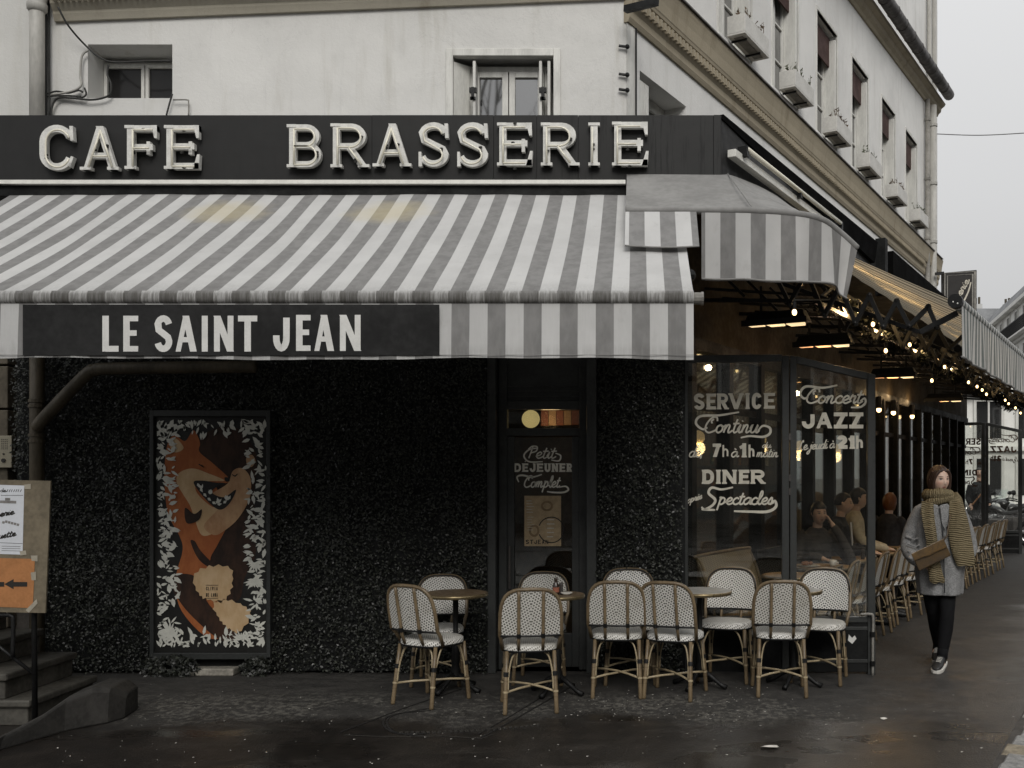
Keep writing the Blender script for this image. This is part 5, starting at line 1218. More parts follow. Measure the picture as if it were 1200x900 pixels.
def make_chair(name='bistro_chair',weave=None,weaveS=None):
    weave=weave or M_weave; weaveS=weaveS or M_weaveS
    t=thing(name)
    zb_,hh,hw=.535,.318,.208
    yb=lambda x,z: -.168-.085*((z-.45)/.42)-.030*(1-(x/hw)**2)
    arch=lambda x: zb_+hh*max(0,1-(abs(x)/hw)**3.4)**(1/4.2)
    m=MB(); m.smooth=True; nx,nz=16,8; pts=[];st=[];fs=[]
    for side_ in (0,1):
        for i in range(nx+1):
            x=hw*.985*math.sin(PI/2*(2*i/nx-1))
            for j in range(nz+1):
                z=zb_+(arch(x)-zb_)*j/nz; pts.append((x,yb(x,z)+(.004 if side_ else -.004),z)); st.append((x,z,0))
    o=(nx+1)*(nz+1)
    for i in range(nx):
        for j in range(nz):
            a=i*(nz+1)+j; fs.append((a,a+1,a+nz+2,a+nz+1)); fs.append((o+a,o+a+nz+1,o+a+nz+2,o+a+1))
    m._a(pts,fs,st); m.build('backrest',weave,t,st=True)
    rim=[]
    for s_ in (1,):
        for i in range(17):
            th=PI*i/16; c=math.cos(th); x=hw*math.copysign(abs(c)**(2/3.4),c); z=zb_+hh*max(0,math.sin(th))**(2/4.2); rim.append(Vector((x,yb(x,z),z)))
    low=lambda s_: [Vector((s_*.190,-.105,.425)),Vector((s_*.200,-.15,.50))]
    rp=low(1)+rim+low(-1)[::-1]
    m=MB(); m.smooth=True; m.tube(rp,.0135,8); fr=m.build('back_frame',M_cane,t)
    m=MB(); m.smooth=True; m.tube([p+Vector((0,.012,0)) for p in rim[1:-1]],.006,5); m.build('frame_piping',M_wrap,fr)
    m=MB(); m.smooth=True; m.tube([Vector((x,yb(x,zb_)-.001,zb_-.004)) for x in [hw*(i/6-1) for i in range(13)]],.009,6); m.build('back_rail',M_wrap,t)
    for s_ in (1,-1):
        x=s_*.082; m=MB(); m.smooth=True; zz=[.435,.5,.6,.7,.8,arch(x)-.010]; m.tube([Vector((x,yb(x,z)-.016+(.02 if z<.45 else 0),z)) for z in zz],.0115,8); m.build('back_slat',M_cane,t)
        m=MB(); m.tube([Vector((x,yb(x,.52)-.016,.52)),Vector((x,yb(x,.55)-.016,.55))],.0145,8); m.build('binding',M_wrap,t)
    # seat
    out_=[]
    n=28
    for i in range(n):
        a=2*PI*i/n; c,s_=math.cos(a),math.sin(a); e=2/3.0
        wd=.205-.012*(1 if s_<0 else 0)
        out_.append((wd*math.copysign(abs(c)**e,c), .0+.193*math.copysign(abs(s_)**e,s_)))
    m=MB(); m.smooth=True; rings=[];st=[]
    for (f,z) in ((.0,.466),(.35,.467),(.7,.468),(.92,.466),(1.0,.455),(1.0,.425)):
        rings.append([(x*f,y*f,z) for x,y in out_]); st += [((x*f,y*f,0) if z>.457 else ((math.atan2(y,x)*.2),z,0)) for x,y in out_]
    m.loft(rings,caps=False,st=st); m.build('seat',weaveS,t,st=True)
    m=MB(); m.smooth=True; m.loft([[(x*1.01,y*1.01,z) for x,y in out_] for z in (.426,.422,.412)]+[[(x*.6,y*.6,.412) for x,y in out_]],caps=True); m.build('seat_frame',M_wrap,t)
    feet=[((.168,.150,.42),(.192,.182,0)),((-.168,.150,.42),(-.192,.182,0)),((.160,-.150,.42),(.174,-.212,0)),((-.160,-.150,.42),(-.174,-.212,0))]
    for a,b in feet:
        a,b=Vector(a),Vector(b); m=MB(); m.smooth=True; m.tube([a,a.lerp(b,.33),a.lerp(b,.34),a.lerp(b,.97),b],[.0135,.0145,.0155,.0155,.0135],8); lg=m.build('leg',M_cane,t)
        m=MB(); 
        for f0,f1 in ((.33,.40),): m.tube([a.lerp(b,f0),a.lerp(b,f1)],.0195,8)
        m.build('binding',M_wrap,lg)
        m=MB(); m.tube([a.lerp(b,.63),a.lerp(b,.66)],.0185,8); m.build('cane_binding',M_cane2,lg)
        sx=math.copysign(1,a.x); sy=math.copysign(1,a.y); p0=a.lerp(b,.62); p1=a.lerp(b,.36)
        m=MB(); m.smooth=True
        m.tube(catmull([p0+Vector((-sx*.016,0,0)),p1+Vector((-sx*.017,0,0)),Vector((sx*.125,a.y*1.0,.375)),Vector((sx*.085,a.y*.98,.415))],4),.0065,6)
        m.tube(catmull([p0+Vector((0,-sy*.016,0)),p1+Vector((0,-sy*.018,0)),Vector((a.x*1.02,sy*.11,.375)),Vector((a.x,sy*.07,.415))],4),.0065,6)
        m.build('brace',M_cane2,lg)
    for p,q,dz in ((0,3,0),(1,2,.012)):
        a=Vector(feet[p][0]).lerp(Vector(feet[p][1]),.65); b=Vector(feet[q][0]).lerp(Vector(feet[q][1]),.65); mid=(a+b)/2+Vector((0,0,dz+.006))
        m=MB(); m.smooth=True; m.tube([a,a.lerp(mid,.5)+Vector((0,0,.004)),mid,b.lerp(mid,.5)+Vector((0,0,.004)),b],.0085,6); m.build('stretcher',M_cane2,t)
    return t
chair0=make_chair(); used=False
def put_chair(x,y,fx,fy,label,group,s=1.0,src=None,cat='chair'):
    global used
    if src is None:
        if not used: c=chair0; used=True
        else: c=copy_tree(chair0)
    else: c=src
    c.location=(x,y,0); c.rotation_euler=(0,0,math.atan2(-fx,fy)); c.scale=(s,s,s); tag(c,label,cat,group); return c
def fwd(a): return (math.sin(R(a)),math.cos(R(a)))
GF='woven bistro chairs in the front row, backs to the street'; GB='woven bistro chairs standing against the front, facing the street'
put_chair(-1.48,7.03,*fwd(28),'leftmost woven bistro chair, turned with its back to the street beside the brown table',GF)
put_chair(-.755,6.84,*fwd(-8),'woven bistro chair standing straight in front of the door, nearest to the street',GF)
put_chair(-.15,7.30,*fwd(2),'woven bistro chair just right of the door, straight, overlapping the angled chair',GF)
put_chair(.27,7.24,*fwd(18),'angled woven bistro chair left of the grey marble table, back to the street',GF)
put_chair(1.055,7.33,*fwd(3),'rightmost street-side woven bistro chair, its back before the glass screen hinge',GF)
put_chair(-1.56,7.66,.06,-1,'woven bistro chair behind the brown round table, against the wide leaf wall',GB,.95)
put_chair(-.77,7.70,-.03,-1,'woven bistro chair behind the small table with the bottle, in front of the door',GB,.97)
put_chair(-.07,7.72,0.05,-1,'woven bistro chair against the narrow leaf wall right of the door, mostly hidden',GB)
put_chair(.70,7.80,-.28,-1,'woven bistro chair facing the street behind the marble table, before the tan bench',GB)
put_chair(1.43,7.74,-.38,-1,'woven bistro chair facing the street just left of the screen kick panel sticker',GB)
# terrace row along the side street, backs to the pavement
ordn=['nearest','second','third','fourth','fifth','sixth','seventh','eighth','ninth','tenth','eleventh','twelfth','thirteenth','fourteenth','fifteenth','sixteenth','farthest']
M_weaveD=weave_mat('woven_shaded',white=(.50,.47,.40),dark=(.02,.02,.02),p=.021)
tt=[.95,1.5,2.05,2.62,3.18,3.75,4.33,4.9,5.5,6.2,6.9,7.6,8.3,9.0,9.7,10.35,11.0]
for i,t in enumerate(tt):
    p=S(t,1.22+frnd(-.03,.05),0); a=frnd(-.16,.16); f=(-_n+_d*a)
    put_chair(p.x,p.y,f.x,f.y,'woven bistro chair with its back to the side pavement, %s in the row'%ordn[i],'bistro chairs along the side street terrace')
# inner row, facing the street
for i,t in enumerate((5.9,7.1,8.6,9.7)):
    p=S(t,.66,0); put_chair(p.x,p.y,_n.x,_n.y,'woven bistro chair with its back to the side windows, %s behind the seated guests'%['first','second','third','fourth'][i],'bistro chairs against the side windows')

# ---- bench of tan wicker against the side wall, inside the screen
bn=thing('wicker_bench',S(.85,.75,0),'tan wicker bench with a long woven back just inside the lettered glass screen','bench')
m=MB(); pts=[];st=[]
def bp(t,q,z): return S(t,q,z)
def slab(name,a,b,c,d,th,mat,parent):   # four corners (Vectors) + thickness vector
    m=MB(); N_=8; pts=[];st=[];fs=[]
    for side_ in (0,1):
        for i in range(N_+1):
            for j in range(5):
                p=a.lerp(b,i/N_).lerp(d.lerp(c,i/N_),j/4)+(th if side_ else Vector((0,0,0))); pts.append(p); st.append(((i/N_-.5)*(b-a).length,j/4*(d-a).length,0))
    o=(N_+1)*5
    for i in range(N_):
        for j in range(4): k=i*5+j; fs.append((k,k+5,k+6,k+1)); fs.append((o+k,o+k+1,o+k+6,o+k+5))
    for i in range(N_): k=i*5; fs.append((k,k+5,o+k+5,o+k)); k=i*5+4; fs.append((k,o+k,o+k+5,k+5))
    for j in range(4): k=j; fs.append((k,o+k,o+k+1,k+1)); k=N_*5+j; fs.append((k,k+1,o+k+1,o+k))
    m._a(pts,fs,st); return m.build(name,mat,parent,st=True)
ta,tb=.36,1.52
slab('backrest',bp(ta,.62,.50),bp(tb,.62,.50),bp(tb,.48,.93),bp(ta,.48,.93),-_n*.03,M_weaveT,bn)
slab('seat',bp(ta,.62,.44),bp(tb,.62,.44),bp(tb,1.02,.45),bp(ta,1.02,.45),Vector((0,0,-.05)),M_weaveT,bn)
for (pts_,nm) in (([bp(ta,.63,.44),bp(ta,.55,.72),bp(ta,.475,.91),bp(ta+.04,.47,.94),bp(tb-.06,.47,.94),bp(tb,.48,.90),bp(tb,.56,.72),bp(tb,.63,.44)],'back_frame'),([bp(ta,.62,.42),bp(ta,1.0,.42),bp(ta+.03,1.03,.42),bp(tb-.03,1.03,.42),bp(tb,1.0,.42),bp(tb,.62,.42)],'seat_frame')):
    m=MB(); m.smooth=True; m.tube(catmull(pts_,4),.016,8); m.build(nm,M_cane,bn)
for t,q in ((ta+.02,.66),(tb-.02,.66),(ta+.02,1.0),(tb-.02,1.0)):
    m=MB(); m.smooth=True; m.tube([bp(t,q,.42),bp(t,q,0)],.017,8); m.build('leg',M_cane,bn)

# ================================================================== TABLES
def table_top_mat(name,a,b,rough=.3):
    k=NT(name); v=k.coord(); n=k.noise(v,3.5,6,.7,dist=1.2); n2=k.noise(v,30,4); k.set(k.mix(k.m('ADD',k.m('MULTIPLY',k.ramp(n,.35,.65),.75),k.m('MULTIPLY',n2,.25)),a,b),k.ramp(n2,.3,.7,rough,rough+.2),.5); return k.mat
M_tbr=table_top_mat('brown_table_top',(.10,.070,.042),(.19,.135,.082)); M_tma=table_top_mat('marble_table_top',(.24,.235,.22),(.40,.39,.36)); M_twd=table_top_mat('tan_table_top',(.24,.15,.075),(.36,.245,.13),.35)
M_brass=pm('dull_brass_rim',(.20,.155,.085),.35,.5,metal=.7,var=.25,scale=20,bump=.1)
def table(x,y,r,mat,label,cat='table',group=None,h=.735):
    t=thing('bistro_table',(x,y,0),label,cat,group)
    m=MB(); m.smooth=False; m.lathe([(0,h-.022),(r-.004,h-.022),(r-.002,h),(r-.006,h+.003),(0,h+.003)],(x,y,0),40); m.build('table_top',mat,t)
    m=MB(); m.smooth=True; m.lathe([(r-.003,h-.026),(r+.004,h-.024),(r+.006,h-.012),(r+.004,h),(r-.003,h+.002)],(x,y,0),40); m.build('rim',M_brass,t)
    m=MB(); m.smooth=True; m.lathe([(.07,h-.023),(.07,h-.035),(.022,h-.05),(.019,h-.3),(.026,h-.32),(.026,.30),(.036,.24),(.028,.20),(.042,.13),(.045,.08)],(x,y,0),14); m.build('pedestal',M_blackmetal,t)
    for k in range(4):
        a=PI/4+PI/2*k+.3; c,s_=math.cos(a),math.sin(a); m=MB(); m.smooth=True
        m.tube([(x+c*.02,y+s_*.02,.13),(x+c*.09,y+s_*.09,.09),(x+c*.17,y+s_*.17,.035),(x+c*.22,y+s_*.22,.016)],[.022,.020,.017,.022],8); m.build('foot',M_blackmetal,t)
    return t
table(-1.37,7.36,.235,M_tbr,'brown round cafe table with brass rim at the far left, between two woven chairs')
table(-.60,7.27,.20,M_tbr,'small brown round table in front of the door holding a bottle and a dish')
table(.47,7.50,.24,M_tma,'round table with pale grey marble top between the angled chair and the tan bench')
table(1.20,7.56,.21,M_tma,'pale grey round table half hidden behind the rightmost street-side chair')
for i,(t,q) in enumerate(((1.2,1.0),(2.15,.98),(3.15,.98),(4.2,.98),(5.3,.98),(6.4,.98),(7.7,.98),(9.0,.98),(10.3,.98))):
    p=S(t,q,0); table(p.x,p.y,.30 if i else .26,M_twd,'tan round terrace table under the side awning, %s from the glass screen'%ordn[i],'table','tan terrace tables under the side awning')
# things on tables
def cyl_thing(name,x,y,z,prof,mat,label,cat,group=None,n=14,handle=False):
    t=thing(name,(x,y,z),label,cat,group); m=MB(); m.smooth=True; m.lathe(prof,(x,y,z),n); m.build('body',mat,t)
    if handle: m=MB(); m.smooth=True; m.tube([(x+.03,y,z+.045),(x+.05,y,z+.04),(x+.05,y,z+.022),(x+.028,y,z+.015)],.005,6); m.build('handle',mat,t)
    return t
M_cup=pm('white_china',(.62,.60,.55),.25,.5,var=.05,bump=0); M_bot=pm('sauce_glass',(.03,.018,.012),.12,.6,bump=0); M_red=pm('red_label',(.28,.10,.06),.6,bump=0)
h=.7385
b_=cyl_thing('sauce_bottle',XP(651.5,7.22),7.22,h,[(.022,0),(.024,.01),(.024,.07),(.012,.09),(.011,.105),(.014,.107),(.014,.125),(0,.126)],M_bot,'small dark bottle on the brown table in front of the door','bottle')
m=MB(); m.cyl((b_.location.x,b_.location.y),.0248,h+.02,h+.055,14); m.build('label',M_red,b_)
cyl_thing('salt_shaker',XP(657.5,7.24),7.24,h,[(.014,0),(.016,.01),(.013,.06),(.016,.065),(.013,.085),(0,.088)],M_zinc,'small grey shaker beside the dark bottle on the brown table','shaker')
cyl_thing('dish',XP(664,7.20),7.20,h,[(.02,0),(.045,.018),(.043,.02),(.018,.005),(0,.004)],M_cup,'small white dish at the right edge of the brown table','dish',n=18)
for i,(t,q,lab) in enumerate(((2.12,1.10,'white cup nearest the glass on the tan terrace table'),(3.05,1.0,'white cup in front of the man in the dark jacket'),(3.3,.85,'white cup in front of the guest in the cream top'),(5.4,.9,'white cup on the tan table before the red-haired guest'))):
    p=S(t,q,0); cyl_thing('coffee_cup',p.x,p.y,h,[(.02,0),(.034,.02),(.037,.065),(.034,.065),(.030,.02),(0,.01)],M_cup,lab,'cup',None,handle=True)
for i,(t,q) in enumerate(((3.12,1.12),(4.1,1.05))):
    p=S(t,q,0); cyl_thing('shaker',p.x,p.y,h,[(.02,0),(.02,.075),(.022,.078),(.018,.10),(0,.103)],M_zinc,['metal shaker beside the cup in front of the man in the dark jacket','metal shaker on the tan table right of the screen post'][i],'shaker')
M_food=pm('brown_food',(.22,.09,.04),.5,var=.5,scale=30,bump=.4)
for i,(t,q) in enumerate(((2.0,.9),(4.25,.95))):
    p=S(t,q,0); d_=cyl_thing('plate',p.x,p.y,h,[(.05,0),(.11,.014),(.108,.017),(.05,.006),(0,.006)],M_cup,['plate of food on the terrace table nearest the glass','plate of food on the table just right of the screen post'][i],'plate',n=22)
    for k in range(6):
        m=MB(); m.smooth=True; m.sphere(p+Vector((frnd(-.05,.05),frnd(-.05,.05),h+.03)),frnd(.02,.034),8,6,(1,1,.7)); m.build('food',M_food,d_)

# ================================================================== STEPS, RAIL, BOARD AT THE LEFT
M_step=pm('dirty_stone',(.062,.058,.049),.7,var=.45,scale=4,bump=.5,bscale=35); M_step2=pm('dark_stone',(.034,.032,.029),.65,var=.45,scale=5,bump=.5,bscale=35)
stp=thing('stone_steps',(-4.6,6.7,0),'worn stone entrance steps behind the notice board at the left edge','steps')
for i,(px,z) in enumerate(((115,.17),(91,.34),(53,.51),(14,.68))):
    x1=XP(px,7.1); m=MB(); m.box(-7,x1-.03,6.33,7.09,(z-.17),z-.05); m.build('riser',M_step,stp,bevel=.008)
    m=MB(); m.box(-7,x1,6.3,7.1,z-.048,z); m.build('tread',M_step,stp,bevel=.012)
pr=thing('stone_kerb_block',(-3.6,6.2,0),'low sloping dark stone kerb block at the foot of the entrance steps','kerb stone')
secs=[((-60,906),893,.24),((0,880),862,.26),((40,868),841,.28),((75,858),817,.32),((104,852),806,.34),((126,848),806,.34),((146,842),813,.26)]
rings=[]
for (bx,by),ty,dp in secs:
    p=G(bx,by); z=ZP(ty,p.y+.03); rings.append([Vector((p.x,p.y,0)),Vector((p.x,p.y+.02,z-.03)),Vector((p.x+.0,p.y+.05,z)),Vector((p.x-.04,p.y+dp,z)),Vector((p.x-.04,p.y+dp,0))])
m=MB(); m.loft(rings); m.build('block',M_step2,pr,bevel=.012)
rl=thing('hand_rail',(XP(40,6.25),6.25,0),'thin black iron rail with curved end beside the stone steps','railing')
m=MB(); m.smooth=True; m.tube([W(41,845,6.25),W(40,700,6.25),W(40,600,6.25)],.017,8); m.build('post',M_blackmetal,rl)
m=MB(); m.smooth=True; m.tube(catmull([W(-40,722,6.2),W(5,721,6.2),W(13,722,6.2),W(15.5,728,6.2),W(15,770,6.2)],4),.013,8); m.build('scroll',M_blackmetal,rl)
m=MB(); m.smooth=True; m.tube([W(-30,740,6.22),W(-2,757,6.22),W(40,790,6.24)],.012,8); m.build('lower_bar',M_blackmetal,rl)
nb_=thing('notice_board',W(30,718,6.2),'brown board taped with a white leaflet and an orange arrow card','notice board')
M_ply=pm('brown_board',(.15,.125,.085),.7,var=.3,scale=5,bump=.2); M_paper=pm('white_paper',(.60,.62,.66),.7,var=.06,scale=6,bump=.05); M_orange=pm('orange_card',(.38,.165,.06),.7,var=.15,scale=8,bump=.05); M_tape=pm('clear_tape',(.34,.31,.25),.3,bump=0)
BYn=6.18
def flat(name,pts,Y,th,mat,parent):
    m=MB(); m.poly([W(x,y,Y) for x,y in pts],(0,-th,0)); return m.build(name,mat,parent)
flat('board',[(-60,716),(54.5,718),(60.5,563.5),(-60,561)],BYn+.012,.012,M_ply,nb_)
lf=flat('leaflet',[(-40,648),(26.5,650),(28.5,569),(-40,567)],BYn-.001,.001,M_paper,nb_)
cd=flat('arrow_card',[(-40,710),(38.5,712.5),(41,655),(-40,653)],BYn-.001,.0015,M_orange,nb_)
flat('arrow',[(5,684.5),(16,678.5),(16,682),(32,682),(32,687.5),(16,687.5),(16,690.5)],BYn-.003,.0006,M_ink,cd)
flat('arrow_tail',[(-40,682),(5,682),(5,687.5),(-40,687.5)],BYn-.003,.0006,M_ink,cd)
for pts_ in (((23,646),(30,645),(31,650),(24,651)),((36,651),(44,651),(44,658),(37,657)),((36,671),(42,670),(42,680),(37,680)),((30,715),(43,702),(44,707),(34,718)),((28,568),(36,567),(36,573),(29,573))): flat('tape',pts_,BYn-.0028,.0004,M_tape,nb_)
mpn=pxplane(BYn-.0022); dv=(0,-.0006,0); L=MB()
cursive(L,'de',0.5,7,-576.5,2.2,.7,mpn,dv,slant=0); 
for i in range(7): L.ribbon([(8+i*2.6,-576.5),(8+i*2.6+frnd(.8,1.6),-573.5)],.7,mpn,dv)
cursive(L,'perie',-6,16,-606.5,3.6,1.3,mpn,dv,rise=.18); cursive(L,'Buvette' if False else 'uette',-2,18,-631.5,3.6,1.3,mpn,dv,rise=.18)
L.ribbon([(1,-580.5),(27,-580.5)],.5,mpn,dv); L.ribbon([(0,-636),(26.5,-637)],.5,mpn,dv)
for i in range(3): L.ribbon([(2,-640-i*2.6),(24,-640.5-i*2.6)],.45,mpn,dv)
L.build('print',M_ink,lf)
L=MB()
for i in range(6): 
    a=PI*(.75-.1*i); x=4+i*3.4; y=-611-abs(i-1)*.9; L.ribbon([(x-1.4,y),(x+1.4,y-.6)],2.8,mpn,dv)
L.ribbon([(0,-588),(19,-588.5)],3.2,mpn,dv); L.ribbon([(6,-585),(12,-585)],3,mpn,dv); L.build('picture_print',pm('grey_print',(.20,.19,.18),.7,bump=0),lf)
ic=thing('intercom',W(5,530,8.0),'beige door intercom panel with round button on the brown stones at the left edge','intercom')
m=MB(); m.box(XP(-12,8.0),XP(13.5,8.0),8.0,8.05,ZP(548,8.0),ZP(510.5,8.0)); m.build('plate',pm('beige_metal',(.30,.275,.21),.4,metal=.2,var=.1),ic,bevel=.004)
m=MB(); p=W(4,539.5,7.995); m.tube([p+Vector((0,.006,0)),p+Vector((0,-.006,0))],.016,14); m.build('button',M_ink,ic)
m=MB(); p=W(4,532,7.995); m.tube([p+Vector((0,.006,0)),p+Vector((0,-.003,0))],.007,10); m.build('button',M_ink,ic)
m=MB()
for r_ in range(6):
    for c_ in range(4): m.ribbon([(1.5+c_*2.1,-515-r_*2.2),(2.7+c_*2.1,-515-r_*2.2)],.8,pxplane(7.999),(0,-.0008,0))
m.build('speaker_grille',M_ink,ic)

# litter
M_lit=pm('pale_litter',(.55,.53,.48),.7,bump=.1)
for i,(px,py,s_,lab) in enumerate(((902,877,.085,'flattened white paper scrap on the wet pavement before the rightmost chair'),(1036,844,.03,'small crumpled white scrap on the brown pavement below the glass screen'))):
    p=G(px,py); m=MB(); n=7; pts=[(p.x+s_*math.cos(2*PI*k/n)*frnd(.6,1),p.y+s_*.5*math.sin(2*PI*k/n)*frnd(.6,1),.004+frnd(0,.012)) for k in range(n)]
    m._a(pts+[(p.x,p.y,.02)],[(k,(k+1)%n,n) for k in range(n)]); o=m.build('paper_scrap',M_lit); tag(o,lab,'litter')
m=MB()
for i in range(260):
    px=frnd(60,1195); py=frnd(800,898) if px>150 else frnd(860,898)
    if random.random()<.4: px=frnd(660,900); py=frnd(800,845)
    p=G(px,py); s_=frnd(.002,.006)
    m._a([(p.x+s_*frnd(-1,1)*1.5,p.y+s_*frnd(-1,1),.003),(p.x+s_*2,p.y,.006),(p.x+s_*frnd(.4,1),p.y+s_*frnd(1,2),.004),(p.x-s_,p.y+s_,.005)],[(0,1,2,3)])
o=m.build('litter_specks',M_lit); tag(o,'tiny pale specks of litter and grit scattered over the wet pavement','litter',kind='stuff')
# ================================================================== PEOPLE
M_hairD=None
def hair_mat(name,a,b):
    k=NT(name); v=k.coord(); n=k.noise(v,70,4,.7,sc=(1,1,.12)); k.set(k.mix(n,a,b),.45,.45); k.bump(k.noise(v,120,3,.6,sc=(1,1,.1)),.5,.004); return k.mat
M_hd=hair_mat('hair_dark_brown',(.018,.010,.007),(.065,.034,.022)); M_hb=hair_mat('hair_black',(.008,.007,.006),(.02,.017,.015)); M_hr=hair_mat('hair_auburn',(.10,.035,.012),(.22,.085,.03))
def ell(m,pts,rads,xa=(1,0,0),n=14):
    pts=[Vector(p) for p in pts]; xa=Vector(xa); rings=[]; k=len(pts)
    for i,p in enumerate(pts):
        t=(pts[min(i+1,k-1)]-pts[max(i-1,0)]).normalized(); x=(xa-t*xa.dot(t)).normalized(); y=t.cross(x)
        r=rads[i]; rx,ry=(r if isinstance(r,tuple) else (r,r))
        rings.append([p+x*math.cos(2*PI*j/n)*rx+y*math.sin(2*PI*j/n)*ry for j in range(n)])
    m.loft(rings)
def smoothpath(pts,rads,k=3):
    P=catmull([Vector(p) for p in pts],k); rr=[(r if isinstance(r,tuple) else (r,r)) for r in rads]; out=[]
    for i in range(len(P)):
        f=i/k; a=min(int(f),len(rr)-1); b=min(a+1,len(rr)-1); u=f-a; out.append((rr[a][0]*(1-u)+rr[b][0]*u, rr[a][1]*(1-u)+rr[b][1]*u))
    return P,out
def limb(m,pts,rads,xa=(1,0,0),n=14):
    P,r=smoothpath(pts,rads); ell(m,P,r,xa,n)
def head(m,c,yaw,pitch=0,s=1.0):
    c=Vector(c); M=Matrix.Rotation(yaw,3,'Z')@Matrix.Rotation(pitch,3,'X'); n,k=32,26; rings=[]
    g=lambda x,z,cx,cz,sx,sz: math.exp(-((x-cx)/sx)**2-((z-cz)/sz)**2)
    for j in range(k+1):
        a=-PI/2+PI*j/k; cr=max(math.cos(a),.02); sz=math.sin(a); ring=[]
        for i in range(n):
            th=2*PI*i/n; x=math.cos(th)*cr; y=math.sin(th)*cr; z=sz
            X=x*.073; Y=y*.092; Z=z*.112
            if Z<0: X*=1-.26*min(1,(-Z/.112))**1.6; Y*=1-.10*(-Z/.112)**2
            if y<0:
                Y*= .97
                Y-= .021*g(X,Z,0,-.022,.011,.020)+.008*g(X,Z,0,.004,.009,.02)      # nose
                Y+= .009*(g(X,Z,.031,.010,.016,.011)+g(X,Z,-.031,.010,.016,.011))   # sockets
                Y-= .005*(g(X,Z,.032,.032,.022,.009)+g(X,Z,-.032,.032,.022,.009))   # brows
                Y-= .008*g(X,Z,0,-.056,.020,.0075)                                   # lips
                Y+= .003*g(X,Z,0,-.0555,.022,.002)
                Y-= .009*g(X,Z,0,-.092,.022,.016)                                    # chin
                Y-= .004*(g(X,Z,.042,-.02,.018,.02)+g(X,Z,-.042,-.02,.018,.02))
            else: Y*=1.04
            ring.append(c+M@(Vector((X,Y,Z))*s))
        rings.append(ring)
    m.loft(rings)
    for sx in (1,-1): # ears
        q=[c+M@(Vector((sx*(.071+.008*math.sin(t_*PI)),.008+.004*math.cos(t_*9),-.02+.055*t_))*s) for t_ in (0,.25,.5,.75,1)]
        m.tube(q,[.007,.010,.012,.012,.006],8)
def hand(m,wrist,d,up,s=1.0,curl=.5,thumb=1):
    w=Vector(wrist); d=Vector(d).normalized(); up=Vector(up); up=(up-d*up.dot(d)).normalized(); sd=d.cross(up)*thumb
    ell(m,[w-d*.01,w+d*.02*s,w+d*.05*s,w+d*.085*s],[(.026*s,.018*s),(.034*s,.016*s),(.041*s,.015*s),(.039*s,.012*s)],sd,12)
    for i,(o,L) in enumerate(((.030,.068),(.010,.078),(-.011,.073),(-.031,.056))):
        b=w+d*(.082-(.006 if i==3 else 0))*s+sd*o*s; a1=curl*(.7+.12*i); p=[b-d*.012]; ang=0; q=b
        for f in (.42,.33,.25):
            p.append(q); ang+=a1*.55; q=q+(d*math.cos(ang)-up*math.sin(ang))*L*f*s
        p.append(q); m.tube(p,[.0092*s,.0090*s,.0084*s,.0078*s,.0062*s],8)
    b=w+d*.025*s+sd*.034*s; t1=(d*.55+sd*.75-up*.25*curl).normalized(); t2=(d*.85+sd*.3-up*.45*curl).normalized()
    m.tube([b-sd*.012*s,b,b+t1*.032*s,b+t1*.032*s+t2*.028*s],[.013*s,.012*s,.0105*s,.007*s],8)
def remesh(o,vox,sm=3,adapt=0):
    r=o.modifiers.new('fuse','REMESH'); r.mode='VOXEL'; r.voxel_size=vox; r.use_smooth_shade=True
    if sm: q=o.modifiers.new('relax','SMOOTH'); q.iterations=sm; q.factor=.5
    return o
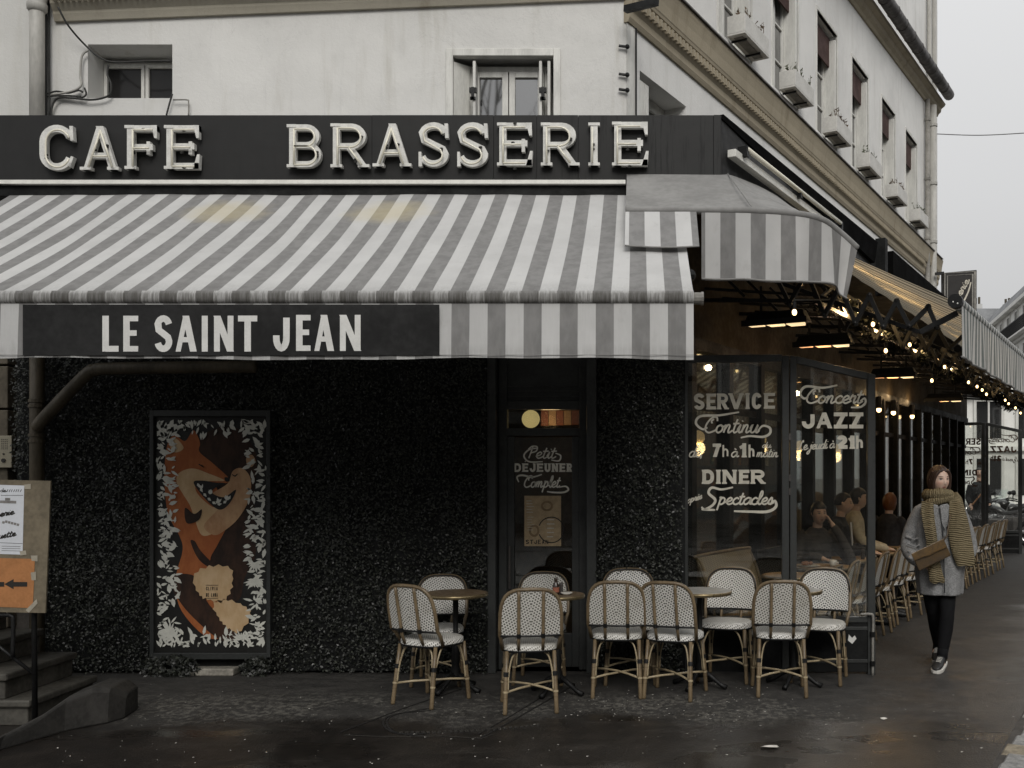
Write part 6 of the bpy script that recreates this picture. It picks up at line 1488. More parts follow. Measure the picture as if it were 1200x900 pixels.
def skin_mat(name,root,hc,yaw,skin=(.50,.33,.25),lip=(.36,.13,.11),pitch=0,s=1.0):
    k=NT(name); v=k.coord(); sub=k.n('ShaderNodeVectorMath',operation='SUBTRACT'); k.l(v,sub.inputs[0]); sub.inputs[1].default_value=tuple(Vector(hc)-Vector(root))
    rot=k.n('ShaderNodeVectorRotate',rotation_type='Z_AXIS'); k.l(sub.outputs[0],rot.inputs['Vector']); rot.inputs['Angle'].default_value=-yaw
    hv=rot.outputs[0]
    n=k.noise(v,14,4); c=k.mix(n,tuple(x*.9 for x in skin),tuple(min(1,x*1.06) for x in skin))
    def blob(c,cen,rad,col,str_=1,soft=.35):
        a=k.n('ShaderNodeVectorMath',operation='SUBTRACT'); k.l(hv,a.inputs[0]); a.inputs[1].default_value=tuple(x*s for x in cen)
        b=k.n('ShaderNodeVectorMath',operation='MULTIPLY'); k.l(a.outputs[0],b.inputs[0]); b.inputs[1].default_value=tuple(1/(x*s) for x in rad)
        l=k.n('ShaderNodeVectorMath',operation='LENGTH'); k.l(b.outputs[0],l.inputs[0])
        return k.mix(k.m('MULTIPLY',k.ramp(l.outputs['Value'],1+soft,1-soft),str_),c,col)
    for sx in (1,-1):
        c=blob(c,(sx*.040,-.075,-.022),(.022,.05,.02),(skin[0]*1.0,skin[1]*.78,skin[2]*.74),.5,.7)
        c=blob(c,(sx*.031,-.088,.010),(.0155,.04,.0075),(.16,.09,.07),.8)
        c=blob(c,(sx*.031,-.088,.010),(.0125,.04,.0052),(.55,.52,.48),.9,.2)
        c=blob(c,(sx*.031,-.088,.0105),(.0062,.04,.0058),(.02,.014,.012),1,.25)
        c=blob(c,(sx*.032,-.088,.0165),(.0165,.04,.0022),(.02,.013,.011),.9)
        c=blob(c,(sx*.034,-.088,.030),(.019,.04,.0042),(.05,.03,.022),.85)
        c=blob(c,(sx*.007,-.11,-.034),(.0035,.03,.0025),(.10,.04,.035),.8)
    c=blob(c,(0,-.095,-.0525),(.021,.04,.0045),lip,.85); c=blob(c,(0,-.095,-.0605),(.017,.04,.005),lip,.8); c=blob(c,(0,-.095,-.0562),(.020,.04,.0016),(.10,.03,.028),.9)
    k.set(c,.48,.4); k.b.inputs['Subsurface Weight'].default_value=.12; k.b.inputs['Subsurface Radius'].default_value=(.01,.005,.003); k.bump(k.noise(v,300,3),.08,.001)
    return k.mat
def hair_cap(name,mat,parent,c,yaw,front=.3,length=-.06,vol=1.12,s=1.0,bun=False,part=False):
    """shell of hair: front hairline height and how far it falls behind"""
    c=Vector(c); M=Matrix.Rotation(yaw,3,'Z'); m=MB(); m.smooth=True; n,k=40,22; pts=[];fs=[]; keep=[]
    for j in range(k+1):
        a=-PI/2+PI*j/k; cr=max(math.cos(a),.02); z=math.sin(a)
        for i in range(n):
            th=2*PI*i/n; x=math.cos(th)*cr; y=math.sin(th)*cr
            lock=1+.022*math.sin(th*17+z*3)+.012*math.sin(th*31)+.035*math.sin(th*3+z*4+1)*(1-abs(z))+.03*math.sin(th*7-z*6)
            X=x*.073*vol*lock; Y=y*.094*vol*lock+.006; Z=z*.112*(1+(vol-1)*.75)
            if Z<0 and y>-.3: X*=.97; 
            if part and z>.2: Z-=.010*math.exp(-(X/.008)**2)
            pts.append(c+M@(Vector((X,Y,Z))*s))
            frontness=-y
            lim = front*.112 if frontness>.55 else (length+ (front*.112-length)*max(0,(frontness-.05)/.5) if frontness>.05 else length)
            keep.append(Z>lim)
    for j in range(k):
        for i in range(n):
            a=j*n+i; b=j*n+(i+1)%n
            if keep[a] and keep[b] and keep[a+n] and keep[b+n]: fs.append((a,b,b+n,a+n))
    m._a(pts,fs); o=m.build(name,mat,parent)
    so_=o.modifiers.new('thick','SOLIDIFY'); so_.thickness=.014*s; so_.offset=-.3
    sb=o.modifiers.new('sub','SUBSURF'); sb.levels=1; sb.render_levels=1
    return o

# ---------------------------------------------------------------- walking woman
BYP=8.3
def B(px,py,dy=0): return W(px,py,BYP+dy)
root=Vector((XP(1099,BYP),BYP,0))
wm=thing('person',root,'woman walking in a grey coat, thick mustard scarf, black tights and trainers','person')
hc=B(1100.5,563,-.02); yawh=R(15)
bm_=MB()
head(bm_,hc,yawh,R(2),1.03)
limb(bm_,[B(1100,600),B(1100,588),B(1100.5,574,.01)],[(.075,.06),(.052,.052),(.050,.052)])
limb(bm_,[B(1100,600),B(1100,625),B(1100,650),B(1100,668)],[(.16,.09),(.15,.10),(.13,.09),(.155,.11)])
# legs : image-left leg trails, image-right leg leads
LEGR=[B(1107,662),B(1109,690,-.02),B(1110,716,-.10),B(1108,738,-.11),B(1104.5,766,-.13)]
LEGL=[B(1091,662),B(1091.5,690,.02),B(1094,716,.06),B(1097,735,.18),B(1099.5,755,.34)]
for lg in (LEGR,LEGL): limb(bm_,lg,[.088,.076,.056,.055,.037],n=14)
ell(bm_,[B(1104.5,764,-.13),B(1103,776,-.16),B(1100,782,-.22)],[(.036,.045),(.034,.04),(.03,.02)])
ell(bm_,[B(1099.5,753,.34),B(1098,761,.33),B(1096,766,.27)],[(.034,.04),(.032,.035),(.03,.02)])
ARL=[B(1073,603,.0),B(1068,622,.04),B(1064,642,.03),B(1072,655,-.09),B(1083,659,-.15)]
ARR=[B(1129,604,.0),B(1133,624,.04),B(1137,643,.05),B(1131,655,-.03),B(1120,664,-.06)]
for ar_ in (ARL,ARR): limb(bm_,ar_,[.028,.042,.036,.030,.024],n=12)
hand(bm_,ARL[-1],(.9,-.1,-.15),(0,-1,.2),.92,.9,1); hand(bm_,ARR[-1],(-.3,-.1,-.95),(0,-1,0),.92,.5,-1)
bm_.smooth=True
M_sk=skin_mat('skin_walker',root,hc,yawh,skin=(.62,.44,.35),lip=(.40,.16,.13),s=1.03)
remesh(bm_.build('body',M_sk,wm),.007,1)
hair_cap('hair',M_hd,wm,hc+Vector((0,.004,.006)),yawh,front=.50,length=-.10,vol=1.11,s=1.03,part=True)
# side locks framing the face into the scarf
m=MB(); m.smooth=True
Mh=Matrix.Rotation(yawh,3,'Z')
for sx in (-1,1):
    for k_ in range(4):
        pts_=[hc+Mh@Vector((sx*(.03+.012*k_),-.074+.018*k_,.088-.004*k_)),hc+Mh@Vector((sx*(.064+.004*k_),-.060+.02*k_,.045)),hc+Mh@Vector((sx*(.076+.002*k_),-.042+.02*k_,-.01)),hc+Mh@Vector((sx*(.072),-.035+.02*k_,-.07)),hc+Mh@Vector((sx*.060,-.02+.02*k_,-.11))]
        m.tube(catmull(pts_,3),.0135,8)
m.build('hair_locks',M_hd,wm)
# tights
k=NT('black_tights'); v=k.coord(); k.set(k.mix(k.noise(v,20,3),(.005,.005,.006),(.010,.010,.011)),.85,.15); M_tight=k.mat
m=MB(); m.smooth=True
for lg in (LEGR,LEGL): limb(m,lg+[lg[-1]+Vector((0,-.01,-.05))],[.094,.081,.060,.060,.043,.042],n=16)
remesh(m.build('tights',M_tight,wm),.008,2)
m=MB(); m.smooth=True
ell(m,[B(1104.8,760,-.13),B(1104.5,766,-.135),B(1103,776,-.165)],[(.043,.05),(.044,.05),(.038,.042)]); ell(m,[B(1099.5,750,.34),B(1099,757,.335),B(1098,763,.32)],[(.042,.048),(.042,.046),(.038,.04)]); m.build('sock',M_tight,wm)
# trainers
M_shoe=pm('black_trainer',(.018,.018,.018),.5,var=.4,scale=30,bump=.3); M_sole=pm('white_sole',(.60,.585,.54),.6,var=.15,scale=20,bump=.1)
def shoe(ank,toe,up,parent):
    a=Vector(ank); t=Vector(toe); d=(t-a); up=Vector(up); L=d.length; d.normalize(); up=(up-d*up.dot(d)).normalized(); sd=d.cross(up)
    base=a-up*.055-d*.055; m=MB(); m.smooth=True; rings=[]
    prof=[(0,.030,.060),(.05,.036,.075),(.09,.038,.080),(.13,.041,.062),(.18,.045,.048),(.22,.044,.040),(.25,.034,.030),(.268,.016,.015)]
    for x,w,h_ in prof: rings.append([base+d*x+sd*(w*math.cos(2*PI*j/14))+up*(.012+h_*.5+h_*.5*math.sin(2*PI*j/14)) for j in range(14)])
    m.loft(rings); s_=m.build('shoe',M_shoe,parent)
    m=MB(); m.smooth=False; rings=[]
    for x,w,h_ in prof: rings.append([base+d*(x*1.01-.002)+sd*w*1.10*c1+up*z1 for c1,z1 in ((-1,-.014),(1,-.014),(1.02,.016),(-1.02,.016))])
    m.loft(rings); m.build('sole',M_sole,s_,bevel=.004)
    m=MB(); 
    for q in range(4): p=base+d*(.125+.017*q)+up*(.078-.006*q); m.tube([p-sd*.02,p+up*.004,p+sd*.02],.003,5)
    m.build('laces',M_sole,s_)
shoe(B(1104,771,-.14),B(1094,783,-.37),(-.18,-.42,.9),wm)
shoe(B(1099.5,760,.34),B(1096,769,.15),(0,.42,.85),wm)
# coat
k=NT('grey_wool'); v=k.coord(); n=k.noise(v,130,4,.7); n2=k.noise(v,12,5,.6); c=k.mix(k.ramp(n,.35,.65),(.14,.142,.145),(.33,.33,.33)); c=k.mix(k.ramp(n2,.4,.7,0,.35),c,(.11,.112,.115)); k.set(c,.95,.1); k.bump(n,.35,.003); M_coat=k.mat
m=MB(); m.smooth=True
def crow(py,xl,xr,dep,dy=0,fold=0,ph=0):
    fold=fold*1.7+.006
    c=B((xl+xr)/2,py,dy); rx=(xr-xl)/2*BYP/F; return [c+Vector((rx*math.cos(2*PI*j/40)*(1+fold*math.sin(j*1.1+ph)),dep*math.sin(2*PI*j/40)*(1+fold*1.6*math.sin(j*.94+ph*1.7)),0)) for j in range(40)]
m.loft([crow(590,1086,1116,.085),crow(596,1078,1124,.11),crow(603,1072,1131,.125),crow(615,1070,1132,.135,0,.01),crow(632,1072,1131,.14,0,.015,.5),crow(650,1072,1131,.15,-.0,.02,1),crow(668,1073,1129,.16,0,.03,1.3),crow(684,1075,1128,.165,0,.04,1.5),crow(696,1076.5,1127,.17,0,.045,1.6)])
limb(m,[B(1089,597,.0),B(1079,600,.0)]+ARL[1:4]+[ARL[3].lerp(ARL[4],.75)],[.05,.068,.066,.063,.055,.050],n=16)
limb(m,[B(1113,597,.0),B(1123,600,.0)]+ARR[1:4]+[ARR[3].lerp(ARR[4],.6)],[.05,.066,.062,.060,.056,.050],n=16)
for q in range(5): # sleeve wrinkles
    p=ARL[1].lerp(ARL[3],q/4)+Vector((-.0,0,0)); m.tube([p+Vector((-.062,-.02,.012)),p+Vector((0,-.066,-.012)),p+Vector((.055,-.03,.008))],.009,6)
coat=remesh(m.build('coat',M_coat,wm),.0085,3)
m=MB(); m.smooth=True; m.tube([B(1103,603,-.148),B(1105,625,-.152),B(1106,650,-.163),B(1107,695,-.176)],.0045,6); m.build('coat_opening',pm('coat_seam',(.05,.055,.06),.95,bump=0),coat)
for sx,pts_ in ((1,((1101,592),(1110,590),(1117,600),(1107,622),(1103,612))),(-1,((1099,592),(1090,590),(1084,600),(1095,620),(1099,612)))):
    m=MB(); m.poly([B(x,y,-.135-.0004*(y-590)) for x,y in pts_],(0,-.014,0)); m.build('lapel',M_coat,coat,bevel=.005)
m=MB(); m.smooth=True; p=B(1107,630,-.165); m.tube([p,p+Vector((0,-.012,0))],.011,10); m.build('button',M_wrap,coat)
# scarf
k=NT('mustard_knit'); v=k.st(); X_,Y_,Z_=k.sep(v); n=k.noise(k.coord(),60,4,.7); rib=k.m('SINE',k.m('MULTIPLY',Y_,2*PI/.0175)); st2=k.m('SINE',k.m('MULTIPLY',X_,2*PI/.009))
c=k.mix(n,(.15,.12,.068),(.29,.24,.15)); k.set(c,.95,.1); k.bump(k.m('ADD',rib,k.m('MULTIPLY',st2,.3)),.8,.006); M_scarf=k.mat
def scarf_strip(rows,parent,name='scarf_end',th=.028):
    """rows: (py, xl, xr, dy) ; knitted ribs run across"""
    m=MB(); m.smooth=True; N_=len(rows)-1; K=14; pts=[];st=[];fs=[]; V=[(Vector((r[0],r[1],r[2])),r[3]) for r in rows]
    P=catmull([a for a,_ in V],10); D=catmull([Vector((b,0,0)) for _,b in V],10); L=0; prev=None; nr=len(P)
    for i,p in enumerate(P):
        py,xl,xr=p; dy=D[i].x; c=B((xl+xr)/2,py,dy)
        if prev is not None: L+=(c-prev).length
        prev=c
        for s_ in (0,1):
            for j in range(K+1):
                f=j/K; x=xl+(xr-xl)*f; q=B(x,py,dy); bul=math.sin(PI*f)**.5*th*.5; rb=(.0045+.0015*math.sin(L*31+f*5))*math.sin(2*PI*L/.0175+.7*math.sin(f*6+L*9)); wv=.018*math.sin(f*6+L*5)+.008*math.sin(L*17)
                q.y += (-(bul+rb) if s_==0 else bul+.002)+wv; q.z+=.004*math.sin(f*9+i*.3); pts.append(q); st.append((x*.0072,L,0))
    W2=2*(K+1)
    for i in range(nr-1):
        for j in range(K): a=i*W2+j; fs.append((a,a+W2,a+W2+1,a+1)); a+=K+1; fs.append((a,a+1,a+W2+1,a+W2))
        for j in (0,): a=i*W2; b=a+K+1; fs.append((a,b,b+W2,a+W2)); a=i*W2+K; b=a+K+1; fs.append((a,a+W2,b+W2,b))
    for i in (0,nr-1):
        for j in range(K): a=i*W2+j; b=a+K+1; fs.append((a,a+1,b+1,b))
    m._a(pts,fs,st); return m.build(name,M_scarf,parent,st=True)
sc_r=thing('x') if False else None
m=MB(); m.smooth=True; pts=[];st=[];fs=[]
def torus(m,c,rx,ry,r1,r2,tilt,ph,tw=.0):
    A,Bn=72,16; pts=[];st=[];fs=[]; M=Matrix.Rotation(tilt,3,'Y')@Matrix.Rotation(-.16,3,'X')
    for i in range(A):
        a=2*PI*i/A; ctr=Vector((rx*math.cos(a),ry*math.sin(a),tw*math.sin(a+ph))); out=Vector((math.cos(a),math.sin(a),0))
        for j in range(Bn):
            b=2*PI*j/Bn; rb=1+.07*math.sin(i*2*PI/2.6) if False else 1+.085*math.cos(a*46)
            lp=1+.08*math.sin(a*3+ph); pts.append(Vector(c)+M@(ctr+out*math.cos(b)*r1*rb*lp+Vector((0,0,math.sin(b)*r2*rb*lp)))); st.append((j*.012,a*.13,0))
    for i in range(A):
        for j in range(Bn):
            a=i*Bn+j; b=i*Bn+(j+1)%Bn; c2=((i+1)%A)*Bn; fs.append((a,b,c2+(j+1)%Bn,c2+j))
    m._a(pts,fs,st)
torus(m,B(1099.5,580.5,-.005),.084,.084,.048,.052,R(4),.4,.008); torus(m,B(1100.5,588,-.01),.102,.094,.040,.040,R(-9),2.2,.01)
sc0=m.build('scarf',M_scarf,wm,st=True)
scarf_strip([(588,1080,1094,-.135),(600,1080.5,1095,-.165),(618,1083,1097,-.175),(636,1086,1099.5,-.18),(655,1087,1102,-.185),(672,1088,1105,-.19),(680,1089,1107,-.185),(683,1090,1106.5,-.18)],sc0)
scarf_strip([(577,1110,1122,-.02),(582,1113,1127,-.10),(592,1113,1130,-.16),(606,1112.5,1134,-.175),(622,1112,1138,-.18),(638,1114,1141,-.18),(652,1117,1142,-.175),(661,1120,1142,-.17),(663,1122,1141,-.165)],sc0)
# handbag, held
bg_=thing('handbag',B(1092,650,-.25),'brown leather flap bag held across the walking woman\'s waist','bag')
M_lea=pm('olive_leather',(.105,.062,.022),.40,.5,var=.4,scale=12,bump=.4,bscale=50); M_lea2=pm('olive_leather_dark',(.06,.036,.014),.45,.5,var=.4,scale=12,bump=.3,bscale=50)
def bquad(name,pts_,y0,y1,mat,parent,bv=.008):
    m=MB(); A=[B(x,y,y0) for x,y in pts_]; C_=[B(x,y,y1) for x,y in pts_]; n=len(pts_); m._a(A+C_,[list(range(n)),list(range(2*n-1,n-1,-1))]+[(i,n+i,n+(i+1)%n,(i+1)%n) for i in range(n)]); return m.build(name,mat,parent,bevel=bv)
bquad('pouch',[(1068.5,650),(1106,632.5),(1114.5,651),(1077,669.5)],-.30,-.22,M_lea2,bg_)
bquad('flap',[(1067.5,649),(1105.5,631),(1110,641),(1098,646),(1090,650.5),(1082,652.5),(1071.5,657)],-.312,-.29,M_lea,bg_,.005)
m=MB(); m.tube([B(1071.5,657,-.314),B(1082,652.5,-.315),B(1090,650.5,-.315),B(1098,646,-.315),B(1110,641,-.314)],.003,5); m.build('flap_edge',M_lea2,bg_)
m=MB(); m.smooth=True; m.tube(catmull([B(1106,633,-.25),B(1110,627,-.23),B(1112,612,-.2),B(1117,596,-.14)],4),.006,6); m.build('strap',M_lea2,bg_)
m=MB(); m.tube([B(1104,633,-.27),B(1107,629,-.27)],.009,8); m.build('buckle',M_zinc,bg_)

# ---------------------------------------------------------------- guests on the terrace
def guest(pos,face,label,shirt,hair,headyaw=None,hz=1.235,skin=(.58,.40,.31),hand_up=0,opening=None,lean=0,hairlen=-.03,vol=1.1,front=.45):
    """seated figure, built facing -Y at the origin, then placed and turned"""
    th=math.atan2(face[1],face[0])+PI/2; p0=Vector((pos[0],pos[1],0)); t=thing('person',(0,0,0),label,'person'); hy=headyaw if headyaw is not None else 0
    hc=Vector((lean,-.06,hz)); m=MB(); m.smooth=True; head(m,hc,hy,0,1)
    limb(m,[(0,.0,hz-.26),(0,-.01,hz-.17),(lean*.7,-.03,hz-.09)],[(.07,.055),(.052,.05),(.05,.05)])
    limb(m,[(0,.02,.50),(0,.02,.68),(0,0,.86),(0,0,hz-.24),(0,0,hz-.19)],[(.15,.11),(.13,.10),(.155,.11),(.16,.09),(.07,.06)])
    arms=[]
    for sx in (1,-1):
        sh=Vector((sx*.165,0,hz-.225))
        if hand_up==sx: a=[sh,Vector((sx*.21,-.16,hz-.38)),Vector((sx*.24,-.32,hz-.46)),Vector((sx*.17,-.26,hz-.26)),Vector((sx*.095,-.16,hz-.09))]
        else: a=[sh,Vector((sx*.22,-.04,hz-.40)),Vector((sx*.23,-.12,hz-.50)),Vector((sx*.17,-.28,.80)),Vector((sx*.08,-.38,.775))]
        arms.append(a); limb(m,a,[.046,.040,.036,.031,.025],n=10)
        d=(a[-1]-a[-2]).normalized(); hand(m,a[-1],d,(0,0,1) if hand_up!=sx else (sx,-.3,.2),.95,.6,sx)
    for sx in (1,-1): limb(m,[(sx*.09,0,.52),(sx*.11,-.22,.53),(sx*.12,-.42,.50),(sx*.12,-.42,.28),(sx*.12,-.40,.06)],[.085,.075,.058,.05,.036],n=10); ell(m,[(sx*.12,-.38,.04),(sx*.12,-.46,.04),(sx*.12,-.56,.03)],[(.035,.035),(.04,.03),(.03,.018)])
    sk=skin_mat('skin_guest',(0,0,0),hc,hy,skin); remesh(m.build('body',sk,t),.010,1)
    hair_cap('hair',hair,t,hc+Vector((0,.006,.008)),hy,front=front,length=hairlen,vol=vol)
    m=MB(); m.smooth=True
    limb(m,[(0,.02,.50),(0,.02,.68),(0,0,.86),(0,0,hz-.26),(0,0,hz-.20),(0,-.005,hz-.135)],[(.17,.13),(.15,.12),(.175,.13),(.19,.115),(.14,.095),(.066,.064)],n=18)
    for a in arms: limb(m,[a[0]*.55+Vector((0,0,(hz-.20)*.45)),a[0]]+a[1:4]+[a[3].lerp(a[4],.8)],[.045,.066,.058,.054,.046,.040],n=12)
    for a in arms:
        for q in range(3): p=a[1].lerp(a[3],q/2); m.tube([p+Vector((-.045,-.01,.01)),p+Vector((0,-.045,0)),p+Vector((.045,-.01,.012))],.009,6)
    remesh(m.build('top',shirt,t),.011,2)
    if opening: m=MB(); m.poly([(-.012,-.120,hz-.2),(.03,-.126,hz-.2),(.028,-.140,hz-.42),(.004,-.140,hz-.46)],(0,-.014,0)); m.build('shirt_front',opening,t,bevel=.004)
    m=MB(); m.smooth=True
    for sx in (1,-1): limb(m,[(sx*.09,.02,.52),(sx*.11,-.22,.53),(sx*.12,-.42,.50),(sx*.12,-.42,.28),(sx*.12,-.40,.09)],[.10,.085,.068,.06,.05],n=12)
    remesh(m.build('trousers',M_tight,t),.011,2)
    m=MB()
    for sx in (1,-1): ell(m,[(sx*.12,-.36,.045),(sx*.12,-.46,.05),(sx*.12,-.58,.032)],[(.042,.042),(.047,.042),(.035,.026)])
    m.smooth=True; m.build('shoes',M_shoe,t)
    t.location=p0; t.rotation_euler=(0,0,th); return t
M_sh1=pm('dark_jacket',(.018,.018,.020),.8,var=.3,scale=20,bump=.3); M_sh2=pm('charcoal_cardigan',(.05,.047,.045),.85,var=.3,scale=20,bump=.3); M_sh3=pm('cream_knit',(.50,.43,.30),.85,var=.15,scale=20,bump=.35)
bq=thing('banquette',S(4,.62,0),'dark wooden bench seat running under the side windows behind the terrace tables','bench')
m=MB(); m.sbox(1.75,5.6,.46,.88,.40,.46); m.build('seat',M_black,bq,bevel=.01); m=MB(); m.sbox(1.75,5.6,.46,.84,.0,.40); m.build('base',M_black,bq); m=MB(); m.sbox(1.75,5.6,.435,.475,.46,.90); m.build('backrest',M_black,bq,bevel=.01)
def gpos(px,q): t=TS(px,q); return S(t,q,0)
camdir=lambda p: (Vector((0,0,0))-Vector((p.x,p.y,0))).normalized()
p=gpos(957,.72); f=(camdir(p)*.75+_n*.4).normalized(); guest(p,(f.x,f.y),'dark-haired guest behind the glass screen resting a cheek on one hand, looking out','' or M_sh2,M_hb,0,1.215,hand_up=1,hairlen=-.10,vol=1.14)
p=gpos(983,.74); f=(_n+_d*.15).normalized(); guest(p,(f.x,f.y),'short-haired man in a dark jacket over a white shirt seated behind the glass screen',M_sh1,M_hb,0,1.30,opening=M_paintw,skin=(.60,.41,.30),vol=1.08)
p=gpos(1001,.74); f=(_n+_d*.3).normalized(); guest(p,(f.x,f.y),'guest in a cream top seated just left of the glass screen post',M_sh3,M_hb,0,1.345,skin=(.62,.44,.33),hairlen=-.07,vol=1.12)
p=gpos(1041,.85); f=(_d*1.0+_n*.15).normalized(); guest(p,(f.x,f.y),'auburn-haired guest in black seen from behind, right of the screen post',M_sh1,M_hr,0,1.27,hairlen=-.12,vol=1.14)

# ---------------------------------------------------------------- standing man beyond the far screen
sp=Vector((XP(1147,22.8),22.8,0)); t=thing('person',sp,'dark-clad person with a strap across the chest standing beyond the far glass screen','person')
m=MB(); m.smooth=True; o_=sp; V3=lambda x,y,z: o_+Vector((x,y,z))
hc2=V3(0,-.01,1.68); head(m,hc2,R(-10))
limb(m,[V3(0,0,1.42),V3(0,0,1.5),V3(0,0,1.6)],[(.07,.06),(.055,.055),(.05,.05)]); limb(m,[V3(0,0,.86),V3(0,0,1.1),V3(0,0,1.35),V3(0,0,1.46)],[(.15,.11),(.14,.11),(.17,.11),(.09,.07)])
for sx in (1,-1):
    limb(m,[V3(sx*.08,0,.9),V3(sx*.1,-.02,.5),V3(sx*.11,.02,.06)],[.09,.06,.04]); limb(m,[V3(sx*.18,0,1.40),V3(sx*.24,.03,1.12),V3(sx*.22,-.1,.95)],[.05,.042,.028]); hand(m,V3(sx*.22,-.1,.95),(0,-.6,-.8),(0,-1,.3),1,.5,-sx); ell(m,[V3(sx*.11,.05,.04),V3(sx*.12,-.08,.04),V3(sx*.13,-.2,.03)],[(.04,.04),(.045,.035),(.03,.02)])
remesh(m.build('body',skin_mat('skin_man',sp,hc2,R(-10)),t),.014,1); hair_cap('hair',M_hb,t,hc2+Vector((0,.006,.008)),R(-10),front=.5,length=-.02,vol=1.08)
m=MB(); m.smooth=True; limb(m,[V3(0,0,.70),V3(0,0,1.0),V3(0,0,1.32),V3(0,0,1.48)],[(.22,.15),(.20,.15),(.22,.14),(.11,.09)],n=18)
for sx in (1,-1): limb(m,[V3(sx*.18,0,1.40),V3(sx*.24,.03,1.12),V3(sx*.22,-.09,.97)],[.08,.066,.055])
remesh(m.build('coat',M_sh1,t),.015,2)
m=MB(); m.smooth=True
for sx in (1,-1): limb(m,[V3(sx*.09,0,.9),V3(sx*.1,-.02,.5),V3(sx*.11,.02,.08)],[.10,.075,.055])
m.build('trousers',M_tight,t); m=MB(); m.tube([V3(.16,-.10,1.46),V3(0,-.165,1.2),V3(-.2,-.14,.95)],.02,6); m.build('strap',pm('tan_strap',(.25,.13,.07),.6),t)
m=MB()
for sx in (1,-1): ell(m,[V3(sx*.11,.06,.045),V3(sx*.12,-.08,.05),V3(sx*.13,-.23,.03)],[(.05,.045),(.05,.04),(.035,.025)])
m.build('shoes',M_shoe,t)
# ================================================================== FLOWER BOXES
M_boxw=pm('planter_white',(.56,.55,.52),.6,var=.12,scale=6,bump=.25); M_dry=pm('dry_plant',(.11,.075,.045),.8,var=.5,scale=20,bump=0); M_gp=pm('grey_green_plant',(.10,.11,.07),.8,bump=0)
names=['nearest the corner','second from the corner','third from the corner','fourth from the corner','fifth from the corner','farthest from the corner']
BQ=.40; BXP=((853,900),(915,953),(965,998),(1003,1030),(1036,1060),(1063,1085)); bz=ZS(938,137,BQ)
print('box z',bz,zc1)
for i,t0 in enumerate(SW):
    a,c=t0+.17,t0+.86; q0,q1=.02,.215; z0,z1=6.05,6.25
    fb=thing('flower_box',S((a+c)/2,q0,z0),'white window box on the sill above the brown string course, %s'%names[i],'flower box','window boxes on the side facade')
    m=MB(); T_=.02
    m.sbox(a,c,q0,q1,z0,z0+T_); m.sbox(a,c,q1-T_,q1,z0+T_,z1); m.sbox(a,c,q0,q0+T_,z0+T_,z1); m.sbox(a,a+T_,q0+T_,q1-T_,z0+T_,z1); m.sbox(c-T_,c,q0+T_,q1-T_,z0+T_,z1); m.build('trough',M_boxw,fb,bevel=.004)
    m=MB(); m.sbox(a+.06,c-.06,q0+.05,q1-.05,z0-.006,z0-.001); m.build('drain_slot',M_grey,fb)
    m=MB(); m.sbox(a+.021,c-.021,q0+.021,q1-.021,z0+.03,z1-.03); m.build('soil',M_dry,fb)
    for k_ in (.12,.5):
        m=MB(); m.bar(S(a+k_,q0,z0-.012),S(a+k_,q1-.03,z0-.012),.018); m.build('bracket',M_blackmetal,fb)
    m=MB()
    for k_ in range(26):
        p=S(frnd(a+.05,c-.05),frnd(q0+.05,q1-.04),z1-.04); h_=frnd(.05,.20); q=p+Vector((frnd(-.05,.05),frnd(-.05,.05),h_)); m.tube([p,p.lerp(q,.5)+Vector((.01,0,0)),q],[.004,.004,.002],4)
        for _ in range(3): w=p.lerp(q,frnd(.4,1)); m._a([w,w+Vector((frnd(-.03,.03),frnd(-.03,.03),.015)),w+Vector((frnd(-.03,.03),frnd(-.03,.03),.03))],[(0,1,2)])
    o=m.build('plants',M_dry if i%2==0 else M_gp,fb); tag(o,kind='stuff')

# ================================================================== PROJECTING SIGN
ps=thing('projecting_sign',W(1125,380,18.3),'dark projecting street sign with a double pale border and slanted Brasserie script','sign')
PY=18.3; MY_=lambda x,y,o=0: W(x,y,PY)+Vector((0,o,0))
m=MB(); m.poly([W(x,y,PY) for x,y in ((1106.5,430),(1144.5,430),(1145,316),(1105.5,319.5))],(0,.16,0)); m.build('case',pm('sign_dark',(.014,.012,.011),.4,bump=.05),ps,bevel=.015)
mps=pxplane(PY-.004); dv=(0,-.004,0)
for ins,w in ((1.2,1.5),(4.2,1.0)):
    L=MB(); x0_,x1_,y0_,y1_=1106+ins,1144-ins,-428+ins,-318-ins; L.ribbon([(x0_,y0_),(x0_,y1_-.8),(x1_,y1_+1),(x1_,y0_)],w,mps,dv); L.build('border',M_grey,ps)
m_cr=pm('sign_cream',(.58,.54,.45),.5,bump=0)
L=MB(); ca_,sa_=math.cos(R(60)),math.sin(R(60))
mr=lambda x,y: mps(1111+(x*ca_-y*sa_), -373+(x*sa_+y*ca_))
cursive(L,'Brasserie',0,50,0,4.0,1.3,mr,dv,slant=.1); swash(L,[(2,-5),(20,-6),(38,-5),(50,-2)],1.5,mr,dv); L.build('script_lettering',m_cr,ps)
m=MB(); m.bar(W(1096,321,PY+.05),W(1106,320,PY+.05),.05); m.bar(W(1096,400,PY+.05),W(1107,400,PY+.05),.05); m.build('bracket',M_blackmetal,ps)
wr=thing('overhead_wire',W(1100,157,19.4),'thin overhead wire crossing the grey sky to the right of the gutter','cable')
m=MB(); m.tube(catmull([W(1098,157,19.4),W(1150,158.5,19.0),W(1215,155,18.5)],6),.009,5); m.build('wire',pm('wire_grey',(.12,.12,.12),.6,bump=0),wr)

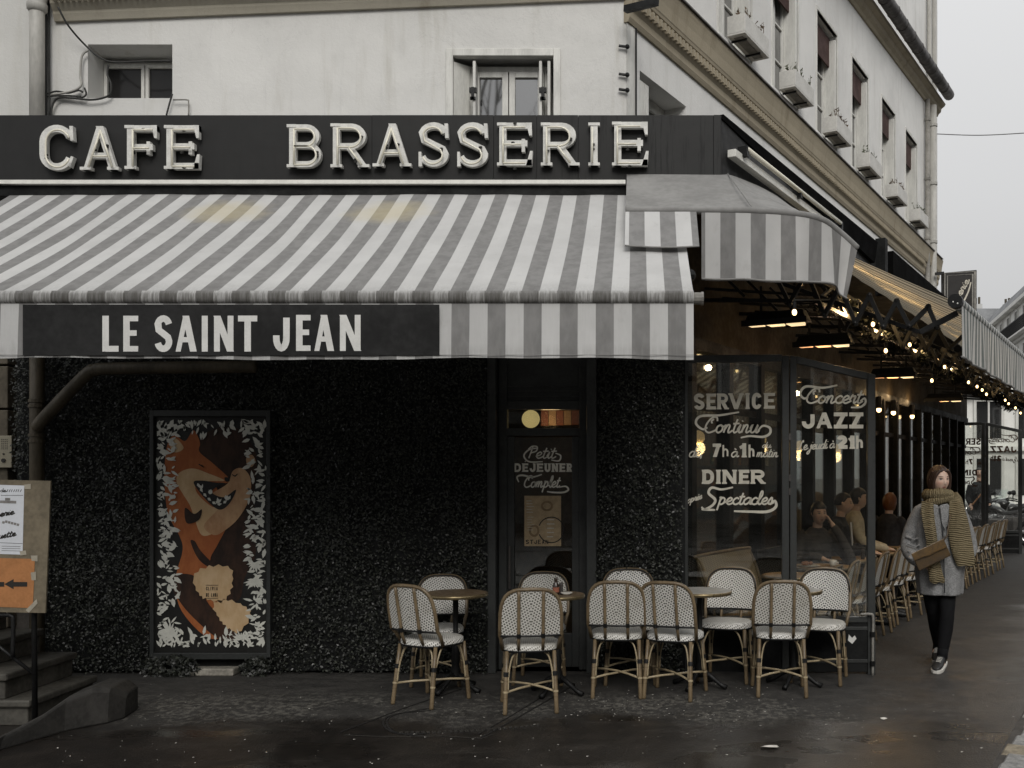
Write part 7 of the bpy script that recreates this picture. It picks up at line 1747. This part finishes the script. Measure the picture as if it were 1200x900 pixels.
# ================================================================== MOTORCYCLES BEYOND THE TERRACE
M_rub=pm('tyre_rubber',(.015,.015,.015),.7,bump=.2); M_chr=pm('chrome',(.45,.45,.45),.2,.6,metal=.9,bump=0); M_lens=pm('headlamp_lens',(.60,.60,.58),.1,.7,bump=0)
def moto(name,loc,rz,bodym,label):
    t=thing(name); 
    for x in (.68,-.66):
        m=MB(); m.smooth=True; m.tube([(x+.27*math.cos(2*PI*i/22),0,.31+.27*math.sin(2*PI*i/22)) for i in range(22)],.055,8,closed=True); w=m.build('tyre',M_rub,t,local=True)
        m=MB(); m.tube([(x+.215*math.cos(2*PI*i/18),0,.31+.215*math.sin(2*PI*i/18)) for i in range(18)],.014,6,closed=True)
        for k_ in range(5): a=2*PI*k_/5; m.bar((x,0,.31),(x+.2*math.cos(a),0,.31+.2*math.sin(a)),.02)
        m.cyl((x,0),.0,.3,.31) if False else m.tube([(x,-.06,.31),(x,.06,.31)],.04,8); m.build('rim',M_chr,w,local=True)
    for sy in (1,-1): m=MB(); m.tube([(.68,sy*.08,.31),(.52,sy*.09,.66),(.42,sy*.09,.92)],.022,8); m.build('fork',M_chr,t,local=True)
    m=MB(); m.smooth=True; limb(m,[(.36,0,.80),(.2,0,.84),(0,0,.80),(-.1,0,.74)],[(.06,.05),(.13,.11),(.12,.09),(.07,.05)],(0,1,0)); m.build('tank',bodym,t,local=True)
    m=MB(); m.smooth=True; limb(m,[(-.05,0,.76),(-.3,0,.77),(-.55,0,.83),(-.78,0,.88)],[(.10,.04),(.12,.05),(.11,.05),(.05,.03)],(0,1,0)); m.build('saddle',M_rub,t,local=True)
    m=MB(); m.box(-.15,.28,-.13,.13,.30,.62); m.build('engine',M_zinc,t,local=True,bevel=.03)
    m=MB(); m.smooth=True; limb(m,[(.62,0,.86),(.55,0,.92),(.42,0,.98)],[(.09,.10),(.17,.13),(.15,.06)],(0,1,0)); m.build('fairing',bodym,t,local=True)
    m=MB(); m._a([(.58,-.13,1.0),(.58,.13,1.0),(.38,.10,1.28),(.38,-.10,1.28)],[(0,1,2,3)]); m.build('windscreen',M_glass,t,local=True)
    m=MB(); m.smooth=True; m.sphere((.66,0,.88),.085,12,8,(.6,1,1)); m.build('headlight',M_lens,t,local=True)
    m=MB(); m.smooth=True; m.tube([(.36,-.36,1.0),(.42,-.2,1.04),(.44,0,1.02),(.42,.2,1.04),(.36,.36,1.0)],.016,8); m.build('handlebar',M_blackmetal,t,local=True)
    for sy in (1,-1): m=MB(); m.smooth=True; m.tube([(.42,sy*.25,1.04),(.46,sy*.3,1.18)],.008,5); m.sphere((.46,sy*.31,1.2),.06,8,6,(.4,1.2,.8)); m.build('mirror',M_blackmetal,t,local=True)
    m=MB(); m.smooth=True; m.tube([(.1,-.15,.32),(-.3,-.17,.28),(-.8,-.19,.42)],[.025,.04,.05],8); m.build('exhaust',M_chr,t,local=True)
    m=MB(); m.smooth=True; limb(m,[(.95,0,.5),(.85,0,.6),(.68,0,.64),(.5,0,.58)],[(.05,.01),(.07,.012),(.07,.012),(.06,.01)],(0,1,0)); m.build('mudguard',bodym,t,local=True)
    m=MB(); m.bar((-.05,.1,.25),(-.12,.28,.0),.025); m.build('kickstand',M_blackmetal,t,local=True)
    t.location=loc; t.rotation_euler=(0,0,rz); tag(t,label,'motorcycle','motorcycles parked beyond the far glass screen'); return t
mb1=pm('black_fairing',(.02,.02,.02),.2,.6,bump=0); mb2=pm('silver_fairing',(.30,.31,.32),.25,.6,metal=.4,bump=0); mb3=pm('white_fairing',(.55,.55,.54),.25,.6,bump=0)
for px,Y,rz,bm2,lab in ((1120,24.0,2.5,mb1,'black motorcycle parked behind the far screen, left of the standing dark-clad person'),(1135,25.5,-2.2,mb3,'white-faired motorcycle parked farthest back, partly hidden by the dark-clad person'),(1163,23.6,-2.6,mb2,'silver motorcycle seen through the right-hand far glass panel'),(1180,24.6,-2.4,mb1,'black motorcycle behind the silver one in the right-hand far glass panel'),(1127,22.9,-2.9,mb2,'silver motorcycle low behind the far screen, just right of the walking woman'),(1156,25.2,2.9,mb1,'black motorcycle behind the dark post of the far glass screen'),(1172,22.6,2.6,mb1,'black motorcycle nearest the right-hand far glass panel'),(1187,26.0,-2.5,mb3,'white-faired motorcycle farthest right, behind the black ones'),(1193,23.8,-2.7,mb1,'black motorcycle at the right edge, seen past the end of the far screen')):
    moto('motorcycle',(XP(px,Y),Y,0),rz,bm2,lab)

# ================================================================== FAR BUILDINGS
def far_house(name,label,origin,along,out,length,z0,z1,floors,bays,wallm,depth=10,roofh=2.2,balc=(),chim=6,roofm=None,ww=1.0):
    o=Vector(origin); a=Vector(along).normalized(); n=Vector(out).normalized(); t=thing(name,o,label,'building')
    P=lambda u,q,z: o+a*u+n*q+Vector((0,0,z))
    def hb(mb,u0,u1,q0,q1,za,zb): mb.hexa([P(u0,q0,za),P(u0,q1,za),P(u1,q1,za),P(u1,q0,za),P(u0,q0,zb),P(u0,q1,zb),P(u1,q1,zb),P(u1,q0,zb)])
    m=MB(); hb(m,0,length,-depth,0,0,z1); m.build('wall',wallm,t)
    fh=(z1-z0)/floors; bw_=length/bays
    for f in range(floors):
        zb=z0+fh*f+fh*.18; zt_=zb+fh*.64
        for b_ in range(bays):
            u=bw_*(b_+.5); m=MB(); hb(m,u-ww*.5,u+ww*.5,-.02,.03,zb,zt_); w=m.build('window',M_pane,t)
            m=MB(); hb(m,u-ww*.5-.12,u-ww*.5,0,.09,zb,zt_+.12); hb(m,u+ww*.5,u+ww*.5+.12,0,.09,zb,zt_+.12); hb(m,u-ww*.5,u+ww*.5,0,.09,zt_,zt_+.12); hb(m,u-.04,u+.04,.031,.06,zb,zt_); m.build('frame',M_frame,w)
        m=MB(); hb(m,0,length,0,.22,z0+fh*f-.12,z0+fh*f+.08); m.build('string_course',wallm,t)
        if f in balc:
            m=MB(); hb(m,0,length,0,.7,z0+fh*f+.1,z0+fh*f+.22); bl=m.build('balcony',wallm,t); m=MB()
            u=0
            while u<length: hb(m,u,u+.05,.64,.69,z0+fh*f+.22,z0+fh*f+1.1); u+=.32
            hb(m,0,length,.62,.70,z0+fh*f+1.1,z0+fh*f+1.16); m.build('balustrade',M_blackmetal,bl)
    m=MB(); hb(m,-.1,length+.1,0,.45,z1-.15,z1+.12); m.build('cornice',wallm,t)
    m=MB(); m.hexa([P(0,0,z1+.12),P(length,0,z1+.12),P(length,-depth,z1+.12),P(0,-depth,z1+.12),P(0,-roofh*.55,z1+roofh),P(length,-roofh*.55,z1+roofh),P(length,-depth,z1+roofh),P(0,-depth,z1+roofh)]); rf=m.build('roof',roofm or M_zinc,t)
    for c_ in range(chim):
        u=length*(c_+.5)/max(chim,1)+frnd(-.3,.3); m=MB(); hb(m,u-.6,u+.6,-depth*.5,-depth*.5+.5,z1+roofh-.2,z1+roofh+1.0); ch=m.build('chimney',wallm,rf)
        for k_ in range(3):
            p=P(u-.35+.35*k_,-depth*.5+.25,0); m=MB(); m.cyl((p.x,p.y),.13,z1+roofh+1.0,z1+roofh+1.55+.1*k_,8); m.build('chimney_pot',M_brownpipe,rf)
    return t
M_fw=stucco_mat('far_cream',(.78,.775,.74),.2); M_fw2=stucco_mat('far_grey',(.45,.45,.44),.2); M_opp=stucco_mat('opposite_stone',(.11,.107,.10),.3); M_roofg=pm('slate_roof',(.16,.165,.17),.6,var=.2,scale=.5)
al=Vector((.184,1,0)); X0=14.6
Y0=62; o0=Vector((X0+.184*Y0,Y0,0))
far_house('apartment_house','pale cream apartment house with balconies at the right edge, beyond the side awning',o0,al,(-1,.184,0),30,3.5,14.2,4,10,M_fw,roofh=2.0,balc=(3,1),chim=4,roofm=M_roofg)
far_house('apartment_house','low grey house with a row of chimney pots closing the street',(XP(1060,98),98,0),(1,0,0),(0,-1,0),24,3.5,16.0,4,9,M_fw2,roofh=2.6,chim=7,roofm=M_roofg)
far_house('apartment_house','light shopfront house behind the motorcycles, seen through the far glass screen',(XP(1085,44),44,0),(1,-.05,0),(-.05,-1,0),9.2,.3,5.4,2,5,M_fw,depth=5,roofh=.6,chim=0,ww=1.1)
far_house('opposite_building','apartment block across the street behind the viewer, mirrored faintly in the cafe windows',(-30,-17,0),(1,0,0),(0,1,0),60,3.5,7.0,1,20,M_opp,roofh=2.0,balc=(),chim=6,roofm=M_roofg,ww=1.1)

op=S(-6,14,0)
far_house('opposite_building','apartment block across the side street, outside the view, mirrored in the side windows',op,_d,-_n,46,4.2,9.0,2,16,M_opp,roofh=1.5,balc=(1,),chim=4,roofm=M_roofg,ww=1.1)
# bare street tree behind the viewer, seen mirrored in the upper windows
M_bark=pm('plane_bark',(.10,.09,.07),.8,var=.4,scale=6,bump=.3)
def bare_tree(x,y,h,seed,label):
    rr=random.Random(seed); t=thing('bare_tree',(x,y,0),label,'tree'); m=MB(); m.smooth=True; tw=MB()
    def br(p,d,L,r,k):
        q=p+d*L*.5+Vector((rr.gauss(0,.06),rr.gauss(0,.06),.03))*L; e=q+(d+Vector((rr.gauss(0,.15),rr.gauss(0,.15),.05))).normalized()*L*.5
        (m if k<3 else tw).tube([p,q,e],[r,r*.85,r*.7],6 if k<3 else 4)
        if k<6:
            for _ in range(3 if k<4 else 2):
                nd=(d+Vector((rr.gauss(0,.55),rr.gauss(0,.55),rr.gauss(.15,.3)))).normalized(); br(e if rr.random()<.6 else q,nd,L*rr.uniform(.62,.82),r*.62,k+1)
    br(Vector((x,y,0)),Vector((0,0,1)),h*.36,.17,0)
    m.build('trunk',M_bark,t); tag(tw.build('twigs',M_bark,t),kind='stuff'); return t
bare_tree(-3.2,-6.5,14,3,'bare leafless street tree behind the viewer, mirrored in the upper window')
bare_tree(2.6,-7.5,12.0,8,'second bare leafless street tree behind the viewer, nearer the side street')
